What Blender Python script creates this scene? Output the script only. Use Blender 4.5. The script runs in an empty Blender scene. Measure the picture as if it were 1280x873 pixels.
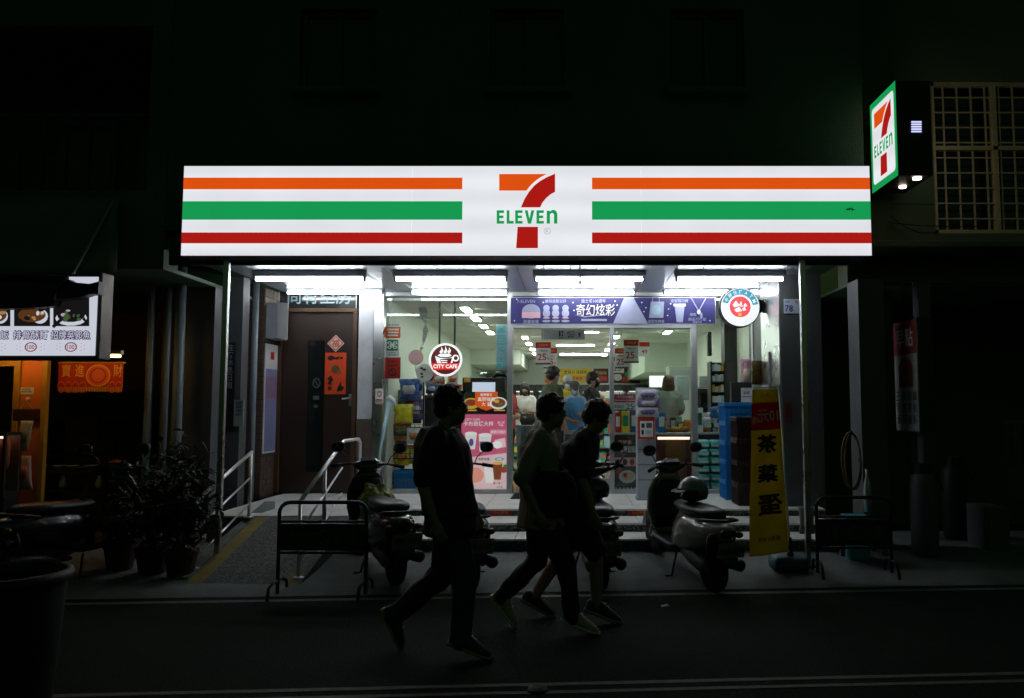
import bpy, bmesh, math, random
from mathutils import Vector, Matrix, noise
from mathutils.geometry import tessellate_polygon
random.seed(7)
SC = bpy.context.scene
COL = SC.collection
R = math.radians
# ---------------------------------------------------------------- camera
F = 995.0; PITCH = math.atan(75.5 / F); EYE = 1.58
cam_d = bpy.data.cameras.new('camera'); cam = bpy.data.objects.new('camera', cam_d); COL.objects.link(cam)
cam.location = (0, 0, EYE); cam.rotation_euler = (math.pi / 2 + PITCH, 0, 0)
cam_d.sensor_width = 36; cam_d.lens = 28.0; cam_d.shift_x = -72 / 1280
cam_d.clip_start = 0.05; cam_d.clip_end = 400
SC.camera = cam
# ---------------------------------------------------------------- night sky
W = bpy.data.worlds.new('World'); SC.world = W; W.use_nodes = True
nt = W.node_tree; nt.nodes.clear()
sky = nt.nodes.new('ShaderNodeTexSky'); sky.sky_type = 'NISHITA'; sky.sun_disc = False
sky.sun_elevation = R(-1.5); sky.sun_rotation = R(160); sky.altitude = 10; sky.air_density = 1.0; sky.dust_density = 4.0; sky.ozone_density = 1.0
tint = nt.nodes.new('ShaderNodeMix'); tint.data_type = 'RGBA'; tint.blend_type = 'MULTIPLY'; tint.inputs['Factor'].default_value = 1
tint.inputs['B'].default_value = (0.46, 1.0, 0.50, 1)
bg = nt.nodes.new('ShaderNodeBackground'); bg.inputs['Strength'].default_value = 0.115
wo = nt.nodes.new('ShaderNodeOutputWorld')
nt.links.new(sky.outputs[0], tint.inputs['A']); nt.links.new(tint.outputs['Result'], bg.inputs[0]); nt.links.new(bg.outputs[0], wo.inputs[0])
# ---------------------------------------------------------------- exposure
SC.view_settings.view_transform = 'Standard'; SC.view_settings.look = 'None'
SC.view_settings.exposure = 0.0; SC.view_settings.gamma = 1.0; SC.view_settings.use_curve_mapping = False
SC.render.engine = 'CYCLES'
SC.cycles.max_bounces = 7; SC.cycles.transparent_max_bounces = 16; SC.cycles.caustics_reflective = False; SC.cycles.caustics_refractive = False
SC.cycles.sample_clamp_indirect = 4.0
SIGN_E = 0.93; TUBE_E = 34.0; INT_E = 40.0; CJK_BOLD = 0.009
# ---------------------------------------------------------------- pixel -> point at a known depth
def P(u, v, Y):
    q = (436.5 - v) / F
    zr = Y * math.tan(math.atan(q) + PITCH)
    d = Y * math.cos(PITCH) + zr * math.sin(PITCH)
    return (u - 712) / F * d, EYE + zr
# ---------------------------------------------------------------- materials
MATS = {}
def mat(name, col=(.5, .5, .5), rough=.6, metal=0., var=.12, scale=9., bump=.0, emit=None, es=0., spec=.5, coat=0., bscale=None, trans=0., rv=None, transl=0.):
    if name in MATS: return MATS[name]
    m = bpy.data.materials.new(name); m.use_nodes = True
    n = m.node_tree; b = n.nodes['Principled BSDF']; L = n.links.new
    tc = n.nodes.new('ShaderNodeTexCoord')
    nz = n.nodes.new('ShaderNodeTexNoise'); nz.inputs['Scale'].default_value = scale; nz.inputs['Detail'].default_value = 5
    L(tc.outputs['Object'], nz.inputs['Vector'])
    mx = n.nodes.new('ShaderNodeMix'); mx.data_type = 'RGBA'
    mx.inputs['A'].default_value = tuple(max(0, c * (1 - var * 1.6)) for c in col) + (1,)
    mx.inputs['B'].default_value = tuple(min(1, c * (1 + var * 1.6)) for c in col) + (1,)
    L(nz.outputs['Fac'], mx.inputs['Factor']); L(mx.outputs['Result'], b.inputs['Base Color'])
    mr = n.nodes.new('ShaderNodeMapRange'); mr.inputs['To Min'].default_value = max(.02, rough - (rv if rv is not None else (.03 if metal > .5 else .12))); mr.inputs['To Max'].default_value = min(1, rough + (rv if rv is not None else (.03 if metal > .5 else .12)))
    L(nz.outputs['Fac'], mr.inputs['Value']); L(mr.outputs['Result'], b.inputs['Roughness'])
    b.inputs['Metallic'].default_value = metal; b.inputs['Specular IOR Level'].default_value = spec
    b.inputs['Coat Weight'].default_value = coat; b.inputs['Coat Roughness'].default_value = .08
    b.inputs['Transmission Weight'].default_value = trans
    if bump:
        n2 = n.nodes.new('ShaderNodeTexNoise'); n2.inputs['Scale'].default_value = bscale or scale * 6; n2.inputs['Detail'].default_value = 6
        L(tc.outputs['Object'], n2.inputs['Vector'])
        bp = n.nodes.new('ShaderNodeBump'); bp.inputs['Strength'].default_value = bump; bp.inputs['Distance'].default_value = .01
        L(n2.outputs['Fac'], bp.inputs['Height']); L(bp.outputs['Normal'], b.inputs['Normal'])
    if emit:
        b.inputs['Emission Color'].default_value = tuple(emit) + (1,)
        mr2 = n.nodes.new('ShaderNodeMapRange'); mr2.inputs['To Min'].default_value = es * .93; mr2.inputs['To Max'].default_value = es * 1.07
        L(nz.outputs['Fac'], mr2.inputs['Value']); L(mr2.outputs['Result'], b.inputs['Emission Strength'])
    if transl:
        tb = n.nodes.new('ShaderNodeBsdfTranslucent'); L(mx.outputs['Result'], tb.inputs['Color']); ms = n.nodes.new('ShaderNodeMixShader'); ms.inputs[0].default_value = transl
        L(b.outputs[0], ms.inputs[1]); L(tb.outputs[0], ms.inputs[2]); L(ms.outputs[0], n.nodes['Material Output'].inputs['Surface'])
    MATS[name] = m
    return m
def srgb(r, g, b):
    f = lambda c: (c / 255) / 12.92 if c / 255 <= .04045 else ((c / 255 + .055) / 1.055) ** 2.4
    return (f(r), f(g), f(b))
def lit(name, rgb, k=1.0):          # backlit sign faces, lamps: they give off light
    c = srgb(*rgb); return mat(name, tuple(x * .6 for x in c), .45, emit=c, es=k, var=.05, scale=2.2)
def pr(name, rgb, rough=.5, **k):    # printed / painted colour from an sRGB triple
    return mat(name, srgb(*rgb), rough, **k)
def glass_mat(name, tintc=(.93, .97, .95), refl=1.0, rough=.0):
    m = bpy.data.materials.new(name); m.use_nodes = True; n = m.node_tree; n.nodes.clear(); L = n.links.new
    o = n.nodes.new('ShaderNodeOutputMaterial'); mx = n.nodes.new('ShaderNodeMixShader'); t = n.nodes.new('ShaderNodeBsdfTransparent'); g = n.nodes.new('ShaderNodeBsdfGlossy')
    fr = n.nodes.new('ShaderNodeFresnel'); fr.inputs['IOR'].default_value = 1.45
    nz = n.nodes.new('ShaderNodeTexNoise'); nz.inputs['Scale'].default_value = 3; mr = n.nodes.new('ShaderNodeMapRange')
    mr.inputs['To Min'].default_value = rough; mr.inputs['To Max'].default_value = rough + .02
    L(nz.outputs['Fac'], mr.inputs['Value']); L(mr.outputs['Result'], g.inputs['Roughness'])
    ml = n.nodes.new('ShaderNodeMath'); ml.operation = 'MULTIPLY'; ml.inputs[1].default_value = refl
    t.inputs['Color'].default_value = tintc + (1,)
    ge = n.nodes.new('ShaderNodeNewGeometry'); cl = n.nodes.new('ShaderNodeMath'); cl.operation = 'MULTIPLY'; inv2 = n.nodes.new('ShaderNodeMath'); inv2.operation = 'SUBTRACT'; inv2.inputs[0].default_value = 1.0; L(ge.outputs['Backfacing'], inv2.inputs[1]); L(inv2.outputs[0], cl.inputs[0]); cl.inputs[1].default_value = refl; L(cl.outputs[0], ml.inputs[1])
    L(fr.outputs[0], ml.inputs[0]); L(ml.outputs[0], mx.inputs[0]); L(t.outputs[0], mx.inputs[1]); L(g.outputs[0], mx.inputs[2]); L(mx.outputs[0], o.inputs[0])
    MATS[name] = m; return m
# speckled stone (pebble-dash risers, ramp)
def speckle_mat(name, c1, c2, scale=90, rough=.8, bump=.4, lo=.42, hi=.6):
    m = bpy.data.materials.new(name); m.use_nodes = True; n = m.node_tree; b = n.nodes['Principled BSDF']; L = n.links.new
    tc = n.nodes.new('ShaderNodeTexCoord'); v = n.nodes.new('ShaderNodeTexVoronoi'); v.inputs['Scale'].default_value = scale
    L(tc.outputs['Object'], v.inputs['Vector']); nz = n.nodes.new('ShaderNodeTexNoise'); nz.inputs['Scale'].default_value = 3; nz.inputs['Detail'].default_value = 6
    L(tc.outputs['Object'], nz.inputs['Vector'])
    cr = n.nodes.new('ShaderNodeValToRGB'); cr.color_ramp.elements[0].position = lo; cr.color_ramp.elements[1].position = hi
    cr.color_ramp.elements[0].color = c1 + (1,); cr.color_ramp.elements[1].color = c2 + (1,)
    sp = n.nodes.new('ShaderNodeSeparateColor'); L(v.outputs['Color'], sp.inputs[0]); 
    L(sp.outputs[0], cr.inputs[0])
    mx = n.nodes.new('ShaderNodeMix'); mx.data_type = 'RGBA'; mx.blend_type = 'MULTIPLY'; mx.inputs['Factor'].default_value = .6
    L(cr.outputs[0], mx.inputs['A']); L(nz.outputs['Fac'], mx.inputs['B']); L(mx.outputs['Result'], b.inputs['Base Color'])
    b.inputs['Roughness'].default_value = rough
    bp = n.nodes.new('ShaderNodeBump'); bp.inputs['Strength'].default_value = bump; bp.inputs['Distance'].default_value = .006
    L(v.outputs['Distance'], bp.inputs['Height']); L(bp.outputs['Normal'], b.inputs['Normal'])
    MATS[name] = m; return m
# ---------------------------------------------------------------- mesh builder
FR = (Vector((1, 0, 0)), Vector((0, 0, 1)))          # facing the street (-Y)
class MB:
    def __init__(s): s.v = []; s.f = []; s.m = []; s.cur = 0; s.slots = []
    def use(s, m):
        if m not in s.slots: s.slots.append(m)
        s.cur = s.slots.index(m); return s
    def add(s, vs, fs):
        o = len(s.v); s.v += [tuple(x) for x in vs]
        for f in fs: s.f.append(tuple(i + o for i in f)); s.m.append(s.cur)
        return s
    def box(s, x0, x1, y0, y1, z0, z1):
        vs = [(x, y, z) for z in (z0, z1) for y in (y0, y1) for x in (x0, x1)]
        return s.add(vs, [(0, 2, 3, 1), (4, 5, 7, 6), (0, 1, 5, 4), (2, 6, 7, 3), (0, 4, 6, 2), (1, 3, 7, 5)])
    def obox(s, c, ax, ay, az):           # oriented box: centre and three half-axis vectors
        c, ax, ay, az = map(Vector, (c, ax, ay, az))
        vs = [c + ax * i + ay * j + az * k for k in (-1, 1) for j in (-1, 1) for i in (-1, 1)]
        return s.add(vs, [(0, 2, 3, 1), (4, 5, 7, 6), (0, 1, 5, 4), (2, 6, 7, 3), (0, 4, 6, 2), (1, 3, 7, 5)])
    def rings(s, rs, cap=True):
        n = len(rs[0]); vs = [p for r in rs for p in r]; fs = []
        for k in range(len(rs) - 1):
            for i in range(n):
                j = (i + 1) % n; fs.append((k * n + i, k * n + j, (k + 1) * n + j, (k + 1) * n + i))
        if cap: fs += [tuple(range(n))[::-1], tuple((len(rs) - 1) * n + i for i in range(n))]
        return s.add(vs, fs)
    def tube(s, pts, r, n=8, cap=True, closed=False):
        pts = [Vector(p) for p in pts]; rr = r if isinstance(r, (list, tuple)) else [r] * len(pts); rs = []
        up = Vector((0, 0, 1)); N = len(pts); prev = None
        for i, p in enumerate(pts):
            if closed: t = pts[(i + 1) % N] - pts[i - 1]
            else: t = pts[min(i + 1, N - 1)] - pts[max(i - 1, 0)]
            t.normalize()
            if prev is None:
                a = t.cross(up); 
                if a.length < 1e-3: a = t.cross(Vector((0, 1, 0)))
            else: a = prev - t * prev.dot(t)
            if a.length < 1e-4: a = t.orthogonal()
            a.normalize(); prev = a; b = t.cross(a)
            rs.append([p + (a * math.cos(2 * math.pi * k / n) + b * math.sin(2 * math.pi * k / n)) * rr[i] for k in range(n)])
        if closed: rs.append(rs[0]); cap = False
        return s.rings(rs, cap)
    def lathe(s, c, prof, n=20, axis=(0, 0, 1)):       # prof: (radius, height along axis)
        c = Vector(c); ax = Vector(axis).normalized(); a = ax.orthogonal().normalized(); b = ax.cross(a)
        return s.rings([[c + ax * h + (a * math.cos(2 * math.pi * k / n) + b * math.sin(2 * math.pi * k / n)) * max(r, 1e-4) for k in range(n)] for r, h in prof])
    def ell(s, c, rx, ry, rz, n=12, m=8, rot=None):
        c = Vector(c); rs = []
        for i in range(m + 1):
            th = math.pi * i / m; ring = []
            for k in range(n):
                ph = 2 * math.pi * k / n
                p = Vector((rx * max(math.sin(th), .02) * math.cos(ph), ry * max(math.sin(th), .02) * math.sin(ph), -rz * math.cos(th)))
                ring.append(c + (rot @ p if rot else p))
            rs.append(ring)
        return s.rings(rs)
    def sect(s, secs, n=16, e=2.0):     # superellipse sections: (centre, side vec, up vec)  -> loft
        rs = []
        for c, a, b in secs:
            c, a, b = Vector(c), Vector(a), Vector(b); ring = []
            for k in range(n):
                t = 2 * math.pi * k / n; ct, st = math.cos(t), math.sin(t)
                ring.append(c + a * math.copysign(abs(ct) ** (2 / e), ct) + b * math.copysign(abs(st) ** (2 / e), st))
            rs.append(ring)
        return s.rings(rs)
    def poly(s, pts, o, fr=FR, off=0.):   # flat filled polygon, 2-D points in frame fr at o
        o = Vector(o); r, u = fr; nn = r.cross(u); o = o + nn * off
        p3 = [o + r * x + u * y for x, y in pts]
        tr = tessellate_polygon([[Vector((x, y, 0)) for x, y in pts]])
        ar = sum(pts[i][0] * pts[(i + 1) % len(pts)][1] - pts[(i + 1) % len(pts)][0] * pts[i][1] for i in range(len(pts)))
        fs = []
        for t in tr:
            a, b, c = (Vector(pts[i]) for i in t)
            cr = (b - a).x * (c - a).y - (b - a).y * (c - a).x
            fs.append(tuple(t) if cr > 0 else tuple(t)[::-1])
        return s.add(p3, fs)
    def disc(s, cx, cy, rx, ry, o, fr=FR, off=0., n=28, a0=0, a1=2 * math.pi, ri=0.):
        if ri:
            A = [a0 + (a1 - a0) * i / n for i in range(n + 1)]
            r, u = fr; nn = r.cross(u); o = Vector(o) + nn * off
            vs = [o + r * (cx + math.cos(t) * rx * k) + u * (cy + math.sin(t) * ry * k) for k in (1, ri) for t in A]
            return s.add(vs, [(i, i + 1, n + 2 + i, n + 1 + i) for i in range(n)])
        return s.poly([(cx + rx * math.cos(2 * math.pi * i / n), cy + ry * math.sin(2 * math.pi * i / n)) for i in range(n)], o, fr, off)
    def text(s, t, cx, cy, h, o, fr=FR, off=0., w=None, bold=CJK_BOLD, sx=1.):
        vs, fs, tw, th = text_geo(t, bold)
        k = h; kx = k * sx
        if w and tw * kx > w: kx = w / tw
        o = Vector(o); r, u = fr; nn = r.cross(u)
        return s.add([o + nn * off + r * (cx + x * kx) + u * (cy + y * k) for x, y in vs], fs)
    def build(s, name, m=None, parent=None, smooth=False, bev=0., local=False, auto=None):
        me = bpy.data.meshes.new(name)
        vs = s.v
        if parent is not None and not local:
            o = wloc(parent); vs = [(x - o.x, y - o.y, z - o.z) for x, y, z in vs]
        me.from_pydata(vs, [], s.f)
        ms = s.slots if s.slots else [m]
        for q in ms: me.materials.append(q)
        if len(ms) > 1: me.polygons.foreach_set('material_index', s.m)
        if smooth: me.polygons.foreach_set('use_smooth', [True] * len(me.polygons))
        me.update()
        ob = bpy.data.objects.new(name, me); COL.objects.link(ob)
        if parent is not None: ob.parent = parent
        if bev:
            b = ob.modifiers.new('bevel', 'BEVEL'); b.width = bev; b.segments = 2; b.limit_method = 'ANGLE'
        if smooth and auto:
            try: me.set_sharp_from_angle(angle=R(auto))
            except Exception: pass
        return ob
def wloc(o):
    l = Vector(o.location)
    while o.parent: o = o.parent; l += o.location
    return l
TXT = {}
def text_geo(t, bold):
    k = (t, bold)
    if k in TXT: return TXT[k]
    c = bpy.data.curves.new('lettering', 'FONT'); c.body = t; c.size = 1; c.align_x = 'CENTER'; c.align_y = 'CENTER'; c.resolution_u = 2; c.offset = bold; c.fill_mode = 'FRONT'
    ob = bpy.data.objects.new('lettering', c); COL.objects.link(ob)
    me = bpy.data.meshes.new_from_object(ob.evaluated_get(bpy.context.evaluated_depsgraph_get()))
    vs = [(v.co.x, v.co.y) for v in me.vertices]; fs = [tuple(p.vertices) for p in me.polygons]
    bpy.data.objects.remove(ob); bpy.data.curves.remove(c); bpy.data.meshes.remove(me)
    if vs:
        x0, x1 = min(v[0] for v in vs), max(v[0] for v in vs); y0, y1 = min(v[1] for v in vs), max(v[1] for v in vs)
        hh = y1 - y0 or 1
        vs = [((x - (x0 + x1) / 2) / hh, (y - (y0 + y1) / 2) / hh) for x, y in vs]; tw = (x1 - x0) / hh
        # make the faces look along +normal
        f2 = []
        for f in fs:
            a, b, d = (Vector(vs[i]) for i in f[:3])
            f2.append(f if (b - a).x * (d - a).y - (b - a).y * (d - a).x > 0 else f[::-1])
        fs = f2
    else: tw = 0
    TXT[k] = (vs, fs, tw, 1); return TXT[k]
# ---------------------------------------------------------------- things and tags
def tag(o, label=None, cat=None, group=None, kind=None):
    if label: o['label'] = label
    if cat: o['category'] = cat
    if group: o['group'] = group
    if kind: o['kind'] = kind
    return o
def thing(name, label, cat, loc=(0, 0, 0), rz=0., group=None):
    o = bpy.data.objects.new(name, None); COL.objects.link(o); o.location = loc; o.rotation_euler = (0, 0, rz)
    o.empty_display_size = .1
    return tag(o, label, cat, group)
def struct(ob): ob['kind'] = 'structure'; return ob
def copy_tree(o, parent=None):
    c = o.copy(); COL.objects.link(c); c.parent = parent
    for ch in list(o.children): copy_tree(ch, c)
    return c
# a flat printed sheet at its own depth: elements in 0..1 sheet coordinates, y down
def sheet(name, label, cat, px, Y, base, els=(), group=None, thick=.004, lab=None, parent=None, border=None, tilt=None):
    u0, v0, u1, v1 = px
    x0, z1 = P(u0, v0, Y); x1, z0 = P(u1, v1, Y)
    w, h = x1 - x0, z1 - z0
    if parent is None: t = thing(name, label, cat, ((x0 + x1) / 2, Y, z0), 0, group)
    else: t = parent
    b = MB().box(x0, x1, Y, Y + thick, z0, z1).build('panel' if parent is None else name, base, t)
    art = MB(); let = MB(); k = 0
    for e in els:
        k += 1; off = .0012 * k
        o = Vector((x0, Y, z1))
        if e[0] == 'r':
            _, a, bb, c, d, m = e; art.use(m).poly([(a * w, -d * h), (c * w, -d * h), (c * w, -bb * h), (a * w, -bb * h)], o, off=off)
        elif e[0] == 'e':
            _, cx, cy, rx, ry, m = e; art.use(m).disc(cx * w, -cy * h, rx * w, ry * h, o, off=off, n=20)
        elif e[0] == 'o':
            _, cx, cy, rx, ry, ri, m = e; art.use(m).disc(cx * w, -cy * h, rx * w, ry * h, o, off=off, n=24, ri=ri)
        elif e[0] == 'p':
            _, pts, m = e; art.use(m).poly([(a * w, -d * h) for a, d in pts], o, off=off)
        elif e[0] == 't':
            _, cx, cy, hh, s, m = e[:6]; let.use(m).text(s, cx * w, -cy * h, hh * h, o, off=off, w=(e[6] if len(e) > 6 else .95) * w)
        elif e[0] == 'v':      # vertical writing
            _, cx, cy0, hh, s, m = e[:6]
            for i, ch in enumerate(s): let.use(m).text(ch, cx * w, -(cy0 + hh * 1.12 * i) * h, hh * h, o, off=off, w=(e[6] if len(e) > 6 else .9) * w)
    if art.v: art.build('printed_artwork', None, t)
    if let.v: let.build('lettering', None, t)
    if border:
        q = .006; MB().box(x0 - q, x1 + q, Y - .004, Y + .01, z1, z1 + q * 1.5).box(x0 - q, x1 + q, Y - .004, Y + .01, z0 - q * 1.5, z0).box(x0 - q * 1.5, x0, Y - .004, Y + .01, z0, z1).box(x1, x1 + q * 1.5, Y - .004, Y + .01, z0, z1).build('frame', border, t)
    return t
def wall_holes(mb, x0, x1, z0, z1, y0, y1, holes):
    xs = sorted({x0, x1, *[h[0] for h in holes], *[h[1] for h in holes]}); zs = sorted({z0, z1, *[h[2] for h in holes], *[h[3] for h in holes]})
    for i in range(len(xs) - 1):
        for j in range(len(zs) - 1):
            cx, cz = (xs[i] + xs[i + 1]) / 2, (zs[j] + zs[j + 1]) / 2
            if not any(h[0] < cx < h[1] and h[2] < cz < h[3] for h in holes): mb.box(xs[i], xs[i + 1], y0, y1, zs[j], zs[j + 1])
    return mb
# ================================================================ MATERIALS
M = {}
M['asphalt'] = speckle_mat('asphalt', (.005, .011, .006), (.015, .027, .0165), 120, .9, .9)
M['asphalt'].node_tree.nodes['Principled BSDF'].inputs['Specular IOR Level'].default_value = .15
M['concrete'] = mat('concrete', (.15, .165, .16), .8, var=.42, scale=3.2, bump=.7, bscale=45)
M['pebble'] = speckle_mat('pebble_dash', (.05, .055, .052), (.26, .27, .255), 75, .85, .6)
M['ramp'] = speckle_mat('ramp_washed_stone', (.07, .075, .07), (.2, .21, .2), 85, .85, .5)
M['tile'] = mat('landing_tile', (.78, .79, .78), .4, var=.14, scale=3, bump=.1)
M['grout'] = mat('grout', (.13, .13, .12), .9, var=.2)
M['yellow'] = mat('yellow_paint', (.20, .15, .025), .75, var=.45, scale=7, bump=.3)
M['white_line'] = mat('worn_white_paint', (.10, .105, .085), .75, var=.55, scale=14, bump=.3)
M['steel'] = mat('stainless_steel', (.62, .64, .66), .28, 1., var=.08, scale=5)
M['alu'] = mat('aluminium_frame', (.50, .52, .54), .38, .85, var=.06, scale=8)
M['ceil'] = mat('canopy_panel', (.60, .64, .67), .30, .6, var=.05, scale=3)
M['black'] = mat('black_paint', (.012, .013, .013), .5, var=.2)
M['dark'] = mat('dark_metal', (.03, .033, .033), .45, .4, var=.2)
M['rubber'] = mat('rubber', (.014, .014, .014), .75, var=.2, bump=.2)
M['wall_d'] = mat('grey_green_wall_tiles', (.042, .112, .052), .6, var=.3, scale=1.2, bump=.3, bscale=40)
M['wall_l'] = mat('weathered_render', (.085, .13, .085), .8, var=.3, scale=1.5, bump=.4, bscale=30)
M['wall_r'] = mat('stained_render', (.13, .16, .095), .8, var=.3, scale=1.3, bump=.4, bscale=30)
M['tan'] = mat('tan_bar_paint', (.74, .56, .32), .5, var=.2)
M['winglass'] = mat('dark_window_glass', (.010, .014, .013), .08, var=.1)
M['marble'] = mat('white_marble', (.66, .69, .72), .3, var=.14, scale=4, bump=.05)
M['brick'] = mat('brown_brick_tile', (.10, .068, .05), .6, var=.4, scale=12, bump=.3)
M['brick2'] = mat('beige_glazed_tile', (.34, .28, .23), .25, var=.2, scale=9, bump=.05)
M['mortar'] = mat('mortar', (.05, .048, .042), .9)
M['wood'] = mat('brown_door_veneer', (.026, .013, .008), .42, var=.3, scale=3, bump=.1)
M['wood2'] = mat('brown_door_frame', (.075, .036, .016), .4, var=.3, scale=4)
M['cream'] = mat('cream_wall', (.70, .76, .67), .7, var=.04, scale=2)
M['iceil'] = mat('shop_ceiling', (.78, .80, .74), .7, var=.04, scale=2)
M['ifloor'] = mat('polished_shop_floor', (.46, .44, .38), .14, var=.1, scale=4, coat=.4)
M['glass'] = glass_mat('shop_glass', (.95, .98, .96), 1.9)
M['pane'] = glass_mat('clear_pane', (.9, .94, .92), 1.0)
M['white'] = mat('white_plastic', (.78, .79, .79), .4, var=.05)
M['grey'] = mat('grey_paint', (.36, .40, .44), .45, var=.1)
M['dgrey'] = mat('dark_grey_paint', (.09, .10, .105), .5, var=.15)
M['pipe'] = mat('grey_pvc_pipe', (.22, .28, .31), .4, var=.15)
M['paper'] = mat('paper', (.75, .76, .75), .7, var=.05)
M['ink'] = mat('black_ink', (.015, .015, .018), .6)
M['redp'] = pr('red_print', (190, 30, 28)); M['orangep'] = pr('orange_print', (236, 96, 24)); M['greenp'] = pr('green_print', (20, 130, 92))
M['pinkp'] = pr('pink_print', (214, 92, 128)); M['bluep'] = pr('blue_print', (40, 44, 128)); M['whitep'] = pr('white_print', (238, 238, 238)); M['yellowp'] = pr('yellow_print', (236, 205, 40))
M['lblue'] = pr('pale_blue_print', (168, 206, 220)); M['brownp'] = pr('brown_print', (70, 26, 20)); M['goldp'] = pr('gold_print', (226, 170, 60)); M['purplep'] = pr('purple_print', (96, 72, 150))
M['teal'] = pr('teal_print', (60, 178, 170)); M['blackp'] = pr('black_print', (18, 16, 16)); M['skyp'] = pr('sky_blue_plastic', (22, 120, 190)); M['palep'] = pr('pale_pink_print', (240, 190, 200))
M['tube'] = lit('fluorescent_tube', (246, 250, 255), TUBE_E)
M['itube'] = lit('shop_tube', (242, 252, 240), INT_E)
Y1, Z0, Z1, Y2, Z2, Y3, LZ, FAC = 8.2, .152, .269, 8.70, .359, 9.28, .441, 10.95
CEIL = 3.20
# ================================================================ GROUND
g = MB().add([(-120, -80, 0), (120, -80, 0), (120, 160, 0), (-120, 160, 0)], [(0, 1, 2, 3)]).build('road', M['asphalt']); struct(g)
def ya(x): return 7.05 + .07 * x
xs = [-16 + i * .5 for i in range(65)]
ap = MB(); vs = []
for x in xs:
    y = ya(x); vs += [(x, y, .004), (x, y + .12, .045 + .006 * noise.noise((x * 2, 0, 0))), (x, (y + Y1) / 2 + .05, .085 + .012 * noise.noise((x, 3, 0))), (x, Y1, Z0), (x, 9.4, Z0 + .02)]
n5 = 5
ap.add(vs, [(i * n5 + j, (i + 1) * n5 + j, (i + 1) * n5 + j + 1, i * n5 + j + 1) for i in range(len(xs) - 1) for j in range(4)])
ap = ap.build('pavement_apron', M['concrete'], smooth=True); struct(ap)
def zap(x, y):
    a = ya(x)
    pts = [(a, .004), (a + .12, .045), ((a + Y1) / 2 + .05, .085), (Y1, Z0), (9.4, Z0 + .02)]
    for (y0, z0), (y1, z1) in zip(pts, pts[1:]):
        if y0 <= y <= y1: return z0 + (z1 - z0) * (y - y0) / (y1 - y0)
    return 0 if y < a else Z0
def ground_line(name, y0, slope, w, x0, x1, m, z=.004):
    mb = MB(); k = int((x1 - x0) / .4); vs = []
    for i in range(k + 1):
        x = x0 + (x1 - x0) * i / k; e = .006 * noise.noise((x * 5, y0, 0)); vs += [(x, y0 + slope * x + e, z), (x, y0 + slope * x + w + e * .5, z)]
    mb.add(vs, [(2 * i, 2 * i + 2, 2 * i + 3, 2 * i + 1) for i in range(k)])
    return struct(mb.build(name, m))
ground_line('road_edge_line', 6.86, .07, .075, -16, 16, M['white_line'])
ground_line('road_centre_line', 4.70, .068, .05, -16, 16, M['white_line'])
ground_line('road_centre_line', 4.575, .068, .045, -16, 16, M['white_line'])
# litter on the road
for (u, v, a) in ((745, 762, .3), (833, 765, 1.2), (904, 731, .5)):
    yy = 6.5 if v > 740 else 7.25; x, z = P(u, v, yy)
    mb = MB(); zz = zap(x, yy) + .004; mb.add([(x + random.uniform(-.05, .05), yy + random.uniform(-.03, .03), zz + random.uniform(0, .03)) for _ in range(6)], [(0, 1, 2), (2, 3, 4), (4, 5, 0), (0, 2, 4)])
    tag(mb.build('litter', M['paper']), 'scrap of white paper litter lying on the %s' % ('asphalt behind the three walkers' if u == 745 else 'asphalt in front of the cream scooter' if u == 833 else 'apron beside the cream scooter rear wheel'), 'litter')
# ================================================================ STEPS, LANDING, RAMP
XS0, XS1 = -2.30, 2.95
st = MB(); st.use(M['pebble'])
st.box(XS0, XS1, Y1 + .02, Y2 + .02, .05, Z1 - .022).box(XS0, XS1, Y2 + .02, Y3 + .02, .05, Z2 - .022).box(-3.9, XS1, Y3 + .02, FAC + .3, .05, LZ - .022)
steps = struct(st.build('entrance_steps'))
def tiles(parent, x0, x1, y0, y1, z, w, d, th=.022, jit=.0015, gap=.006):
    x = x0
    nx = max(1, round((x1 - x0) / w)); ny = max(1, round((y1 - y0) / d)); w = (x1 - x0) / nx; d = (y1 - y0) / ny
    me = None
    for i in range(nx):
        for j in range(ny):
            if me is None:
                o = MB().box(0, w - gap, 0, d - gap, -th, 0).build('tile', M['tile'], parent, bev=.003, local=True); me = o.data
            else:
                o = bpy.data.objects.new('tile', me); COL.objects.link(o); o.parent = parent; b = o.modifiers.new('bevel', 'BEVEL'); b.width = .003; b.segments = 1
            o.location = (x0 + i * w, y0 + j * d, z + random.uniform(-jit, jit))
tiles(steps, XS0, XS1, Y1, Y2, Z1, .45, .5); tiles(steps, XS0, XS1, Y2, Y3, Z2, .45, .58); tiles(steps, XS0, XS1, Y3, FAC - .02, LZ, .45, .42)
tiles(steps, -3.9, XS0, Y3 - .6, FAC - .02, LZ, .4, .45)
struct(MB().box(-3.9, XS0, Y3 - .6, Y3 + .02, .05, LZ - .022).build('ramp_landing', M['pebble']))
# red caution strips on the top riser
for (u0, u1) in ((612, 640), (786, 812)):
    sheet('caution_sticker', 'small red caution sticker on the top stair riser by the %s' % ('pink drinks poster' if u0 < 700 else 'magazine rack'), 'sticker', (u0, 637.5, u1, 644.5), Y3 + .012, M['redp'], [('t', .5, .5, .62, '小心階梯', M['goldp'])], thick=.006)
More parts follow.
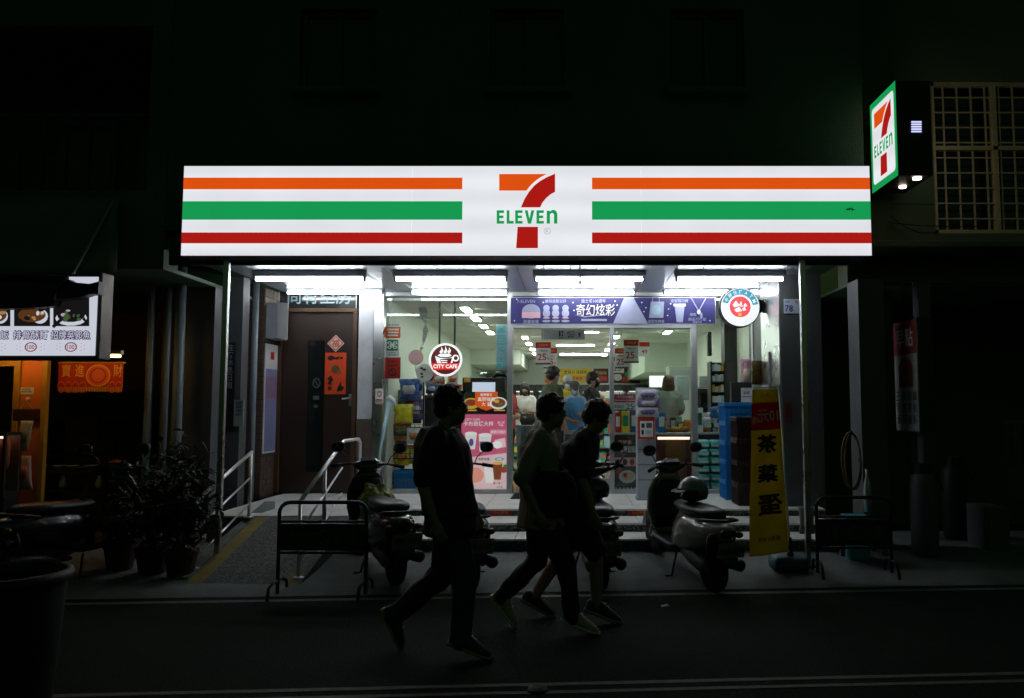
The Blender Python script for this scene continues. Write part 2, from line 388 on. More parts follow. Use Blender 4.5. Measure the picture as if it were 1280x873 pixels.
# ramp
rp = MB(); RX0, RX1 = -3.40, -2.36; ry0, ry1 = 6.98, 8.7
vs = [(RX0, ry0, 0), (RX1, ry0, 0), (RX1, ry1, 0), (RX0, ry1, 0), (RX0, ry0, .02), (RX1, ry0, .02), (RX1, ry1, LZ - .006), (RX0, ry1, LZ - .006)]
rp.add(vs, [(0, 3, 2, 1), (4, 5, 6, 7), (0, 1, 5, 4), (1, 2, 6, 5), (2, 3, 7, 6), (3, 0, 4, 7)])
rp = struct(rp.build('entrance_ramp', M['ramp']))
def zr(y): return .02 + (LZ - .026) * (y - ry0) / (ry1 - ry0)
mb = MB(); mb.add([(RX0 + .03, ry0 + .02, zr(ry0 + .02) + .004), (RX0 + .17, ry0 + .02, zr(ry0 + .02) + .004), (RX0 + .17, ry1, zr(ry1) + .004), (RX0 + .03, ry1, zr(ry1) + .004)], [(0, 1, 2, 3)]); struct(mb.build('ramp_edge_marking', M['yellow']))
mb = MB(); mb.add([(RX1 - .16, ry0 + .02, zr(ry0 + .02) + .004), (RX1 - .02, ry0 + .02, zr(ry0 + .02) + .004), (RX1 - .02, ry0 + .35, zr(ry0 + .35) + .004), (RX1 - .16, ry0 + .35, zr(ry0 + .35) + .004)], [(0, 1, 2, 3)]); struct(mb.build('ramp_edge_marking', M['yellow']))
mb = MB().add([(RX0 - .12, ry0 + .25, 0.), (RX0, ry0 + .25, 0.), (RX0, 9.3, 0.), (RX0 - .12, 9.3, 0.), (RX0 - .12, ry0 + .25, .09), (RX0 + .002, ry0 + .25, .09), (RX0 + .002, 9.3, LZ + .08), (RX0 - .12, 9.3, LZ + .08)], [(0, 3, 2, 1), (4, 5, 6, 7), (0, 1, 5, 4), (1, 2, 6, 5), (2, 3, 7, 6), (3, 0, 4, 7)])
struct(mb.build('ramp_kerb', M['concrete']))
# ================================================================ STORE BUILDING
bld = thing('shop_building', 'dark multi-storey building above the lit convenience store sign', 'building', (0, 8.0, 0))
wins = []
for (u0, u1) in ((375, 470), (612, 705), (838, 930)):
    x0, _ = P(u0, 60, 8.0); x1, _ = P(u1, 60, 8.0); zt = P(0, 12, 8.)[1]; zb = P(0, 112, 8.)[1]; wins.append((x0, x1, zb, zt))
wins += [(a, b, c + 2.9, d + 2.9) for a, b, c, d in wins]
wall_holes(MB(), -4.12, 3.02, CEIL + .2, 11.5, 8.0, 8.25, wins).build('upper_wall', M['wall_d'], bld)
for (x0, x1, z0, z1) in wins:
    w = MB(); t = .05
    w.box(x0, x1, 8.06, 8.14, z0, z0 + t).box(x0, x1, 8.06, 8.14, z1 - t, z1).box(x0, x0 + t, 8.06, 8.14, z0 + t, z1 - t).box(x1 - t, x1, 8.06, 8.14, z0 + t, z1 - t).box((x0 + x1) / 2 - .02, (x0 + x1) / 2 + .02, 8.07, 8.13, z0 + t, z1 - t)
    wo_ = w.build('window', M['wall_d'], bld)
    MB().box(x0 + t, x1 - t, 8.095, 8.105, z0 + t, z1 - t).build('pane', mat('dusty_window_glass', (.03, .075, .036), .45), wo_)
    MB().box(x0 - .06, x1 + .06, 7.9, 8.05, z0 - .07, z0 - .003).build('sill', M['wall_d'], wo_, bev=.01)
MB().box(-4.12, 3.02, 11.2, 11.4, CEIL + .15, 11.5).build('rear_wall', M['wall_d'], bld)
# ground-floor side walls of the arcade
MB().box(-4.4, -4.02, FAC - .0, FAC + .3, .1, CEIL + .2).build('side_wall', M['wall_d'], bld)
# left pier: brown tile with beige tile band on its side
pier = MB().box(-4.40, -4.03, 10.45, FAC, .1, CEIL + .15).build('side_pier', M['mortar'], bld)
me_b = None
def bricks(parent, y0, y1, x, z0, z1, m, bw=.2, bh=.075, gap=.008, face='x'):
    k = 0; z = z0; row = 0
    base = None
    while z < z1 - .01:
        y = y0 - (bw / 2 if row % 2 else 0)
        while y < y1 - .005:
            a, b = max(y, y0), min(y + bw - gap, y1); 
            if b - a > .03:
                hh = min(bh - gap, z1 - z)
                d = random.uniform(.009, .013)
                if face == 'x': o = MB().box(x, x + d, a, b, z, z + hh)
                else: o = MB().box(a, b, x - d, x, z, z + hh)
                o.build('brick', m, parent)
            y += bw
        z += bh; row += 1
bricks(pier, 10.45, FAC, -4.03, LZ, 2.95, M['brick'])
bricks(pier, -4.40, -4.03, 10.45, LZ, CEIL, M['brick'], face='y')
bricks(pier, 10.45, FAC, -4.03, 2.955, CEIL, M['brick2'], .5, .12)
# marble pier + steel column left of the glass
x0, x1 = P(449, 450, FAC)[0], P(468, 450, FAC)[0]; zb = P(0, 524, FAC)[1]
MB().box(x0, x1, FAC - .06, FAC + .3, zb, CEIL).build('marble_pier', M['marble'], bld, bev=.004)
bp_ = MB().box(x0, x1, FAC - .06, FAC + .3, LZ - .03, zb - .003).build('pier_base', M['mortar'], bld)
bricks(bp_, x0, x1, FAC - .06, LZ, zb - .01, M['brick'], .22, .12, face='y')
MB().box(x1 + .003, P(481, 450, FAC)[0], FAC - .1, FAC + .1, LZ, CEIL).build('steel_column', M['steel'], bld, bev=.008)
# lintel above the glass
GT = P(0, 371, FAC)[1]
MB().box(x0, 2.53, FAC - .04, FAC + .12, GT, CEIL).build('lintel', M['alu'], bld, bev=.005)
# right pillar with stainless cheek and house number
MB().box(2.752, 3.03, 7.93, 9.5, CEIL, CEIL + .19).build('soffit', M['wall_d'], bld)
MB().box(2.53, 3.02, 9.5, 11.2, .1, CEIL + .2).build('corner_pillar', M['dgrey'], bld)
MB().box(2.515, 2.53, 9.52, 10.42, LZ, CEIL).build('steel_cladding', M['steel'], bld, bev=.003)
MB().box(2.49, 2.515, 9.95, 9.99, 1.5, 2.3).build('steel_handle', M['alu'], bld, bev=.004)
# ================================================================ BROWN DOOR
dx0, dx1 = -4.02, P(447, 450, FAC)[0]; DT = P(0, 391, FAC)[1]
dr = thing('entrance_door', 'brown wooden door with dark glass strip beside the white marble pier', 'door', ((dx0 + dx1) / 2, FAC, LZ))
MB().box(dx0, dx0 + .06, FAC - .05, FAC + .1, LZ, DT).box(dx1 - .06, dx1, FAC - .05, FAC + .1, LZ, DT).box(dx0, dx1, FAC - .05, FAC + .1, DT + .002, DT + .055).build('frame', M['wood2'], dr, bev=.005)
gx0, gx1 = P(385, 450, FAC)[0], P(406, 450, FAC)[0]; gz0, gz1 = P(0, 590, FAC)[1], P(0, 426, FAC)[1]
wall_holes(MB(), dx0 + .062, dx1 - .062, LZ + .01, DT - .004, FAC, FAC + .05, [(gx0, gx1, gz0, gz1)]).build('leaf', M['wood'], dr)
MB().box(gx0, gx1, FAC + .015, FAC + .03, gz0, gz1).build('glass_strip', M['winglass'], dr)
hx, hz = P(438, 498, FAC)
MB().tube([(hx, FAC, hz), (hx, FAC - .05, hz), (hx - .10, FAC - .055, hz - .01)], .011).box(hx - .02, hx + .02, FAC - .008, FAC, hz - .1, hz + .06).build('handle', M['steel'], dr, bev=.003)
MB().box(hx - .035, hx + .03, FAC - .02, FAC, hz - .34, hz - .1).build('lock_box', M['dark'], dr, bev=.006)
# sticker on the dark glass strip
sheet('rate_sticker', 'faded round sticker and marks on the dark glass strip of the brown door', 'sticker', (390, 470, 401, 520), FAC + .012, M['winglass'], [('o', .5, .18, .4, .13, .75, M['dgrey']), ('p', [(.2, .1), (.28, .08), (.8, .26), (.72, .28)], M['dgrey']), ('r', .2, .5, .8, .6, M['dgrey']), ('r', .3, .72, .7, .8, M['dgrey'])], thick=.002)
sheet('new_year_couplet', 'red paper couplet with black brush strokes on the brown door', 'couplet', (407, 441, 432, 493), FAC - .006, pr('couplet_red', (226, 74, 24), .6), [
    ('p', [(.1, .1), (.3, .06), (.5, .12), (.7, .08), (.62, .17), (.4, .16), (.22, .2), (.15, .17)], M['blackp']), ('e', .5, .4, .2, .1, pr('olive_print', (96, 82, 40))), ('e', .68, .48, .12, .05, pr('ochre_print', (150, 90, 30))),
    ('p', [(.12, .62), (.3, .55), (.42, .66), (.3, .72), (.36, .78), (.12, .76), (.2, .68)], M['blackp']), ('p', [(.6, .86), (.78, .68), (.8, .8), (.95, .84), (.82, .92), (.6, .94)], M['blackp']), ('e', .25, .86, .1, .05, M['brownp']), ('e', .78, .13, .08, .03, M['blackp'])], thick=.002)
# diamond blessing paper
cx, cz = P(420, 429.5, FAC); s_ = .118
dm = thing('blessing_diamond', 'small diamond-shaped red and cream blessing paper on the brown door', 'paper', (cx, FAC - .004, cz - s_))
a = MB(); o = Vector((cx, FAC - .003, cz))
for k, (q, m) in enumerate(((1., M['palep']), (.86, M['redp']), (.74, pr('cream_print', (226, 206, 170))))): a.use(m).poly([(-s_ * q, 0), (0, -s_ * q), (s_ * q, 0), (0, s_ * q)], o, off=.001 * k)
a.build('paper_sheet', None, dm); MB().use(M['redp']).text('福', 0, 0, .10, o, off=.004).build('lettering', None, dm)
# vacancy sign above the door
vx0, _ = P(349, 375, FAC); sheet('vacancy_sign', 'black signboard with white vacancy lettering above the brown door', 'sign', (350, 362, 445, 387), FAC - .03, mat('glossy_black_board', (.012, .016, .016), .12, var=.1), [('t', .52, .34, .78, '尚有空房', pr('grey_green_letters', (150, 172, 176)), .86)], thick=.03, border=M['white'])
# ================================================================ STOREFRONT GLASS AND FRAMES
sf = thing('shopfront', 'aluminium framed glass shopfront with an open sliding doorway', 'shopfront', (0, FAC, LZ))
def U(u): return P(u, 500, FAC)[0]
HB = P(0, 411, FAC)[1]; HT = P(0, 405.5, FAC)[1]
for (u0, u1) in ((634, 641), (762, 767.5), (864, 871.5)):
    MB().box(U(u0), U(u1), FAC - .05, FAC + .06, LZ, HT if u0 > 700 else GT).build('mullion', M['alu'], sf, bev=.006)
MB().box(U(941), U(946), FAC - .04, FAC + .05, LZ, GT).build('mullion', M['alu'], sf, bev=.006)
MB().box(U(641), U(864), FAC - .055, FAC + .065, HB, HT - .003).build('door_header', M['alu'], sf, bev=.005)
MB().box(U(481), U(634), FAC - .04, FAC + .05, LZ, LZ + .06).build('bottom_rail', M['alu'], sf, bev=.005)
MB().box(U(767.5), U(864), FAC - .04, FAC + .05, LZ, LZ + .06).build('bottom_rail', M['alu'], sf, bev=.005)
MB().box(U(871.5), U(941), FAC - .04, FAC + .05, LZ, LZ + .06).build('bottom_rail', M['alu'], sf, bev=.005)
for (u0, u1, a, b) in ((481, 634, LZ + .06, GT), (767.5, 864, LZ + .06, HB), (871.5, 941, LZ + .06, GT), (946, 962, LZ, GT)):
    MB().box(U(u0), U(u1), FAC, FAC + .008, a, b).build('glass_pane', M['glass'], sf)
MB().box(U(772), U(866), FAC + .07, FAC + .078, LZ + .03, HB).build('sliding_door_leaf', M['glass'], sf)
MB().box(U(641), U(864), FAC, FAC + .01, HT + .003, GT).build('transom_pane', M['winglass'], sf)
# ================================================================ CANOPY
cy = thing('shop_canopy', 'shiny metal panelled canopy ceiling carried on two steel posts', 'canopy', (0, 7.9, 0))
nx = 22; X0c, X1c = -3.95, 2.75; w = (X1c - X0c) / nx
for i in range(nx):
    MB().box(X0c + i * w + .004, X0c + (i + 1) * w - .004, 7.92, FAC - .05, CEIL - random.uniform(.0, .004), CEIL + .03).build('ceiling_panel', M['ceil'], cy, bev=.004)
MB().box(X0c, X1c, 7.92, FAC - .05, CEIL + .032, CEIL + .12).build('canopy_deck', M['dark'], cy)
MB().box(-4.0, 2.8, 7.86, 7.915, 3.02, CEIL + .1).build('front_beam', M['dark'], cy)
for (ut, vt, ub, vb) in ((282.5, 326, 273, 700), (1001, 338, 1012.5, 706)):
    xx = (P(ut, vt, 7.75)[0] + P(ub, vb, 7.75)[0]) / 2
    q = MB().box(xx - .027, xx + .027, 7.73, 7.785, .06, 3.075).build('post', M['steel'], cy, bev=.008)
    MB().box(xx - .06, xx + .06, 7.69, 7.825, .08, .10).build('base_plate', M['dark'], q)
hx, hz = P(725, 322, 8.05)
MB().tube([(hx, 8.05, CEIL - .01), (hx, 8.05, P(725, 357, 8.05)[1])], .009, 6).build('hanging_rod', M['dark'], cy)
# thin steel rail with hooks along the front edge
MB().tube([(-3.6, 8.12, 3.135), (2.6, 8.12, 3.135)], .012, 6).build('awning_rail', M['steel'], cy)
# tube lamps under the canopy
def batten(x0, x1, y, z, label, group, top):
    t = thing('tube_lamp', label, 'lamp', ((x0 + x1) / 2, y, z), 0, group)
    MB().box(x0 - .05, x1 + .05, y - .032, y + .032, z + .03, top + .004).build('housing', M['grey'], t, bev=.008)
    for xx in (x0 - .035, x1 + .012): MB().box(xx, xx + .023, y - .018, y + .018, z - .022, z + .03).build('lamp_holder', M['dgrey'], t)
    MB().tube([(x0 - .012, y, z), (x1 + .012, y, z)], .0165, 10).build('tube', M['tube'], t, smooth=True)
for (rows, v, Y, lab) in ((((321.5, 453), (496.5, 630), (671.5, 802), (848, 977)), 349.5, 9.2, 'front'), (((361, 476), (516.5, 632), (674.5, 791), (832, 953)), 366, 10.62, 'back')):
    for i, (u0, u1) in enumerate(rows):
        a, z = P(u0, v, Y); b, _ = P(u1, v, Y)
        where = ('over the ramp and brown door', 'over the coffee window', 'over the sliding doorway', 'over the magazine rack and crates')[i]
        batten(a, b, Y, z, 'white fluorescent tube lamp in the %s canopy row %s' % (lab, where), 'fluorescent lamps under the canopy', CEIL)
# ================================================================ MAIN SIGN
SY = 7.6
sx0, sz1 = P(229, 208, SY); sx1 = P(1087.5, 208, SY)[0]; sz0 = P(0, 319.5, SY)[1]
sx0 = (P(229.5, 208, SY)[0] + P(227.5, 319, SY)[0]) / 2; sx1 = (P(1086.5, 208, SY)[0] + P(1089.5, 319, SY)[0]) / 2
sg = thing('fascia_sign', 'long backlit white sign box with orange, green and red stripes', 'sign', ((sx0 + sx1) / 2, SY, sz0))
SW = lit('sign_white', (238, 240, 245), SIGN_E)
_n = SW.node_tree; _tc = [q for q in _n.nodes if q.type == 'TEX_COORD'][0]; _sx = _n.nodes.new('ShaderNodeSeparateXYZ'); _n.links.new(_tc.outputs['Object'], _sx.inputs[0])
_w = _n.nodes.new('ShaderNodeTexWave'); _w.bands_direction = 'Z'; _w.inputs['Scale'].default_value = 1.1; _w.inputs['Distortion'].default_value = .6; _n.links.new(_tc.outputs['Object'], _w.inputs['Vector'])   # tubes behind the acrylic
_m = _n.nodes.new('ShaderNodeMapRange'); _m.inputs['To Min'].default_value = .93; _m.inputs['To Max'].default_value = 1.04; _n.links.new(_w.outputs['Fac'], _m.inputs['Value'])
_k = _n.nodes.new('ShaderNodeMath'); _k.operation = 'MULTIPLY'; _b = _n.nodes['Principled BSDF']; _l = _b.inputs['Emission Strength'].links[0].from_socket; _n.links.new(_l, _k.inputs[0]); _n.links.new(_m.outputs['Result'], _k.inputs[1]); _n.links.new(_k.outputs[0], _b.inputs['Emission Strength']); SO = lit('sign_orange', (226, 82, 16), .95); SG = lit('sign_green', (22, 156, 82), .95); SR = lit('sign_red', (178, 26, 20), .9)
MB().box(sx0 - .004, sx1 + .004, SY + .012, SY + .26, sz0 - .01, sz1 + .01).build('casing', M['dark'], sg, bev=.006)
for i in range(3):
    a = sx0 + (sx1 - sx0) * i / 3; b = sx0 + (sx1 - sx0) * (i + 1) / 3
    MB().box(a + (.0 if i == 0 else .0004), b - (.0 if i == 2 else .0004), SY, SY + .01, sz0, sz1).build('face_panel', SW, sg)
def SP(u, v): return P(u, v, SY)
for (u0, u1) in ((229.5, 578), (740, 1087.5)):
    for (v0, v1, m) in ((222.5, 237, SO), (252, 275, SG), (291, 304.5, SR)):
        xa = sx0 if u0 < 300 else SP(u0, (v0 + v1) / 2)[0]; xb = sx1 if u1 > 1000 else SP(u1, (v0 + v1) / 2)[0]
        MB().box(xa, xb, SY - .003, SY - .0005, SP(0, v1)[1], SP(0, v0)[1]).build('stripe', m, sg)
def seven_logo(parent, fn, mo, mr, mg, mgrey=None, off=.003, fr=FR, o=(0, 0, 0)):
    """the numeral and its name from the reference outline; fn maps logo units to the sign plane"""
    q = MB().use(mo); q.poly([fn(x, y) for x, y in ((410, 115), (410, 248), (628, 248), (655, 213), (690, 178), (735, 145), (790, 115))], o, fr, off).build('numeral_bar', None, parent)
    q = MB().use(mr).poly([fn(x, y) for x, y in ((857, 112), (790, 141), (735, 172), (690, 208), (650, 255), (615, 310), (583, 382), (738, 382), (755, 345), (785, 308), (820, 278), (857, 258))], o, fr, off); q.build('numeral_stem', None, parent)
    q = MB().use(mr).poly([fn(x, y) for x, y in ((557, 537), (720, 537), (720, 708), (545, 708))], o, fr, off)
    q.build('numeral_foot', None, parent)
    def letter(rs=(), pl=None):
        l = MB().use(mg)
        for x0, y0, x1, y1 in rs: l.poly([fn(x0, y1), fn(x1, y1), fn(x1, y0), fn(x0, y0)], o, fr, off)
        if pl: l.poly([fn(x, y) for x, y in pl], o, fr, off)
        l.build('letter', None, parent)
    for ex in (390, 538, 708): letter(pl=((ex, 405), (ex, 512), (ex + 59, 512), (ex + 59, 490), (ex + 22, 490), (ex + 22, 468), (ex + 54, 468), (ex + 54, 447), (ex + 22, 447), (ex + 22, 427), (ex + 59, 427), (ex + 59, 405)))
    letter(pl=((470, 405), (470, 512), (526, 512), (526, 490), (492, 490), (492, 405)))
    letter(pl=((614, 405), (638, 405), (652, 472), (667, 405), (691, 405), (665, 512), (640, 512)))
    letter(pl=((790, 512), (790, 408), (814, 408), (816, 416), (832, 402), (852, 402), (868, 414), (875, 435), (875, 512), (848, 512), (848, 440), (840, 428), (826, 428), (816, 438), (816, 512)))
    if mgrey:
        c = fn(795, 571); k = abs(fn(1, 0)[0] - fn(0, 0)[0])
        MB().use(mgrey).disc(c[0], c[1], 27 * k, 27 * k, o, fr, off, ri=.85).text('R', c[0], c[1], 28 * k, o, fr, off, bold=0).build('registered_mark', None, parent)
def fn(x, y):
    X, Z = SP(560 + x / 6.4, 200 + y / 6.4); return (X, Z)
seven_logo(sg, fn, SO, SR, SG, lit('sign_grey', (150, 165, 185), .9), .003, FR, (0, SY, 0))
# ================================================================ PROJECTING SIGN BOX
pj = thing('projecting_sign', 'lit double-sided sign box with green border hung off the right-hand building', 'sign', (3.4, 7.9, P(0, 219, 7.6)[1]))
PX = P(1121, 160, 7.6)[0]; pz0, pz1 = P(0, 219.5, 7.6)[1], P(0, 101, 7.6)[1]; py0, py1 = 7.6, 8.26
MB().box(PX, PX + .34, py0, py1, pz0, pz1).build('casing', M['black'], pj, bev=.01)
FL = (Vector((0, -1, 0)), Vector((0, 0, 1)))           # facing -X
ow = Vector((PX, 0, 0))
ph = pz1 - pz0; pw = py1 - py0
MB().use(SG).poly([(-py1, pz0), (-py0, pz0), (-py0, pz1), (-py1, pz1)], ow, FL, .004).build('green_border', None, pj)
bz = []
for (cx_, cz_, a0) in ((-py0 - .05 - .04, pz1 - .07 - .04, 0), (-py1 + .05 + .04, pz1 - .07 - .04, 90), (-py1 + .05 + .04, pz0 + .07 + .04, 180), (-py0 - .05 - .04, pz0 + .07 + .04, 270)):
    bz += [(cx_ + .04 * math.cos(R(a0 + t)), cz_ + .04 * math.sin(R(a0 + t))) for t in (0, 30, 60, 90)]
MB().use(SW).poly(bz, ow, FL, .006).build('face_panel', None, pj)
def fn2(x, y):
    return (-py1 + .09 + (x - 385) / 495 * (pw - .18), pz1 - .13 - (y - 110) / 600 * (ph - .24))
seven_logo(pj, fn2, SO, SR, SG, None, .008, FL, ow)
FRT = (Vector((0, 1, 0)), Vector((0, 0, 1)))           # unseen other side, facing +X; lit face added to brighten the lattice wall
ow2 = Vector((PX + .34, 0, 0))
MB().use(SG).poly([(py0 + .02, pz0 + .02), (py1 - .02, pz0 + .02), (py1 - .02, pz1 - .02), (py0 + .02, pz1 - .02)], ow2, FRT, .002).build('green_border', None, pj)
MB().use(SW).poly([(py0 + .05, pz0 + .07), (py1 - .05, pz0 + .07), (py1 - .05, pz1 - .07), (py0 + .05, pz1 - .07)], ow2, FRT, .003).build('face_panel', None, pj)
seven_logo(pj, lambda x, y: (py0 + .09 + (x - 385) / 495 * (pw - .18), pz1 - .13 - (y - 110) / 600 * (ph - .24)), SO, SR, SG, None, .004, FRT, ow2)
lv = MB(); LO = lit('louvre_glow', (205, 208, 255), 1.2)
for i in range(5):
    xa, za = P(1139, 152 + i * 3.0, 7.597); xb, zb2 = P(1151.5, 153.6 + i * 3.0, 7.597); lv.box(xa, xb, 7.592, 7.602, zb2, za)
lv.build('louvre', LO, pj)
for (u, v, a, b) in ((1128, 229, .035, .11), (1146, 221.5, .04, .03)):
    yy = 7.98 if v > 225 else 7.68; xx = P(u, v, yy)[0]
    MB().lathe((xx, yy, pz0 - .016), [(.0, 0), (a, 0), (a, .02), (0, .02)], 16).build('lamp_lens', lit('lens_glow', (255, 236, 214), 9.), pj)
MB().box(PX + .1, PX + .24, py1, 8.62, pz0 + .1, pz0 + .16).box(PX + .1, PX + .24, py1, 8.62, pz1 - .16, pz1 - .1).build('bracket', M['dark'], pj)
# ================================================================ NEIGHBOURING BUILDINGS
lb = thing('noodle_shop_building', 'dark weathered building over the noodle stall with a recessed balcony', 'building', (-8, 8.0, 0))
bx0, bx1 = -11.0, P(188, 120, 8.0)[0]; bz1 = P(0, 33, 8.)[1]; bz0 = P(0, 238, 8.)[1]
wall_holes(MB(), -16, -4.125, 3.0, 11.5, 8.0, 8.3, [(bx0, bx1, bz0, bz1)]).build('upper_wall', M['wall_l'], lb)
MB().box(-16, -4.125, 9.6, 9.75, 3.0, 11.5).build('recess_wall', M['wall_d'], lb)
rl = MB()
for i in range(26): rl.box(bx0 + i * .255, bx0 + i * .255 + .02, 8.1, 8.12, bz0, bz0 + .8)
MB().box(bx0, bx1, 8.09, 8.13, bz0 + .8, bz0 + .84).build('balcony_rail', M['dark'], lb)
for i in range(26):
    x = bx0 + i * .24
    if x < bx1: MB().box(x, x + .02, 8.1, 8.12, bz0, bz0 + .8).build('baluster', M['dark'], lb)
for x in (-6.3, -5.3):
    w = MB().box(x, x + .75, 9.55, 9.6, bz0 + .1, bz0 + 1.3).build('window', M['dgrey'], lb); MB().box(x + .06, x + .69, 9.54, 9.55, bz0 + .16, bz0 + 1.24).build('pane', M['winglass'], w)
MB().box(-16, -4.7, 11.6, 11.8, 0, 3.0).build('back_wall', mat('stall_back_wall', (.16, .10, .06), .7, var=.3), lb)
MB().box(-16, -4.125, 8.3, 11.8, 3.001, 3.04).build('soffit', M['wall_d'], lb)
MB().box(-4.125, -3.96, 7.99, 11.2, CEIL, CEIL + .1).build('soffit', M['wall_d'], lb)
MB().box(-4.72, -4.40, 9.4, 11.8, .05, 3.0).build('party_wall', M['dgrey'], lb)
# narrow dark strip of wall between stall and ramp
MB().box(-4.72, -4.125, 9.2, 9.4, .05, 3.0).build('side_wall', M['dgrey'], lb)
MB().box(-4.40, -3.985, 9.65, 9.85, .05, CEIL + .1).build('tiled_side_wall', M['dgrey'], lb)
for (u, r, y) in ((186, .045, 9.1), (207, .03, 9.12), (222, .055, 9.0)):
    x = P(u, 500, y)[0]; tag(MB().tube([(x, y, Z0), (x, y, 3.2)], r, 12).build('drain_pipe', M['pipe'], smooth=True), {186: 'grey drain pipe beside the noodle stall', 207: 'thin grey conduit between two drain pipes', 222: 'fat grey drain pipe behind the shrubs by the ramp'}[u], 'pipe')
x = P(316.5, 500, 10.1)[0]
tag(MB().tube([(x, 10.1, LZ), (x, 10.1, CEIL)], .038, 14).build('downpipe', M['pipe'], smooth=True), 'pale blue-grey downpipe beside the mailbox pier at the ramp top', 'pipe')
rb = thing('lattice_building', 'dark building with tan lattice windows above the breakfast shop', 'building', (6, 8.6, 0))
lx0 = P(1166, 200, 8.6)[0]; lz1, lz0 = P(0, 102, 8.6)[1], P(0, 292, 8.6)[1]
wall_holes(MB(), 3.03, 16, 2.95, 11.5, 8.6, 8.9, [(lx0, lx0 + 2.6, lz0, lz1)]).build('upper_wall', M['wall_r'], rb)
MB().box(lx0, lx0 + 2.6, 8.8, 8.81, lz0, lz1).build('window_pane', M['winglass'], rb)
wn = MB().box(lx0, lx0 + 2.6, 8.62, 8.68, lz1 - .045, lz1).box(lx0, lx0 + 2.6, 8.62, 8.68, lz0, lz0 + .045).box(lx0, lx0 + .045, 8.62, 8.68, lz0, lz1)
zc = P(0, 184.5, 8.6)[1]; wn.box(lx0, lx0 + 2.6, 8.615, 8.685, zc - .022, zc + .022)
for uu in (1246, 1330): xx = P(uu, 200, 8.6)[0]; wn.box(xx - .025, xx + .025, 8.615, 8.685, lz0, lz1)
wn = wn.build('window_frame', M['tan'], rb)
k = lx0 + .045
for i in range(18):
    xx = lx0 + .155 * (i + 1)
    if xx < lx0 + 2.55: MB().box(xx - .007, xx + .007, 8.64, 8.66, lz0, lz1).build('lattice_bar', M['tan'], wn)
for i in range(1, 10):
    zz = lz0 + (lz1 - lz0) * i / 10
    if abs(zz - zc) > .05: MB().box(lx0, lx0 + 2.6, 8.632, 8.646, zz - .007, zz + .007).build('lattice_bar', M['tan'], wn)
# ledge and roof edge below
MB().box(3.1, 16, 8.1, 8.62, P(0, 303, 8.1)[1] - .05, P(0, 303, 8.1)[1] + .02).build('ledge', M['wall_r'], rb, bev=.01)
MB().box(3.03, 16, 11.2, 11.4, 0, 3.0).build('back_wall', M['wall_d'], rb)
MB().box(3.03, 3.30, 8.3, 8.62, .05, 2.95).build('pillar', M['dgrey'], rb)
MB().box(3.03, 16, 8.62, 11.4, 2.92, 2.949).build('soffit', M['wall_d'], rb)
MB().box(16, 16.1, 8.6, 11.4, 0, 11.5).build('end_wall', M['wall_d'], rb)
px_ = P(1150, 500, 8.4)[0]; MB().box(px_, px_ + .12, 8.35, 8.5, .05, 2.95).build('pillar', M['dgrey'], rb)
x0, x1 = P(1085, 500, 8.9)[0], P(1118, 500, 8.9)[0]
MB().box(x0, x1, 8.9, 8.94, P(0, 588, 8.9)[1], 2.9).build('shutter_panel', M['dgrey'], rb)
# faint awning strut and cables at right
for (a, b, sag) in (((1113, 255, 8.5), (1168, 256, 8.5), .0), ((1113, 270, 8.5), (1172, 290, 8.4), .08), ((1113, 279, 8.5), (1230, 283, 8.5), .02)):
    p0 = P(*a); p1 = P(*b); pts = []
    for i in range(13):
        t = i / 12; pts.append((p0[0] + (p1[0] - p0[0]) * t, a[2] + (b[2] - a[2]) * t, p0[1] + (p1[1] - p0[1]) * t - sag * 4 * t * (1 - t)))
    tag(MB().tube(pts, .006, 5).build('cable', M['rubber']), {255: 'straight upper cable under the projecting sign box', 270: 'sagging cable under the projecting sign box', 279: 'lower cable running under the lattice windows'}[a[1]], 'cable')

# small gecko clinging to the green stripe of the sign
gx, gz = P(1063, 262, SY - .004)
t = thing('gecko', 'tiny dark gecko clinging to the green stripe of the long sign', 'gecko', (gx, SY - .006, gz))
gk = MB().tube([(gx - .045, SY - .008, gz - .006), (gx - .03, SY - .009, gz), (gx - .012, SY - .010, gz + .002), (gx + .012, SY - .010, gz + .001), (gx + .03, SY - .008, gz - .003), (gx + .05, SY - .007, gz - .012)], [.004, .008, .006, .007, .004, .001], 8)
for (dx, s_) in ((-.014, 1), (-.014, -1), (.012, 1), (.012, -1)): gk.tube([(gx + dx, SY - .008, gz), (gx + dx + .006, SY - .007, gz + .014 * s_), (gx + dx - .004, SY - .006, gz + .022 * s_)], .002, 5)
gk.build('body', M['ink'], t, smooth=True)
# reflective road stud on the centre line
sx_, sy_ = P(672, 862, 4.62)[0], 4.62
tag(MB().sect([((sx_, sy_, 0), (.06, 0, 0), (0, .06, 0)), ((sx_, sy_, .014), (.055, 0, 0), (0, .055, 0)), ((sx_, sy_, .024), (.03, 0, 0), (0, .03, 0))], 14, 3).build('road_stud', M['rubber'], smooth=False), 'worn dark road stud on the double centre line', 'road stud')
# ================================================================ SHOP INTERIOR
IX0, IX1, IY1, IC = -2.52, 2.72, 24.0, 3.10
struct(MB().box(IX0 - .2, IX1 + .2, FAC + .0, IY1 + .2, LZ - .2, LZ - .001).build('shop_floor', M['ifloor']))
struct(MB().box(IX0 - .2, IX0, FAC + .12, IY1 + .2, LZ, IC).build('shop_wall_left', M['cream']))
struct(MB().box(IX1, IX1 + .2, FAC + .32, IY1 + .2, LZ, IC).build('shop_wall_right', M['cream']))
struct(MB().box(IX0 - .2, IX1 + .2, IY1, IY1 + .2, LZ, IC).build('shop_wall_back', M['cream']))
ic = struct(MB().box(IX0 - .2, IX1 + .2, FAC + .12, IY1 + .2, IC, IC + .15).build('shop_ceiling', M['iceil']))
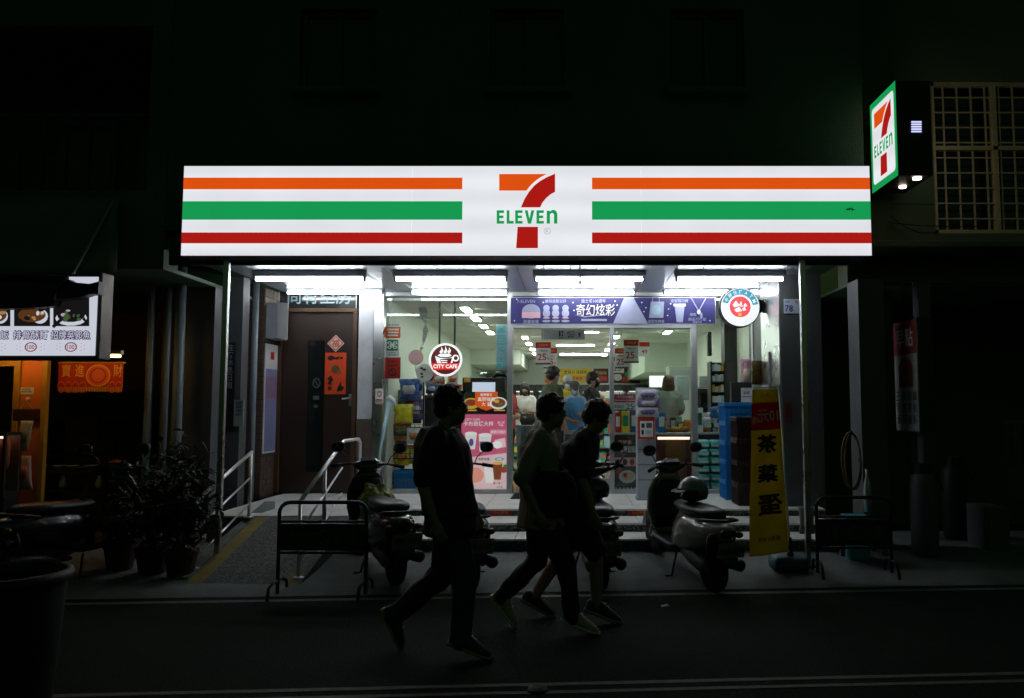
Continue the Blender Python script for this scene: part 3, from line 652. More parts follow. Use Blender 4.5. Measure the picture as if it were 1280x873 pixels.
# ceiling runner strips between panels
for i in range(7):
    x = IX0 + (i + 1) * (IX1 - IX0) / 8; MB().box(x - .012, x + .012, FAC + .14, IY1, IC - .008, IC - .001).build('ceiling_batten', M['white'], ic)
for j in range(11):
    y = FAC + 1 + j * 1.2; MB().box(IX0, IX1, y - .012, y + .012, IC - .016, IC - .009).build('ceiling_batten', M['white'], ic)
# sloping bulkheads
struct(MB().box(IX0, -1.25, 20.2, IY1, 2.72, IC).build('shop_bulkhead', M['cream']))
struct(MB().box(1.75, IX1, 18.5, IY1, 2.45, IC).build('shop_bulkhead', M['cream']))
def panel_lamp(x, y, w, l, label, group, z=IC - .02):
    t = thing('ceiling_lamp', label, 'lamp', (x, y, z), 0, group)
    MB().box(x - w / 2 - .02, x + w / 2 + .02, y - l / 2 - .02, y + l / 2 + .02, z - .004, z + .018).build('housing', M['white'], t)
    MB().box(x - w / 2, x + w / 2, y - l / 2, y + l / 2, z - .016, z - .006).build('diffuser', M['itube'], t)
for x, lab, ys in ((-1.55, 'lengthwise white ceiling lamp in the row above the coffee counter', (11.9, 13.1, 14.3, 15.5)), (-.93, 'lengthwise white ceiling lamp in the row left of the restroom sign', (16.6, 18.2, 19.8, 21.4)), (.96, 'lengthwise white ceiling lamp in the row above the magazine shelves', (16.4, 18.2, 20.0, 21.8)), (1.9, 'lengthwise white ceiling lamp above the service counter', (12.2, 13.6, 15.4))):
    for y in ys: panel_lamp(x, y, .11, .52, lab, lab[:-2] + ' rows')
for (u0, u1, v, y, w) in ((678, 748, 427, 15.4, 'nearest the restroom sign'), (696, 743, 441, 18.6, 'in the middle of the shop'), (700, 755, 450, 21.6, 'closest to the drinks fridges')):
    a, _ = P(u0, v, y); b, _ = P(u1, v, y); panel_lamp((a + b) / 2, y, b - a, .09, 'crosswise white ceiling lamp %s' % w, 'crosswise shop ceiling lamps')
# ---------------------------------------------------------------- drinks fridges at the back
rnd = random.Random(3)
PAL = [M['redp'], M['orangep'], M['greenp'], M['yellowp'], M['whitep'], M['lblue'], M['teal'], M['brownp'], M['purplep'], M['pinkp'], M['goldp']]
FG = lit('fridge_glow', (235, 245, 255), 1.6)
for i in range(7):
    x = -2.3 + i * .66
    t = thing('drinks_fridge', 'black framed upright drinks fridge against the back wall', 'fridge', (x + .3, 23.2, LZ), 0, 'drinks fridges along the back wall')
    MB().box(x, x + .04, 23.2, 23.95, LZ, 2.3).box(x + .60, x + .64, 23.2, 23.95, LZ, 2.3).box(x + .04, x + .60, 23.2, 23.95, LZ, LZ + .15).box(x + .04, x + .60, 23.2, 23.95, 2.12, 2.3).build('cabinet', M['black'], t)
    MB().box(x + .05, x + .59, 23.9, 23.93, LZ + .16, 2.11).build('back_panel', M['white'], t)
    MB().box(x + .08, x + .56, 23.3, 23.34, 2.09, 2.115).build('light_strip', FG, t)
    bt = MB()
    for k in range(5):
        z = LZ + .2 + k * .3
        MB().box(x + .04, x + .60, 23.35, 23.9, z - .015, z).build('shelf', M['alu'], t)
        for q in range(7):
            bt.use(rnd.choice(PAL)); xx = x + .08 + q * .075; bt.lathe((xx, 23.45, z), [(.026, 0), (.028, .1), (.026, .15), (.011, .2), (.011, .22)], 7)
    b = bt.build('bottles', None, t); b['kind'] = 'stuff'
    MB().box(x + .045, x + .595, 23.21, 23.216, LZ + .16, 2.11).build('door_glass', M['pane'], t)
# posters over the fridges
for (px, base, els, lab) in (
    ((700, 461, 738.5, 478.5), M['yellowp'], [('t', .5, .25, .25, '會員日 滿額贈', M['brownp']), ('r', .05, .5, .95, .9, M['goldp']), ('t', .5, .7, .24, '限時優惠', M['redp'])], 'yellow offer poster on the back wall over the fridges'),
    ((742, 461, 760.5, 479), M['brownp'], [('t', .5, .3, .25, '熱咖啡', M['goldp']), ('r', .1, .55, .9, .85, M['redp'])], 'dark brown coffee poster on the back wall'),
    ((765, 461, 800, 479), M['brownp'], [('e', .65, .4, .2, .3, M['greenp']), ('e', .75, .6, .18, .25, M['yellowp']), ('e', .5, .75, .2, .2, M['redp']), ('e', .2, .6, .15, .25, M['whitep'])], 'food picture poster on the back wall over the fridges'),
    ((681, 470, 692, 479), M['goldp'], [('r', .1, .5, .9, .9, M['orangep'])], 'small orange poster on the back wall beside the yellow one')):
    sheet('wall_poster', lab, 'poster', px, 23.98, base, els)
# hanging restroom sign
t = sheet('restroom_sign', 'grey hanging restroom direction sign with an arrow inside the shop', 'sign', (677, 412, 731, 424.5), 13.0, M['grey'], [('e', .42, .25, .025, .1, M['ink']), ('r', .40, .35, .44, .7, M['ink']), ('e', .48, .25, .025, .1, M['ink']), ('p', [(.46, .7), (.48, .3), (.50, .7)], M['ink']), ('r', .60, .22, .75, .5, M['ink']), ('t', .675, .36, .18, 'ATM', M['whitep'], .12), ('t', .44, .86, .2, '化妝室', M['ink'], .12), ('t', .675, .74, .3, '廁所', M['ink'], .14), ('p', [(.84, .5), (.88, .3), (.92, .5), (.895, .5), (.895, .75), (.865, .75), (.865, .5)], M['brownp'])], thick=.03)
zt = P(0, 412, 13.)[1]
for uu in (684, 724): xx = P(uu, 412, 13.)[0]; MB().tube([(xx, 13.015, zt), (xx, 13.015, IC)], .005, 5).build('hanger', M['steel'], t)
# hanging price cards
for i, (px, y, lab) in enumerate((((669.5, 428, 688.5, 456), 12.6, 'nearest hanging price card left of the doorway, number 25 in red'), ((679.5, 435.5, 696.5, 461), 13.6, 'middle hanging price card half hidden behind the left price card'), ((681, 444, 694, 468), 14.8, 'rear hanging price card behind two others left of the doorway'),
        ((779.5, 425, 798.5, 454), 12.4, 'nearest hanging price card behind the sliding door glass, number 25 in red'), ((768.5, 435.5, 785.5, 461), 13.4, 'middle hanging price card beside the door mullion'), ((765.5, 446, 780, 468), 14.4, 'rear hanging price card lowest beside the door mullion'))):
    t = sheet('price_card', lab, 'price card', px, y, M['whitep'], [('r', 0, 0, 1, .26, M['redp']), ('t', .5, .13, .10, '天天好康', M['goldp']), ('t', .5, .38, .09, '每滿200元', M['ink']), ('t', .42, .66, .30, '25', M['redp']), ('t', .82, .74, .1, '元', M['redp']), ('r', 0, .92, 1, 1, M['dgrey'])], group=None, thick=.006)
    xx, zz = P((px[0] + px[2]) / 2, px[1], y); MB().tube([(xx, y + .003, zz), (xx, y + .003, IC)], .003, 4).build('string', M['white'], t)
# ---------------------------------------------------------------- gondola shelves in the shop
def carton(name, x0, x1, y0, y1, z0, z1, m, label, group, cat='carton', m2=None):
    t = thing(name, label, cat, ((x0 + x1) / 2, (y0 + y1) / 2, z0), 0, group)
    MB().box(x0, x1, y0, y1, z0, z1).build('box_body', m, t, bev=.004)
    if m2: MB().box(x0 + (x1 - x0) * .15, x1 - (x1 - x0) * .15, y0 - .003, y0 - .0005, z0 + (z1 - z0) * .3, z1 - (z1 - z0) * .2).build('printed_label', m2, t)
    return t
def gondola(x0, x1, y0, y1, top, rows, lab, glab):
    t = thing('shelf_unit', lab, 'shelf', ((x0 + x1) / 2, y0, LZ))
    [MB().box(xq, xq + .02, y0, y1, LZ, top).build('side_panel', M['dgrey'], t) for xq in (x0, x1 - .02)]; MB().box(x0 + .02, x1 - .02, y1 - .03, y1, LZ, top).build('back_panel', M['white'], t)
    dz = (top - LZ - .1) / rows
    for k in range(rows):
        z = LZ + .1 + k * dz; MB().box(x0 + .02, x1 - .02, y0, y1 - .03, z - .02, z).build('shelf', M['alu'], t)
        x = x0 + .04
        while x < x1 - .12:
            w = rnd.uniform(.08, .16); h = rnd.uniform(.45, .8) * dz
            carton('goods_box', x, min(x + w, x1 - .03), y0 + .02, y0 + .2, z, z + h, rnd.choice(PAL), 'small coloured grocery box on the %s' % glab, 'grocery boxes on the ' + glab, 'grocery', rnd.choice(PAL)); x += w + .012
gondola(-1.55, -.75, 18.2, 18.6, 1.75, 4, 'grey shelf unit behind the woman in the white shirt', 'shelf behind the woman in white')
gondola(.25, 1.15, 16.2, 16.6, 1.95, 5, 'grey shelf unit seen through the door mullion gap', 'shelf behind the queue')
# ---------------------------------------------------------------- coffee counter in the left window
def Q(u0, v0, u1, v1, y): a, zt_ = P(u0, v0, y); b, zb_ = P(u1, v1, y); return a, b, zb_, zt_
a, b, z0_, z1_ = Q(531, 494, 634, 612, 11.6)
cc = thing('coffee_counter', 'dark coffee counter standing behind the left shop window', 'counter', ((a + b) / 2, 11.6, LZ))
MB().box(a, b - .03, 11.6, 12.2, LZ, z1_ - .04).build('cabinet', M['black'], cc); MB().box(a - .02, b - .01, 11.57, 12.22, z1_ - .038, z1_).build('worktop', M['dgrey'], cc, bev=.006)
x0, x1, zb_, zt_ = Q(578, 472, 631, 492, 11.75)
cm = thing('coffee_machine', 'black coffee machine with a pale screen on the coffee counter', 'coffee machine', ((x0 + x1) / 2, 11.75, z1_))
MB().box(x0, x1, 11.75, 12.15, z1_, zt_).build('body', M['black'], cm, bev=.015)
q = Q(590.5, 478, 619, 491, 11.74); MB().box(q[0], q[1], 11.738, 11.749, q[2], q[3]).build('screen', lit('machine_screen', (205, 215, 235), .8), cm)
q = Q(580, 473, 588, 478, 11.74); MB().box(q[0], q[1], 11.738, 11.749, q[2], q[3]).build('badge', M['goldp'], cm)
q = P(605, 466, 11.9); MB().sect([((q[0] - .2, 11.95, zt_ + .02), (0, .12, 0), (0, 0, .02)), ((q[0] - .1, 11.95, zt_ + .04), (0, .14, 0), (0, 0, .045)), ((q[0] + .12, 11.95, zt_ + .04), (0, .14, 0), (0, 0, .045)), ((q[0] + .2, 11.95, zt_ + .02), (0, .12, 0), (0, 0, .02))], 14).build('bean_hopper', M['pane'], cm, smooth=True)
q = P(624, 464, 11.9); MB().sect([((q[0] - .1, 11.9, zt_), (0, .06, 0), (0, 0, .03)), ((q[0] - .03, 11.9, zt_ + .06), (0, .08, 0), (0, 0, .04)), ((q[0] + .08, 11.9, zt_ + .05), (0, .07, 0), (0, 0, .04)), ((q[0] + .12, 11.9, zt_), (0, .03, 0), (0, 0, .02))], 12).build('hopper_lid', M['black'], cm, smooth=True)
# cups and jars on the coffee counter
for i in range(9):
    x, _ = P(538 + i * 4.6, 488, 11.7); h = .12 + .05 * rnd.random(); m = [M['orangep'], M['whitep'], M['lblue'], M['redp']][i % 4]
    tag(MB().lathe((x, 11.7 + .05 * (i % 2), z1_), [(.024, 0), (.032, h * .7), (.034, h * .72), (.034, h)], 10).build('paper_cup', m, smooth=False), 'paper cup stack on the coffee counter beside the coffee machine', 'cup', 'cup stacks on the coffee counter')
# posters on the inside of the glass in front of the counter
GP = FAC + .012
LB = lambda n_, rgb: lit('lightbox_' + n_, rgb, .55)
LEAF = pr('dark_leaf_print', (28, 44, 24)); NOOD = pr('noodle_print', (222, 170, 84)); MEAT = pr('meat_print', (150, 66, 40)); CUP = pr('cup_print', (232, 230, 226)); ICED = pr('iced_coffee_print', (124, 66, 36))
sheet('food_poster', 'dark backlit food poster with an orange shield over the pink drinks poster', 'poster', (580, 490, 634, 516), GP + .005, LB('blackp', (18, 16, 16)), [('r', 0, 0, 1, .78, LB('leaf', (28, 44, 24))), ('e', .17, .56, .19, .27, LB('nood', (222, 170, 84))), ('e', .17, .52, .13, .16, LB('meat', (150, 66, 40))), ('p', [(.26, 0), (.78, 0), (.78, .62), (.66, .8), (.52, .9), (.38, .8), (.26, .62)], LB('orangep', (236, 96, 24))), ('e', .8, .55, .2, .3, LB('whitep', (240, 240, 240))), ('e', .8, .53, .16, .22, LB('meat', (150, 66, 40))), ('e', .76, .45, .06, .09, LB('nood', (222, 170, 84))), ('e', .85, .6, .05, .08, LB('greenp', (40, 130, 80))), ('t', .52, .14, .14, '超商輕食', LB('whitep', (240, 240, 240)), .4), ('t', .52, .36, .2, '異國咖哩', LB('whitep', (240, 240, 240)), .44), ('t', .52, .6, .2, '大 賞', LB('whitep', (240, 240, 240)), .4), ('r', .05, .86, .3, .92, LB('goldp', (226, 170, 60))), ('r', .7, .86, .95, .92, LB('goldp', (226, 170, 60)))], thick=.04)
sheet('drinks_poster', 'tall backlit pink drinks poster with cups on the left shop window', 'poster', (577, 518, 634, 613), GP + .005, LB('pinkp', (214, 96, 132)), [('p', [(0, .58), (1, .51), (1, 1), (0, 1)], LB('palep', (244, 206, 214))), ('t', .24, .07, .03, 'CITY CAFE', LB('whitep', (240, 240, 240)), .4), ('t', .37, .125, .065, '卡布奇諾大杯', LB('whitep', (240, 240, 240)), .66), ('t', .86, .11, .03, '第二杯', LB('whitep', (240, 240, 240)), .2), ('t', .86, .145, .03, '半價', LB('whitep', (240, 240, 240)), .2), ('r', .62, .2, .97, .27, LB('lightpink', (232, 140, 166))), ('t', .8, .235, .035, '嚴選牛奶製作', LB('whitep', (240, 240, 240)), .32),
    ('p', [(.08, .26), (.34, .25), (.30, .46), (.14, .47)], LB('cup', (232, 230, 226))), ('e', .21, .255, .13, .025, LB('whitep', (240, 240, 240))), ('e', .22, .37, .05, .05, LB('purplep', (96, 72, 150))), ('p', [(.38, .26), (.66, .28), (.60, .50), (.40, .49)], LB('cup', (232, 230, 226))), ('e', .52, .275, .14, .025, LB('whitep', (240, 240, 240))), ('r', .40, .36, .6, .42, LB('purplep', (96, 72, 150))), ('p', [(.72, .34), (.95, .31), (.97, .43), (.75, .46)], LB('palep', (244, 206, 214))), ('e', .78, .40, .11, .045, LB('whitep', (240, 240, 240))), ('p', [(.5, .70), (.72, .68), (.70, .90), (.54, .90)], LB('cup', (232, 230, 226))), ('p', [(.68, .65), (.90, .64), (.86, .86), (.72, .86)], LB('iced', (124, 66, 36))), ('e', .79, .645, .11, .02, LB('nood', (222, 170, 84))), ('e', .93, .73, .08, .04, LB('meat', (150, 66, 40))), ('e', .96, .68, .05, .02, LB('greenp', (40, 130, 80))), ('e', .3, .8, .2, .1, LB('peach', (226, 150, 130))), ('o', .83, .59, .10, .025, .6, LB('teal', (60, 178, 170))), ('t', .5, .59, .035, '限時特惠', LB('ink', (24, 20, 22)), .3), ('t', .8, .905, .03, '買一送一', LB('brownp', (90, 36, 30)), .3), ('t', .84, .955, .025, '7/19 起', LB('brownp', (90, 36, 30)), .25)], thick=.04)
# stickers on the left edge of the window
sheet('window_sticker', 'orange payment sticker on the left edge of the coffee window', 'sticker', (481.5, 409, 500.5, 423), GP, M['orangep'], [('t', .5, -.18, .22, '7-ELEVEN', M['bluep'], .8), ('r', .15, .15, .9, .3, M['whitep']), ('r', .2, .42, .9, .55, M['whitep']), ('r', .15, .68, .85, .82, M['whitep'])], thick=.002)
def knot(els_m): return [('o', .3, .3, .16, .15, .5, els_m), ('o', .7, .3, .16, .15, .5, els_m), ('o', .3, .7, .16, .15, .5, els_m), ('o', .7, .7, .16, .15, .5, els_m), ('r', .36, .36, .64, .64, els_m)]
sheet('window_sticker', 'white sticker with a green four-loop recycling knot on the coffee window', 'sticker', (482, 424.5, 499, 446), GP, M['whitep'], [('r', .1, .02, .9, .66, M['greenp'])] + [(e[0], e[1], e[2] * .62 + .02, e[3], e[4] * .62, *e[5:]) if e[0] == 'o' else (e[0], e[1], e[2] * .62 + .02, e[3], e[4] * .62 + .02, e[5]) for e in knot(M['whitep'])] + [('t', .5, .76, .1, '歡迎回收', M['dgrey']), ('t', .5, .9, .1, '電池光碟', M['dgrey'])], thick=.002)
sheet('window_sticker', 'red square notice with a dark ring on the coffee window', 'sticker', (481.5, 447, 500.5, 473.5), GP, M['redp'], [('t', .5, .2, .13, '錄影中', M['brownp']), ('r', .2, .36, .8, .4, M['brownp']), ('o', .5, .7, .24, .19, .7, M['brownp']), ('p', [(.38, .6), (.43, .56), (.62, .8), (.57, .84)], M['brownp'])], thick=.002)
sheet('window_sticker', 'small white and pink warning sticker on the steel column', 'sticker', (469.5, 486, 479, 505), FAC - .108, M['whitep'], [('o', .5, .35, .3, .2, .6, M['pinkp']), ('r', .1, .7, .9, .78, M['redp']), ('r', .1, .85, .9, .9, M['dgrey'])], thick=.002)
sheet('window_sticker', 'tall pale blue sticker strip with recycling, no-smoking and no-pets symbols', 'sticker', (620.5, 405.5, 633.5, 462), GP, M['lblue'], [(e[0], e[1], e[2] * .22 + .01, e[3], e[4] * .22, *e[5:]) if e[0] == 'o' else (e[0], e[1], e[2] * .22 + .01, e[3], e[4] * .22 + .01, e[5]) for e in knot(M['teal'])] + [('r', .1, .25, .9, .27, M['teal']), ('r', .1, .3, .9, .32, M['teal']), ('t', .5, .37, .05, '便利商店', M['teal']), ('r', .1, .43, .9, .45, M['teal']), ('o', .5, .58, .36, .08, .82, M['teal']), ('p', [(.25, .54), (.33, .53), (.78, .62), (.7, .63)], M['teal']), ('r', .3, .575, .75, .59, M['teal']), ('o', .3, .79, .2, .045, .7, M['teal']), ('o', .72, .79, .2, .045, .7, M['teal']), ('r', .1, .87, .5, .94, M['teal']), ('r', .6, .87, .9, .95, M['teal'])], thick=.002)
# ---------------------------------------------------------------- round cafe sign
y = FAC + .25; c = P(557, 450, y); rr = 21.2 * y / F
cs = thing('cafe_sign', 'round lit cafe sign with a white cup hanging in the window', 'sign', (c[0], y, c[1] - rr))
MB().lathe((c[0], y + .05, c[1]), [(0, 0), (rr, 0), (rr, .05), (0, .05)], 40, (0, -1, 0)).build('rim', M['white'], cs, smooth=False)
fo = Vector((c[0], y, c[1])); CW = lit('cafe_white', (248, 248, 248), 1.0); CM = lit('cafe_maroon', (84, 22, 30), 1.0); CRD = lit('cafe_red', (214, 40, 40), 1.1)
a = MB().use(CW).disc(0, 0, rr * .985, rr * .985, fo, off=.002, n=40).use(CM).disc(0, 0, rr * .86, rr * .86, fo, off=.004, n=40)
a.use(CW).poly([(-.62 * rr, .22 * rr), (.52 * rr, .22 * rr), (.42 * rr, -.15 * rr), (.2 * rr, -.42 * rr), (-.25 * rr, -.42 * rr), (-.5 * rr, -.15 * rr)], fo, off=.006)
a.use(CM).poly([(-.35 * rr, .02 * rr), (.40 * rr, .12 * rr), (.30 * rr, -.2 * rr), (.05 * rr, -.4 * rr), (-.2 * rr, -.3 * rr)], fo, off=.007)
for k in range(3): a.use(CW).poly([(-.3 * rr + k * .06 * rr, -.02 * rr - k * .11 * rr), (.12 * rr, -.02 * rr - k * .11 * rr), (.1 * rr, -.07 * rr - k * .11 * rr), (-.28 * rr + k * .06 * rr, -.08 * rr - k * .11 * rr)], fo, off=.009)
a.use(CM).disc(-.05 * rr, .24 * rr, .5 * rr, .15 * rr, fo, off=.008, n=28).use(CW).disc(-.05 * rr, .26 * rr, .4 * rr, .1 * rr, fo, off=.01, n=28)
a.use(CW).disc(.6 * rr, .1 * rr, .2 * rr, .2 * rr, fo, off=.006, ri=.6)
for k, (x, h) in enumerate(((-.25, .42), (-.02, .48), (.2, .4))): a.poly([(x * rr - .06 * rr, .36 * rr), (x * rr + .05 * rr, .36 * rr), (x * rr + .12 * rr, .55 * rr), (x * rr, (.36 + h) * rr), (x * rr + .0 * rr, .6 * rr), (x * rr - .1 * rr, .5 * rr)], fo, off=.006)
a.build('printed_artwork', None, cs)
MB().use(CRD).poly([(-.86 * rr, -.2 * rr), (.83 * rr, -.2 * rr), (.72 * rr, -.55 * rr), (-.7 * rr, -.62 * rr)], fo, off=.012).build('red_band', None, cs)
MB().use(CW).text('CITY CAFE', 0, -.39 * rr, .23 * rr, fo, off=.015, w=1.42 * rr, bold=.03).build('lettering', None, cs)
for uu in (549, 568): x = P(uu, 430, y)[0]; MB().tube([(x, y + .025, c[1] + rr * .88), (x, y + .025, IC)], .014, 8).build('hanging_rod', M['dark'], cs)
# paper fans and the foil streamer
for (u, v, r_, m, lab) in ((520, 447, 9.5, M['palep'], 'pale pink round paper fan hanging in the coffee window'), (531, 466, 11, M['whitep'], 'white round fan with dark blots leaning in the coffee window')):
    y = 11.35; x, z = P(u, v, y); r_ *= y / F
    t = thing('paper_fan', lab, 'fan', (x, y, z - r_))
    MB().lathe((x, y + .006, z), [(0, 0), (r_, 0), (r_, .006), (0, .006)], 24, (0, -1, 0)).build('disc', m, t)
    MB().box(x - .007, x + .007, y + .0, y + .008, z - r_ - .1, z - r_ * .8).build('handle', M['paper'], t)
    if v > 460:
        a = MB()
        for k in range(5): a.use(M['ink']).disc(rnd.uniform(-.5, .5) * r_, rnd.uniform(-.5, .5) * r_, r_ * rnd.uniform(.1, .22), r_ * rnd.uniform(.08, .16), (x, y, z), off=.002 + .001 * k, n=9)
        a.build('printed_artwork', None, t)
y = 11.5; mb = MB(); vs = []
for i in range(24):
    tt = i / 23; x, z = P(528 + 3.0 * math.sin(tt * 4), 384 + 58 * tt, y); ww = .05 + .03 * abs(math.sin(tt * 9)) ; an = tt * 5 + rnd.uniform(-.5, .5)
    vs += [(x - ww * math.cos(an) * .9 - .01, y - ww * math.sin(an) * .5, z), (x + ww * math.cos(an) * .6 + .02, y + ww * math.sin(an) * .5, z + .01)]
mb.add(vs, [(2 * i, 2 * i + 1, 2 * i + 3, 2 * i + 2) for i in range(23)])
tag(mb.build('foil_streamer', M['steel']), 'crumpled silver foil streamer hanging behind the coffee window', 'streamer')
# ---------------------------------------------------------------- snack rack in the left window
x0, x1, zb_, zt_ = Q(489, 478, 529, 612, 11.5)
rk = thing('snack_rack', 'dark wire snack rack behind the left window edge', 'rack', ((x0 + x1) / 2, 11.5, LZ))
for (xx, yy) in ((x0, 11.45), (x1, 11.45), (x0, 11.8), (x1, 11.8)): MB().tube([(xx, yy, LZ), (xx, yy, zt_)], .012, 6).build('upright', M['dark'], rk)
for k in range(4):
    z = LZ + .1 + k * .34
    s_ = MB().tube([(x0, 11.45, z), (x1, 11.45, z), (x1, 11.8, z), (x0, 11.8, z)], .008, 5, closed=True)
    for j in range(9): xx = x0 + (x1 - x0) * j / 8; s_.tube([(xx, 11.45, z), (xx, 11.45, z + .14)], .004, 4)
    for j in range(6): s_.tube([(x0, 11.45 + .07 * j, z), (x1, 11.45 + .07 * j, z)], .004, 4)
    s_.tube([(x0, 11.45, z + .14), (x1, 11.45, z + .14)], .005, 4).tube([(x0, 11.45, z + .07), (x1, 11.45, z + .07)], .004, 4)
    s_ = s_.build('wire_shelf', M['dark'], rk); 
def bag(u, v, w, h, y, m, label, m2=None, group=None, name='snack_bag', cat='snack bag', rot=0.):
    x, z = P(u, v, y); W_ = w * y / F / 2; H_ = h * y / F / 2
    t = thing(name, label, cat, (x, y, z - H_), 0, group)
    secs = []
    for k in range(9):
        s = -1 + k / 4; f = max(.06, (1 - abs(s) ** 3)); ww = W_ * (1 + .06 * abs(s)) * (1 + .05 * rnd.uniform(-1, 1))
        secs.append(((x + s * H_ * math.sin(rot) + rnd.uniform(-.004, .004), y, z + s * H_ * math.cos(rot)), (ww, 0, 0), (0, .32 * W_ * f + .002, 0)))
    o = MB().sect(secs, 12, 2.6).build('bag_body', m, t, smooth=True)
    if m2: MB().sect([((x, y - .3 * W_ - .002, z - H_ * .45), (W_ * .5, 0, 0), (0, .012, 0)), ((x, y - .36 * W_ - .002, z), (W_ * .7, 0, 0), (0, .012, 0)), ((x, y - .3 * W_ - .002, z + H_ * .4), (W_ * .55, 0, 0), (0, .012, 0))], 10).build('printed_label', m2, t, smooth=True)
    return t
SH = lambda nm, rgb: pr('foil_' + nm, rgb, .28, var=.35, scale=14, spec=.7, bump=.3)
fy, fw, fb, fp, fo_, fg = SH('yellow', (206, 196, 40)), SH('white', (200, 205, 210)), SH('blue', (52, 88, 150)), SH('purple', (110, 90, 140)), SH('orange', (190, 110, 60)), SH('green', (70, 110, 60))
for (u, v, w, h, y, m, m2, lab) in ((512, 487, 24, 26, 11.42, fb, fw, 'big blue and white snack bag on top of the wire rack'), (524, 484, 14, 22, 11.55, fw, fb, 'silver white snack bag beside the blue one on the rack top'), (505, 517, 22, 24, 11.42, fy, None, 'bright yellow snack bag in the wire rack'), (521, 512, 16, 26, 11.5, fp, fw, 'purple and white snack bag in the wire rack'), (503, 540, 22, 22, 11.5, fo_, fg, 'brown orange snack bag in the middle of the wire rack'), (519, 545, 20, 20, 11.45, fw, fo_, 'white snack bag with orange label in the wire rack'), (500, 556, 18, 16, 11.6, fg, None, 'dull green snack bag low in the wire rack'), (502, 571, 18, 22, 11.5, fy, fo_, 'ochre yellow snack bag above the blue crate'), (520, 570, 20, 20, 11.5, fy, fw, 'pale yellow snack bag above the blue crate'), (515, 500, 20, 14, 11.62, fp, None, 'dark purple snack bag behind the yellow one')):
    bag(u, v, w, h, y, m, lab, m2)
# more bags pegged above the rack and on the window sill
for i, (u, v, w, h, y, m, m2, lab) in enumerate(((490, 487, 12, 20, 11.7, fg, fy, 'small green and yellow bag clipped beside the red notice'), (538, 472, 13, 18, 11.8, fw, fp, 'silver bag leaning behind the white round fan'), (549, 474, 14, 16, 11.75, fo_, fw, 'orange bag behind the cafe sign'), (566, 474, 12, 18, 11.8, fw, fo_, 'white bag between the cafe sign and the coffee machine'), (540, 486, 14, 12, 11.62, fb, fw, 'blue and white pouch lying on the coffee counter'))):
    bag(u, v, w, h, y, m, lab, m2)
r3 = random.Random(21)
for i in range(16):                                   # second, deeper layer of the rack
    u = 493 + (i % 4) * 9.5; v = 497 + (i // 4) * 23
    bag(u, v, 11, 19, 11.72, r3.choice([fy, fw, fb, fp, fo_, fg]), 'crumpled snack bag in the rear layer of the wire rack', r3.choice([fw, fy, fo_, None]), 'snack bags in the rear layer of the wire rack')
# blue mesh crates
def crate(x0, x1, y0, y1, z0, z1, m, label, group=None, name='plastic_crate'):
    t = thing(name, label, 'crate', ((x0 + x1) / 2, (y0 + y1) / 2, z0), 0, group)
    h = z1 - z0; th = .012
    MB().box(x0, x1, y0, y1, z0, z0 + th).build('base', m, t)
    MB().box(x0 - .01, x1 + .01, y0 - .01, y0 + th, z1 - h * .2, z1).box(x0 - .01, x1 + .01, y1 - th, y1 + .01, z1 - h * .2, z1).box(x0 - .01, x0 + th, y0 + th, y1 - th, z1 - h * .2, z1).box(x1 - th, x1 + .01, y0 + th, y1 - th, z1 - h * .2, z1).build('rim', m, t, bev=.004)
    w = MB(); n = 7
    w.box(x0, x1, y0 + .012, y0 + .02, z0 + th, z1 - h * .2).box(x0, x1, y1 - .02, y1 - .012, z0 + th, z1 - h * .2).box(x0 + .012, x0 + .02, y0 + .02, y1 - .02, z0 + th, z1 - h * .2).box(x1 - .02, x1 - .012, y0 + .02, y1 - .02, z0 + th, z1 - h * .2)
    w.build('side_wall', m, t)
    for i in range(n):
        xx = x0 + (x1 - x0 - .014) * i / (n - 1); MB().box(xx, xx + .014, y0 - .004, y0 + .012, z0 + th, z1 - h * .2).build('rib', m, t)
        yy = y0 + (y1 - y0 - .014) * i / (n - 1); MB().box(x0 - .004, x0 + .012, yy, yy + .014, z0 + th, z1 - h * .2).build('rib', m, t)
    MB().box(x0, x1, y0 - .004, y0 + .011, z0 + h * .45, z0 + h * .5).build('rib', m, t)
    return t
x0, x1, zb_, zt_ = Q(494, 588, 520, 611, 11.45); crate(x0, x1, 11.4, 11.75, LZ, zt_, M['skyp'], 'bright blue plastic crate under the wire snack rack')
# pale blue mop leaning in the corner
x, z = P(487, 500, 10.74); x2, z2 = P(476, 562, 10.7)
mp = thing('mop', 'pale blue wrapped mop leaning against the window corner beside the steel column', 'mop', (x2, 10.66, LZ))
MB().tube([(x2 - .03, 10.74, LZ), (x2, 10.68, z2), (x, 10.74, z)], [.016, .02, .03], 8).build('handle', M['lblue'], mp, smooth=True)
MB().tube([(x - .04, 10.74, z + .0), (x, 10.73, z + .035), (x + .06, 10.72, z - .01), (x + .09, 10.72, z - .08)], [.02, .035, .03, .012], 8).build('head', M['white'], mp, smooth=True)
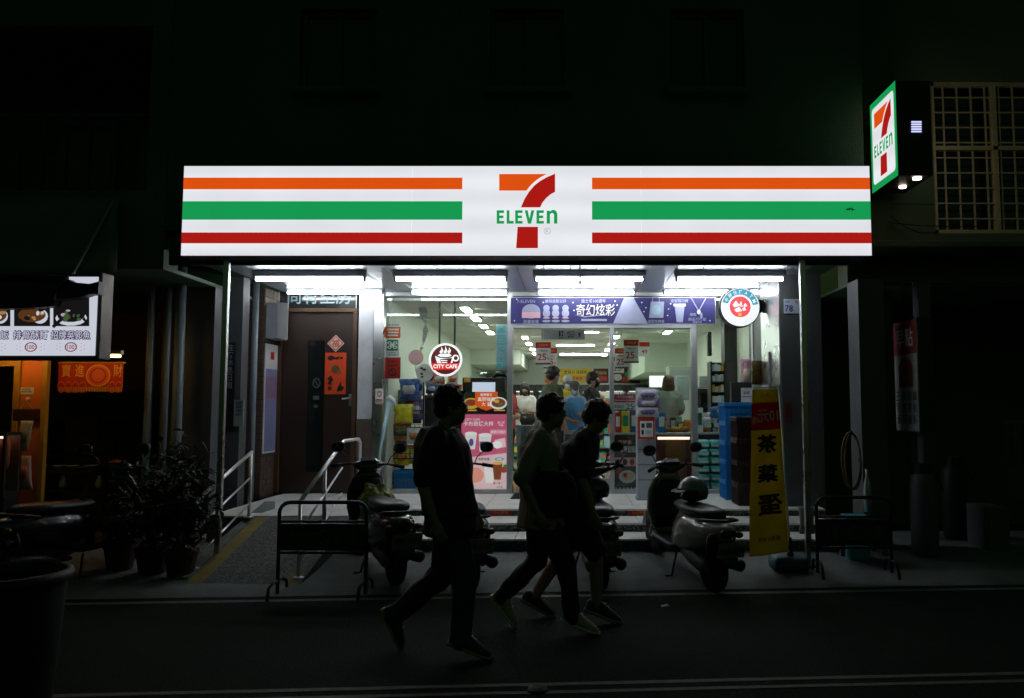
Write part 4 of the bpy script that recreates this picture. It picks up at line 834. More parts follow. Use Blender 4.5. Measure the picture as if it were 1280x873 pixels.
# ---------------------------------------------------------------- banner over the door
VB = pr('banner_violet', (46, 44, 112), .5, var=.1, scale=2); BL = pr('banner_lilac', (168, 174, 204)); 
els = [('t', .075, .14, .12, '7-ELEVEN', BL, .1)]
els += [('e', .10, .52, .045, .28, BL), ('r', .055, .55, .145, .78, M['palep']), ('t', .10, .92, .14, '限量登場', BL, .13)]
els += [('t', .22, .13, .13, '最萌造型公仔', BL, .13)] + [e for cx_ in (.175, .22, .268) for e in (('e', cx_, .40, .016, .12, BL), ('e', cx_, .60, .018, .16, BL), ('r', cx_ - .015, .76, cx_ + .015, .80, M['palep']), ('e', cx_, .90, .02, .05, BL))]
els += [('t', .405, .13, .15, '迪士尼100週年', BL, .12), ('t', .415, .48, .46, '奇幻炫彩', M['whitep'], .19), ('r', .345, .82, .47, .90, BL), ('p', [(.31, .66), (.36, .72), (.42, .68), (.50, .66), (.42, .71), (.36, .76)], BL)]
els += [('p', [(.555, 0), (.60, 0), (.67, 1), (.50, 1)], BL)]
els += [('o', .71, .1, .018, .2, .85, BL), ('p', [(.685, .16), (.75, .16), (.745, .78), (.675, .78)], BL), ('e', .712, .48, .022, .2, M['lblue']), ('t', .71, .92, .13, '造型托特袋', BL, .08), ('t', .825, .13, .13, '造型隨行杯', BL, .09), ('p', [(.80, .28), (.85, .28), (.84, .95), (.81, .95)], BL), ('r', .795, .24, .855, .34, M['whitep'])]
els += [('p', [(.88, .02), (.884, .02), (.918, .48), (.914, .5)], BL), ('p', [(.952, .02), (.956, .02), (.922, .5), (.918, .48)], BL), ('e', .918, .56, .009, .09, M['whitep']), ('e', .93, .7, .006, .12, BL), ('t', .89, .66, .12, '璀璨', BL, .05), ('t', .91, .84, .13, '飾品項鍊組', BL, .1), ('t', .91, .95, .08, '數量有限', BL, .09)]
els += [('e', a_, b_, .0035, .025, M['whitep']) for a_, b_ in ((.305, .2), (.31, .5), (.52, .3), (.51, .15), (.64, .2), (.65, .55), (.66, .4), (.77, .45), (.765, .7), (.78, .25), (.16, .2), (.02, .9), (.03, .08), (.97, .9))]
sheet('promotion_banner', 'violet blue printed promotion banner above the shop doorway', 'banner', (638.5, 372.5, 894, 405), FAC - .075, VB, els, thick=.012, border=M['alu'])
# ---------------------------------------------------------------- right window: counter, goods
x0, x1, zb_, zt_ = Q(769, 541, 906, 612, 12.0)
ct = thing('service_counter', 'service counter with food trays behind the right window', 'counter', ((x0 + x1) / 2, 12.0, LZ))
MB().box(x0, x1 + .5, 12.0, 12.6, LZ, zt_ - .03).build('cabinet', M['brownp'], ct); MB().box(x0 - .02, x1 + .5, 11.95, 12.62, zt_ - .028, zt_).build('worktop', M['grey'], ct, bev=.006)
ztop = zt_; x0_c = x0
q = Q(822, 546, 862, 550, 11.96); MB().tube([(q[0], 11.965, (q[2] + q[3]) / 2), (q[1], 11.965, (q[2] + q[3]) / 2)], .02, 8).build('light_strip', lit('warm_case_light', (255, 224, 214), 1.6), ct)
for i, (u, m) in enumerate(((776, 'a'), (788, 'b'), (832, 'a'), (843, 'b'), (856, 'a'), (873, 'b'), (880, 'a'))):
    x, _ = P(u, 538, 12.15); tag(MB().ell((x, 12.15, ztop + .045), .085, .06, .045, 10, 6).build('pastry', pr('pastry_crust', (150, 92, 38), .5, var=.4, scale=20), smooth=True), 'golden brown pastry lying on the service counter', 'pastry', 'pastries on the service counter')
for (u0, v0, u1, v1, m, m2, lab) in ((769, 516, 776, 536, M['redp'], M['whitep'], 'red carton at the left end of the counter'), (777, 514, 787, 535, M['yellowp'], M['greenp'], 'yellow and green carton on the counter'), (788, 514, 797, 534, M['bluep'], M['whitep'], 'dark blue carton with white label on the counter'), (822, 516, 832, 536, M['skyp'], M['whitep'], 'sky blue carton beside the magazine rack'), (868, 510, 879, 536, M['whitep'], M['greenp'], 'white carton with green label behind the door mullion')):
    q = Q(u0, v0, u1, v1, 12.05); carton('carton', q[0], q[1], 12.05, 12.2, ztop, q[3], m, lab, None, 'carton', m2)
sheet('price_sign', 'magenta and white price sign reading 25 behind the right glass', 'sign', (766.5, 493, 797, 513.5), GP + .08, M['whitep'], [('r', 0, 0, 1, .5, pr('magenta_print', (188, 42, 88))), ('t', .5, .17, .16, '中元限定禮盒', M['whitep'], .8), ('r', .05, .34, .95, .40, M['palep']), ('t', .24, .74, .24, '滿200元', M['brownp'], .42), ('t', .68, .74, .36, '25', M['brownp'], .3), ('t', .9, .78, .2, '元', M['brownp'], .15), ('r', 0, .94, 1, 1, M['ink'])], thick=.004)
sheet('strawberry_poster', 'dark maroon dessert poster low behind the right glass', 'poster', (766.5, 545, 796, 613), GP + .08, M['brownp'], [('t', .5, .12, .08, '草莓季', M['palep'], .8), ('t', .62, .25, .12, '草莓甜點', M['whitep'], .7), ('r', .02, .40, .98, .56, M['palep']), ('e', .2, .48, .1, .06, M['redp']), ('e', .5, .48, .1, .06, M['brownp']), ('e', .8, .48, .1, .06, M['redp']), ('r', .02, .58, .98, .92, M['dgrey']), ('e', .6, .75, .36, .12, M['whitep']), ('e', .6, .74, .26, .08, M['palep']), ('e', .5, .72, .08, .04, M['redp']), ('e', .7, .76, .07, .04, M['goldp']), ('e', .2, .66, .12, .05, M['redp'])] + [('e', .12 + .16 * i, .96, .05, .018, M['whitep']) for i in range(6)], thick=.004)
for i in range(6):
    bag(884 + 4.2 * i, 528 - (i % 3) * 6, 9, 13, 12.1 + .05 * (i % 2), [fw, fw, fb, fw, fg, fw][i], 'white and grey pouch heaped at the right end of the counter', None, 'pouches at the right end of the counter', 'pouch', 'pouch')
for i in range(8):
    x, _ = P(771 + i * 3.6, 500, 13.0); z_ = LZ + 1.08 + .02 * (i % 3)
    tag(MB().lathe((x, 13.0 + .06 * (i % 2), LZ + 1.0), [(.03, 0), (.033, .2), (.028, .3), (.012, .36), (.012, .42)], 10).build('bottle', [M['whitep'], M['orangep'], M['lblue'], M['redp']][i % 4], smooth=True), 'small coloured bottle on the side table behind the price sign', 'bottle', 'bottles behind the price sign')
a_ = Q(766, 540, 802, 545, 12.95); MB_t = thing('side_stand', 'grey stand carrying bottles behind the price sign', 'stand', (a_[0], 13.0, LZ)); MB().box(a_[0], a_[1], 12.9, 13.3, LZ + .97, LZ + 1.0).build('top', M['grey'], MB_t); MB().box(a_[0] + .03, a_[1] - .03, 12.95, 13.25, LZ, LZ + .97).build('body', M['dgrey'], MB_t)
for (px, y, base, els, lab) in (((646, 492, 664, 504), 17.9, M['orangep'], [('t', .5, .4, .4, '特價', M['whitep'], .8), ('r', .1, .75, .9, .9, M['yellowp'])], 'orange shelf talker over the shelf behind the woman in white'), ((746, 500, 761, 518), 15.9, M['orangep'], [('e', .4, .5, .3, .3, M['yellowp']), ('r', .1, .8, .9, .92, M['redp'])], 'orange display card beside the door mullion'), ((799, 428, 812, 446), 13.0, M['whitep'], [('r', 0, 0, 1, .3, M['redp']), ('t', .5, .65, .3, '49', M['redp'], .8)], 'small hanging price tag reading 49 behind the sliding leaf')):
    sheet('price_poster', lab, 'poster', px, y, base, els)
a_, b_ = P(640, 617, FAC)[0], P(700, 617, FAC)[0]
dm_ = thing('doormat', 'dark rubber doormat in front of the open sliding doorway', 'doormat', ((a_ + b_) / 2, 10.6, LZ))
MB().box(a_ + .03, b_, 10.25, 10.9, LZ + .002, LZ + .014).build('mat_sheet', M['rubber'], dm_, bev=.004)
for i in range(9): MB().box(a_ + .06, b_ - .03, 10.29 + i * .066, 10.32 + i * .066, LZ + .0145, LZ + .018).build('ridge', M['rubber'], dm_)
r2 = random.Random(11)
for i in range(26):                                   # cartons crowding the back of the counter
    x = x0_c + .06 + (i % 13) * .115; yy = 12.32 + .16 * (i // 13); h = r2.uniform(.10, .24)
    carton('goods_box', x, x + r2.uniform(.07, .1), yy, yy + .1, ztop, ztop + h, r2.choice(PAL), 'small coloured carton in the crowded rows at the back of the counter', 'cartons crowding the counter', 'grocery', r2.choice(PAL))
# back-bar kitchen
sheet('menu_lightbox', 'slanted bright white menu light box behind the counter', 'light box', (812, 470, 832, 484), 14.2, lit('menu_glow', (250, 252, 255), 1.3), [], thick=.06)
for (u0, v0, u1, v1, y, d, m, lab, nm, cat) in ((836, 458, 871, 486, 15.0, .5, pr('beige_steel', (196, 204, 190)), 'beige kitchen hood behind the clerk', 'kitchen_hood', 'hood'), (872, 486, 889, 516, 13.2, .4, M['black'], 'black microwave oven behind the right mullion', 'microwave_oven', 'microwave'), (846, 470, 862, 500, 14.4, .3, M['grey'], 'grey drinks machine behind the clerk', 'drinks_machine', 'machine'), (874, 470, 888, 485, 13.4, .3, pr('pale_green_steel', (180, 198, 186)), 'pale green box above the black microwave', 'steam_box', 'box')):
    q = Q(u0, v0, u1, v1, y); t = thing(nm, lab, cat, ((q[0] + q[1]) / 2, y, LZ))
    MB().box(q[0], q[1], y, y + d, q[2], q[3]).build('body', m, t, bev=.012); MB().box(q[0] + .04, q[1] - .04, y - .008, y - .001, q[2] + .04, q[3] - .06).build('front_panel', M['alu'] if m is not M['black'] else M['winglass'], t, bev=.003)
    MB().box(q[0] + .02, q[1] - .02, y + .02, y + d - .02, LZ, q[2] - .003).build('stand', M['white'], t)
# tobacco shelf
q = Q(888, 452, 908, 540, 12.2)
t = thing('pack_shelf', 'wall shelf full of small packs at the right end of the shop', 'shelf', (q[0], 12.2, LZ))
MB().box(q[0], q[0] + .02, 12.2, 12.5, LZ, q[3]).box(q[1] - .02, q[1], 12.2, 12.5, LZ, q[3]).box(q[0] + .02, q[1] - .02, 12.48, 12.5, LZ, q[3]).build('case', M['black'], t)
for k in range(7):
    z = q[3] - .16 * (k + 1) ; MB().box(q[0] + .02, q[1] - .02, 12.2, 12.48, z, z + .012).build('shelf', M['dark'], t)
    for j in range(4):
        xx = q[0] + .025 + j * (q[1] - q[0] - .05) / 4
        carton('small_pack', xx, xx + .042, 12.22, 12.25, z + .012, z + .012 + rnd.uniform(.08, .12), rnd.choice([M['whitep'], M['paper'], M['lblue'], M['goldp'], M['white']]), 'small pale pack on the wall shelf at the right end', 'packs on the wall shelf', 'pack')
# dark wall unit and reddish strips right of the window
q = Q(905, 395, 944, 612, 12.9)
t = thing('display_cabinet', 'tall dark display cabinet with reddish strips at the right end', 'cabinet', ((q[0] + q[1]) / 2, 12.9, LZ))
MB().box(q[0], IX1, 12.9, 13.2, LZ, q[3]).build('case', M['black'], t)
RED_STRIP = pr('reddish_strip', (214, 150, 116), .45)
for (u0, u1) in ((932, 936.5), (938.5, 942.5), (944.5, 949)): a_ = Q(u0, 412, u1, 458, 12.85); MB().box(a_[0], a_[1], 12.86, 12.899, a_[2], a_[3]).build('front_strip', RED_STRIP, t)
a_ = Q(884.5, 415, 890, 445, 12.1); tag(MB().box(a_[0], a_[1], 12.1, 12.2, a_[2], a_[3]).build('wall_speaker', M['black'], bev=.01), 'small black speaker on the cream wall by the pack shelf', 'speaker')
# teal multipacks stacked inside the right window
PKT = pr('teal_wrap', (96, 196, 186), .3, var=.3, scale=10, bump=.3)
for col, (u0, u1) in enumerate(((872, 888), (888.5, 905))):
    for row in range(6):
        v1_ = 612 - row * 10.2; q = Q(u0, v1_ - 10.2, u1, v1_, 11.35); z0_ = LZ + row * .118
        t = thing('tissue_multipack', 'teal and white wrapped multipack in the stack behind the right window', 'multipack', ((q[0] + q[1]) / 2, 11.5, z0_), 0, 'teal multipacks behind the right window')
        w_ = (q[1] - q[0]) / 2; MB().sect([((q[0] + w_ + s * w_ * .98, 11.5, z0_ + .059), (0, .14 * k_, 0), (0, 0, .058 * k_)) for s, k_ in ((-1, .6), (-.9, .95), (-.3, 1), (.3, 1), (.9, .95), (1, .6))], 14, 4).build('wrap', PKT, t, smooth=True)
        MB().box(q[0] + w_ * .2, q[1] - w_ * .2, 11.352, 11.358, z0_ + .03, z0_ + .06).build('printed_label', M['whitep'], t)
# ---------------------------------------------------------------- round bank-machine sign
y = 10.2; c = P(925, 384, y); rr = 25.5 * y / F
an = thing('round_sign', 'round lit white and red bank machine sign on a dark bracket', 'sign', (c[0], y, c[1] - rr))
MB().lathe((c[0], y + .14, c[1]), [(0, 0), (rr, 0), (rr * 1.01, .03), (rr * 1.01, .12), (rr * .97, .14), (0, .14)], 44, (0, -1, 0)).build('casing', M['dark'], an, smooth=False)
fo = Vector((c[0], y, c[1])); AW = lit('atm_white', (236, 240, 242), .95); AT = lit('atm_teal', (60, 150, 175), .95); AR = lit('atm_red', (226, 72, 78), 1.0)
MB().use(AW).disc(0, 0, rr * .95, rr * .95, fo, off=.003, n=44).build('face', None, an)
a = MB().use(AT).disc(0, 0, rr * .9, rr * .9, fo, off=.006, n=30, a0=R(8), a1=R(165), ri=.68).use(AR).disc(0, 0, rr * .52, rr * .52, fo, off=.006, n=36)
for (p0, p1, p2, p3) in (((-.38, .1), (-.2, .32), (-.02, .05), (-.3, -.02)), ((-.05, .12), (.05, .3), (.12, .0), (.02, .02)), ((.15, .05), (.25, .2), (.35, .05), (.25, .0)), ((-.3, -.12), (-.05, .0), (.1, -.2), (-.2, -.26)), ((.1, -.1), (.2, .02), (.3, -.15), (.15, -.2))):
    a.use(AW).poly([(p[0] * rr, p[1] * rr) for p in (p0, p1, p2, p3)], fo, off=.009)
a.use(lit('atm_gold', (225, 165, 70), 1.)).poly([(-.1 * rr, -.3 * rr), (.06 * rr, -.3 * rr), (.06 * rr, -.46 * rr), (-.1 * rr, -.46 * rr)], fo, off=.009)
a.build('printed_artwork', None, an)
l = MB().use(AW)
for i, ch in enumerate('中國信託ATM'):
    an_ = R(152 - i * 21.5); rv = Vector((math.sin(an_), 0, -math.cos(an_))); uv = Vector((math.cos(an_), 0, math.sin(an_)))
    l.text(ch, 0, 0, rr * (.19 if i < 4 else .16), fo + uv * rr * .75, (rv, uv), .009)
l.build('lettering', None, an)
sl = MB().use(lit('atm_grey', (150, 160, 170), .9))
for i, ch in enumerate('24H服務'):
    an_ = R(225 + i * 22); rv = Vector((-math.sin(an_), 0, math.cos(an_))); uv = Vector((-math.cos(an_), 0, -math.sin(an_)))
    sl.text(ch, 0, 0, rr * .11, fo - uv * rr * .76, (rv, uv), .009)
sl.build('lettering', None, an)
MB().sect([((c[0] + .05, y + .12, c[1]), (0, .05, 0), (0, 0, .12)), ((2.3, y + .2, c[1] + .03), (0, .05, 0), (0, 0, .1)), ((2.53, y + .2, c[1] + .04), (0, .05, 0), (0, 0, .09))], 12).build('bracket', M['dark'], an, smooth=True)
# ================================================================ ENTRANCE FURNITURE
# mailbox on the pier
z0_, z1_ = P(338, 424, 10.6)[1], P(338, 380, 10.6)[1]
t = thing('mailbox', 'grey metal mailbox with its white lid hanging open on the tiled pier', 'mailbox', (-3.95, 10.6, z0_))
MB().box(-4.018, -3.87, 10.48, 10.88, z0_, z1_).build('box_body', M['grey'], t, bev=.006)
x1 = P(362, 400, 10.45)[0]
MB().obox(((-3.868 + x1) / 2, 10.43, (z0_ + z1_) / 2 - .01), ((x1 + 3.868) / 2, -.03, -.012), (0, .006, 0), (0, 0, (z1_ - z0_) / 2)).build('lid', M['white'], t, bev=.003)
# notice board
z0_, z1_ = P(340, 566, 10.7)[1], P(340, 431, 10.7)[1]
t = thing('notice_board', 'tall lavender poster panel on the pier below the mailbox', 'notice board', (-4.0, 10.7, z0_))
FRR = (Vector((0, 1, 0)), Vector((0, 0, 1)))
MB().box(-4.018, -4.005, 10.47, 10.93, z0_, z1_).build('panel', M['white'], t)
hh = z1_ - z0_; a = MB(); o = Vector((-4.005, 10.47, z0_))
LAV = pr('lavender_print', (130, 134, 176))
a.use(LAV).poly([(.02, .02), (.44, .02), (.44, hh * .77), (.02, hh * .77)], o, FRR, .001).use(pr('mauve_print', (140, 112, 140))).poly([(.02, hh * .5), (.44, hh * .5), (.44, hh * .7), (.02, hh * .7)], o, FRR, .002).use(M['redp']).poly([(.18, hh * .86), (.3, hh * .86), (.3, hh * .93), (.18, hh * .93)], o, FRR, .001)
a.build('printed_artwork', None, t)
# dark wall signs near the canopy post
sheet('vertical_sign', 'narrow black vertical sign with pale letters beside the ramp', 'sign', (282, 428, 291, 540), 9.64, M['black'], [('v', .5, .06, .075, '住宿休息日租', M['grey'], .8)], thick=.02)
sheet('vertical_sign', 'small pale vertical sign on the dark wall beside the downpipe', 'sign', (293, 500, 304, 533), 9.63, M['grey'], [('v', .35, .12, .13, '機車勿停', M['ink'], .35), ('v', .7, .12, .13, '謝謝合作', M['ink'], .35)], thick=.02)
# handrails
RAILM = mat('brushed_rail_steel', (.80, .82, .84), .36, 1., var=.05)
def rail_z(X, pts): return pts
def railing(name, label, X, ya_, yb_, zta, ztb, gaps, posts, m, loop=None):
    t = thing(name, label, 'handrail', (X, (ya_ + yb_) / 2, zr(ya_)))
    for k, dz in enumerate(gaps):
        f = lambda y: zta + (ztb - zta) * (y - ya_) / (yb_ - ya_) - dz
        pts = [(X, ya_, f(ya_)), (X, yb_, f(yb_))]
        if k == 0 and loop: pts += loop
        MB().tube(pts, .019 if k == 0 else .011, 10).build('rail', m, t, smooth=True)
    for y in posts:
        zt = zta + (ztb - zta) * (y - ya_) / (yb_ - ya_); q = MB().tube([(X, y, max(.0, min(LZ, zr(y)) - .02)), (X, y, zt)], .019, 10).build('upright', m, t, smooth=True)
        MB().lathe((X, y, max(.0, min(LZ, zr(y)) - .005)), [(.05, 0), (.05, .012), (.02, .02)], 14).build('base_flange', m, q)
    return t
railing('ramp_handrail', 'stainless three-rail handrail on the outer side of the ramp', -3.44, 7.4, 8.68, P(250, 628, 7.4)[1], P(316, 565, 8.68)[1], (0, .27, .54), (7.42, 8.66), RAILM)
ytop = 8.55; zt_ = P(430, 553, ytop)[1]
railing('ramp_handrail', 'stainless handrail with a bent top between the ramp and the steps', -2.42, 7.22, ytop, P(376, 628, 7.22)[1], zt_, (0, .27, .54), (7.24, 7.95), RAILM, loop=[(-2.42, ytop + .06, zt_ + .012), (-2.42, 9.18, zt_ + .012), (-2.42, 9.26, zt_ - .03), (-2.42, 9.27, LZ)])
# barriers
def barrier(label, px, Y, m, mt, text, lettm):
    u0, v0, u1, v1 = px
    x0, zt = P(u0, v0, Y); x1, _ = P(u1, v0, Y); t = thing('parking_barrier', label, 'barrier', ((x0 + x1) / 2, Y, 0))
    r = .09; zg = zap((x0 + x1) / 2, Y)
    arc = lambda cx, cz, a0, a1: [(cx + r * math.cos(R(a0 + (a1 - a0) * i / 5)), Y, cz + r * math.sin(R(a0 + (a1 - a0) * i / 5))) for i in range(6)]
    MB().tube([(x0, Y, zg + .03)] + arc(x0 + r, zt - r, 180, 90) + arc(x1 - r, zt - r, 90, 0) + [(x1, Y, zg + .03)], .016, 10).build('frame', m, t, smooth=True)
    for x in (x0, x1):
        MB().tube([(x - .012, Y - .2, zg + .008), (x - .012, Y - .17, zg + .11), (x, Y - .1, zg + .14), (x, Y + .1, zg + .14), (x + .012, Y + .17, zg + .11), (x + .012, Y + .2, zg + .02)], .014, 8).build('foot', m, t, smooth=True)
    za, zb = P(0, v0 + 27, Y)[1], P(0, v0 + 60, Y)[1]
    MB().box(x0 + .012, x1 - .012, Y - .008, Y + .008, zb, za).build('panel', M['black'], t)
    MB().tube([(x0, Y, zb - .02), (x1, Y, zb - .02)], .011, 8).tube([(x0, Y, za + .02), (x1, Y, za + .02)], .011, 8).build('crossbar', m, t, smooth=True)
    o = Vector((x0, Y - .009, (za + zb) / 2)); w = x1 - x0; l = MB().use(lettm)
    l.text(text[:2], w * .29, 0, .13, o, off=.002, w=w * .36).text(text[2:], w * .74, 0, .13, o, off=.002, w=w * .36).disc(w * .515, 0, .065, .065, o, off=.002, ri=.75).poly([(w * .515 - .05, .035), (w * .515 - .04, .05), (w * .515 + .05, -.035), (w * .515 + .04, -.05)], o, off=.003)
    l.build('lettering', None, t); return t
barrier('black tube barrier with a no parking panel at the foot of the ramp', (350, 628, 459, 755), 6.85, M['dark'], None, '請勿停車', pr('faded_letters', (92, 92, 84)))
barrier('black tube barrier with a no parking panel by the breakfast shop', (1020, 622, 1112, 720), 7.45, M['black'], None, '請勿停車', pr('faded_letters', (92, 92, 84)))
# house number and stickers on the pillar
sheet('number_plate', 'pale house number plate 78 on the dark corner pillar', 'number plate', (979.5, 374, 999.5, 392), 9.485, pr('plate_blue_white', (190, 204, 220)), [('t', .22, .2, .16, '中正路', M['bluep'], .3), ('t', .32, .66, .46, '78', M['bluep'], .5), ('e', .78, .2, .09, .1, M['goldp'])], thick=.008)
sheet('pillar_sticker', 'dark red vertical sticker low on the corner pillar', 'sticker', (981, 503, 990, 529), 9.49, pr('dull_red', (110, 40, 36)), [('v', .5, .2, .2, '小心火', M['brownp'], .7)], thick=.004)
# ---------------------------------------------------------------- magazine rack outside
ym = 10.15; q = Q(796, 482, 820.5, 627, ym)
t = thing('magazine_rack', 'grey standing magazine rack on the landing beside the doorway', 'rack', ((q[0] + q[1]) / 2, ym, LZ))
MB().box(q[0], q[1], ym, ym + .22, LZ, q[3] - .03).build('body', M['grey'], t, bev=.006)
MB().box(q[0] - .015, q[1] + .015, ym - .015, ym + .235, LZ, LZ + .03).build('base', M['grey'], t, bev=.004)
for k, v in enumerate((562, 581, 600)): zz = P(0, v, ym)[1]; MB().box(q[0] + .005, q[1] - .005, ym - .006, ym - .0005, zz - .004, zz + .004).build('seam', M['dgrey'], t)
for i, (v0, v1, m, m2, lab) in enumerate(((488, 500, fw, fp, 'white wrapped tissue pack on top of the magazine rack'), (499, 510, fp, fw, 'purple tissue pack second from the top of the magazine rack'), (509, 521, fw, fp, 'white and purple tissue pack above the red magazine'))):
    bag(809.5 + (1 if i == 1 else 0), (v0 + v1) / 2, 27, v1 - v0 + 2, ym - .05, m, lab, m2, name='tissue_pack', cat='tissue pack')
sheet('magazine', 'red framed magazine on the front of the magazine rack', 'magazine', (797.5, 521, 818, 549), ym - .06, pr('mag_red', (196, 58, 40)), [('r', .12, .2, .92, .9, M['whitep']), ('r', .2, .3, .4, .5, M['ink']), ('r', .5, .28, .85, .5, M['dgrey']), ('r', .2, .6, .35, .8, M['ink']), ('r', .45, .62, .8, .78, M['lblue'])], thick=.03)
# ---------------------------------------------------------------- crates by the corner pillar
yb = 10.15; q = Q(906, 503, 943, 590, yb); nb = 5; zt_ = q[3]; hb = (zt_ - LZ) / nb
for k in range(nb):
    crate(q[0] + .006 * (k % 2), q[1] + .006 * (k % 2), yb, yb + .42, LZ + k * hb, LZ + (k + 1) * hb - .004, M['skyp'], ('%s sky blue plastic crate in the stack beside the corner pillar' % ('lowest', 'second lowest', 'middle', 'second highest', 'topmost')[k]), 'sky blue crates by the corner pillar')
yb = 9.55; q = Q(921, 521, 960, 628, yb); zt_ = q[3]; nb = 4; hb = (zt_ - LZ) / nb
DR = pr('dark_maroon_plastic', (44, 20, 18), .4)
for k in range(nb):
    crate(q[0], q[1], yb, yb + .38, LZ + k * hb, LZ + (k + 1) * hb - .004, DR, ('%s dark maroon crate in the stack behind the yellow flag' % ('lowest', 'second lowest', 'second highest', 'topmost')[k]), 'dark maroon crates behind the yellow flag')
# odds and ends above the crates
bag(932.5, 470, 13, 44, 10.5, pr('pink_cellophane', (206, 160, 176), .15, var=.4, scale=18, bump=.6), 'pink cellophane gift bag standing tall above the blue crates', pr('cream_cellophane', (190, 180, 150), .3), name='gift_bag', cat='gift bag')
bag(946, 466, 12, 30, 10.5, pr('gold_black_wrap', (70, 52, 14), .2, var=.9, scale=22), 'black and gold wrapped bag beside the pink gift bag', None, name='gift_bag', cat='gift bag')
q = Q(914, 478, 940, 503, 10.45); zc_ = q[2]
t = carton('storage_box', q[0], q[1], 10.45, 10.56, LZ + .62, q[3], M['black'], 'black box standing on the blue crates', None, 'box')
sheet('paper_note', 'white handwritten paper note taped to the black box over the blue crates', 'note', (926, 485, 941, 503), 10.43, M['whitep'], [('t', .5, .35, .22, '自取', M['ink'], .8), ('r', .15, .6, .85, .64, M['ink'])], thick=.003)
# plush topper so the gift bags rest on the box stack
# ---------------------------------------------------------------- mirrored tea-egg flag
yf = 7.62
TL, TR, BR, BL_ = P(940.5, 487, yf), P(972, 485.5, yf), P(985.5, 690, yf), P(936.5, 696, yf)
def fmap(s, t_, off=0.):
    x = (TL[0] * (1 - s) + TR[0] * s) * (1 - t_) + (BL_[0] * (1 - s) + BR[0] * s) * t_
    z = (TL[1] * (1 - s) + TR[1] * s) * (1 - t_) + (BL_[1] * (1 - s) + BR[1] * s) * t_
    w = .022 * math.sin(s * 5 + t_ * 3) * (1 - s) + .012 * math.sin(t_ * 11 + s * 2) + .006 * math.sin(t_ * 31 + s * 9)
    return (x, yf + w - off, z)
fl = thing('feather_flag', 'tall yellow and red tea egg flag with mirrored black characters', 'flag', (TR[0], yf, zap(2., yf)))
FY = pr('flag_yellow', (212, 190, 34), .75, bump=.2, var=.12, scale=6, transl=.4); FRD = pr('flag_red', (190, 34, 24), .75, var=.12, scale=6, transl=.4)
def cloth(t0, t1, m, off, name, ns=10, ntt=24, s0=0., s1=1.):
    mb = MB(); vs = [fmap(s0 + (s1 - s0) * i / ns, t0 + (t1 - t0) * j / ntt, off) for j in range(ntt + 1) for i in range(ns + 1)]
    mb.add(vs, [(j * (ns + 1) + i, j * (ns + 1) + i + 1, (j + 1) * (ns + 1) + i + 1, (j + 1) * (ns + 1) + i) for j in range(ntt) for i in range(ns)])
    o = mb.build(name, m, fl, smooth=True); sd = o.modifiers.new('thickness', 'SOLIDIFY'); sd.thickness = .002; sd.offset = 0; return o
cloth(0, .085, FY, 0, 'top_band', ntt=8); cloth(.085, .25, FRD, 0, 'red_band', ntt=12); cloth(.25, 1, FY, 0, 'cloth', ntt=50)
def ftext(s, cs_, ct_, hgt, wid, m, bold=.03):
    vs, fs, tw, th = text_geo(s, .008); mb = MB(); mb.use(m)
    k = wid / tw if tw else 1
    for q_, (ax_, ay_) in enumerate(((0, 0), (.02, 0), (-.02, 0), (0, .0035), (0, -.0035)) if bold >= .03 else ((0, 0),)): mb.add([fmap(cs_ + ax_ - x * k, ct_ + ay_ - y * hgt, .008 + .0004 * q_) for x, y in vs], [f[::-1] for f in fs])
    return mb
l = ftext('茶', .50, .335, .105, .62, M['ink']); l.build('character', None, fl)
ftext('葉', .52, .515, .105, .60, M['ink']).build('character', None, fl); ftext('蛋', .56, .705, .12, .66, M['ink']).build('character', None, fl)
ftext('10元', .58, .165, .075, .70, M['whitep'], .02).build('lettering', None, fl); ftext('/顆', .12, .19, .04, .2, M['whitep'], .01).build('lettering', None, fl)
ftext('7-11', .5, .042, .025, .3, M['brownp'], .02).build('lettering', None, fl); ftext('嚴選好滋味', .5, .905, .03, .6, M['brownp'], .01).build('lettering', None, fl)
pb = P(987, 698, yf); pt = P(974, 481, yf)
MB().tube([(pb[0] + .012, yf + .02, pb[1]), (pt[0] + .005, yf + .02, pt[1])], .011, 8).build('pole', M['white'], fl, smooth=True)
MB().tube([(TL[0] - .01, yf + .02, TL[1] + .012), (TR[0] + .02, yf + .02, TR[1] + .012)], .006, 6).build('crossbar', M['white'], fl)
zg = zap(2.05, yf); x0 = P(966, 700, yf)[0]; x1 = P(1009, 700, yf)[0]
MB().sect([((x0, yf + .05, zg + .06), (0, .12, 0), (0, 0, .055)), ((x0 + .03, yf + .05, zg + .065), (0, .17, 0), (0, 0, .065)), ((x1 - .03, yf + .05, zg + .065), (0, .17, 0), (0, 0, .065)), ((x1, yf + .05, zg + .06), (0, .12, 0), (0, 0, .055))], 16, 3.5).build('water_base', pr('blue_plastic_base', (30, 78, 92), .5), fl, smooth=True)
MB().lathe((pb[0] + .012, yf + .02, zg + .1), [(.03, 0), (.03, .05), (.016, .08), (.016, .2)], 12).build('socket', M['black'], fl)
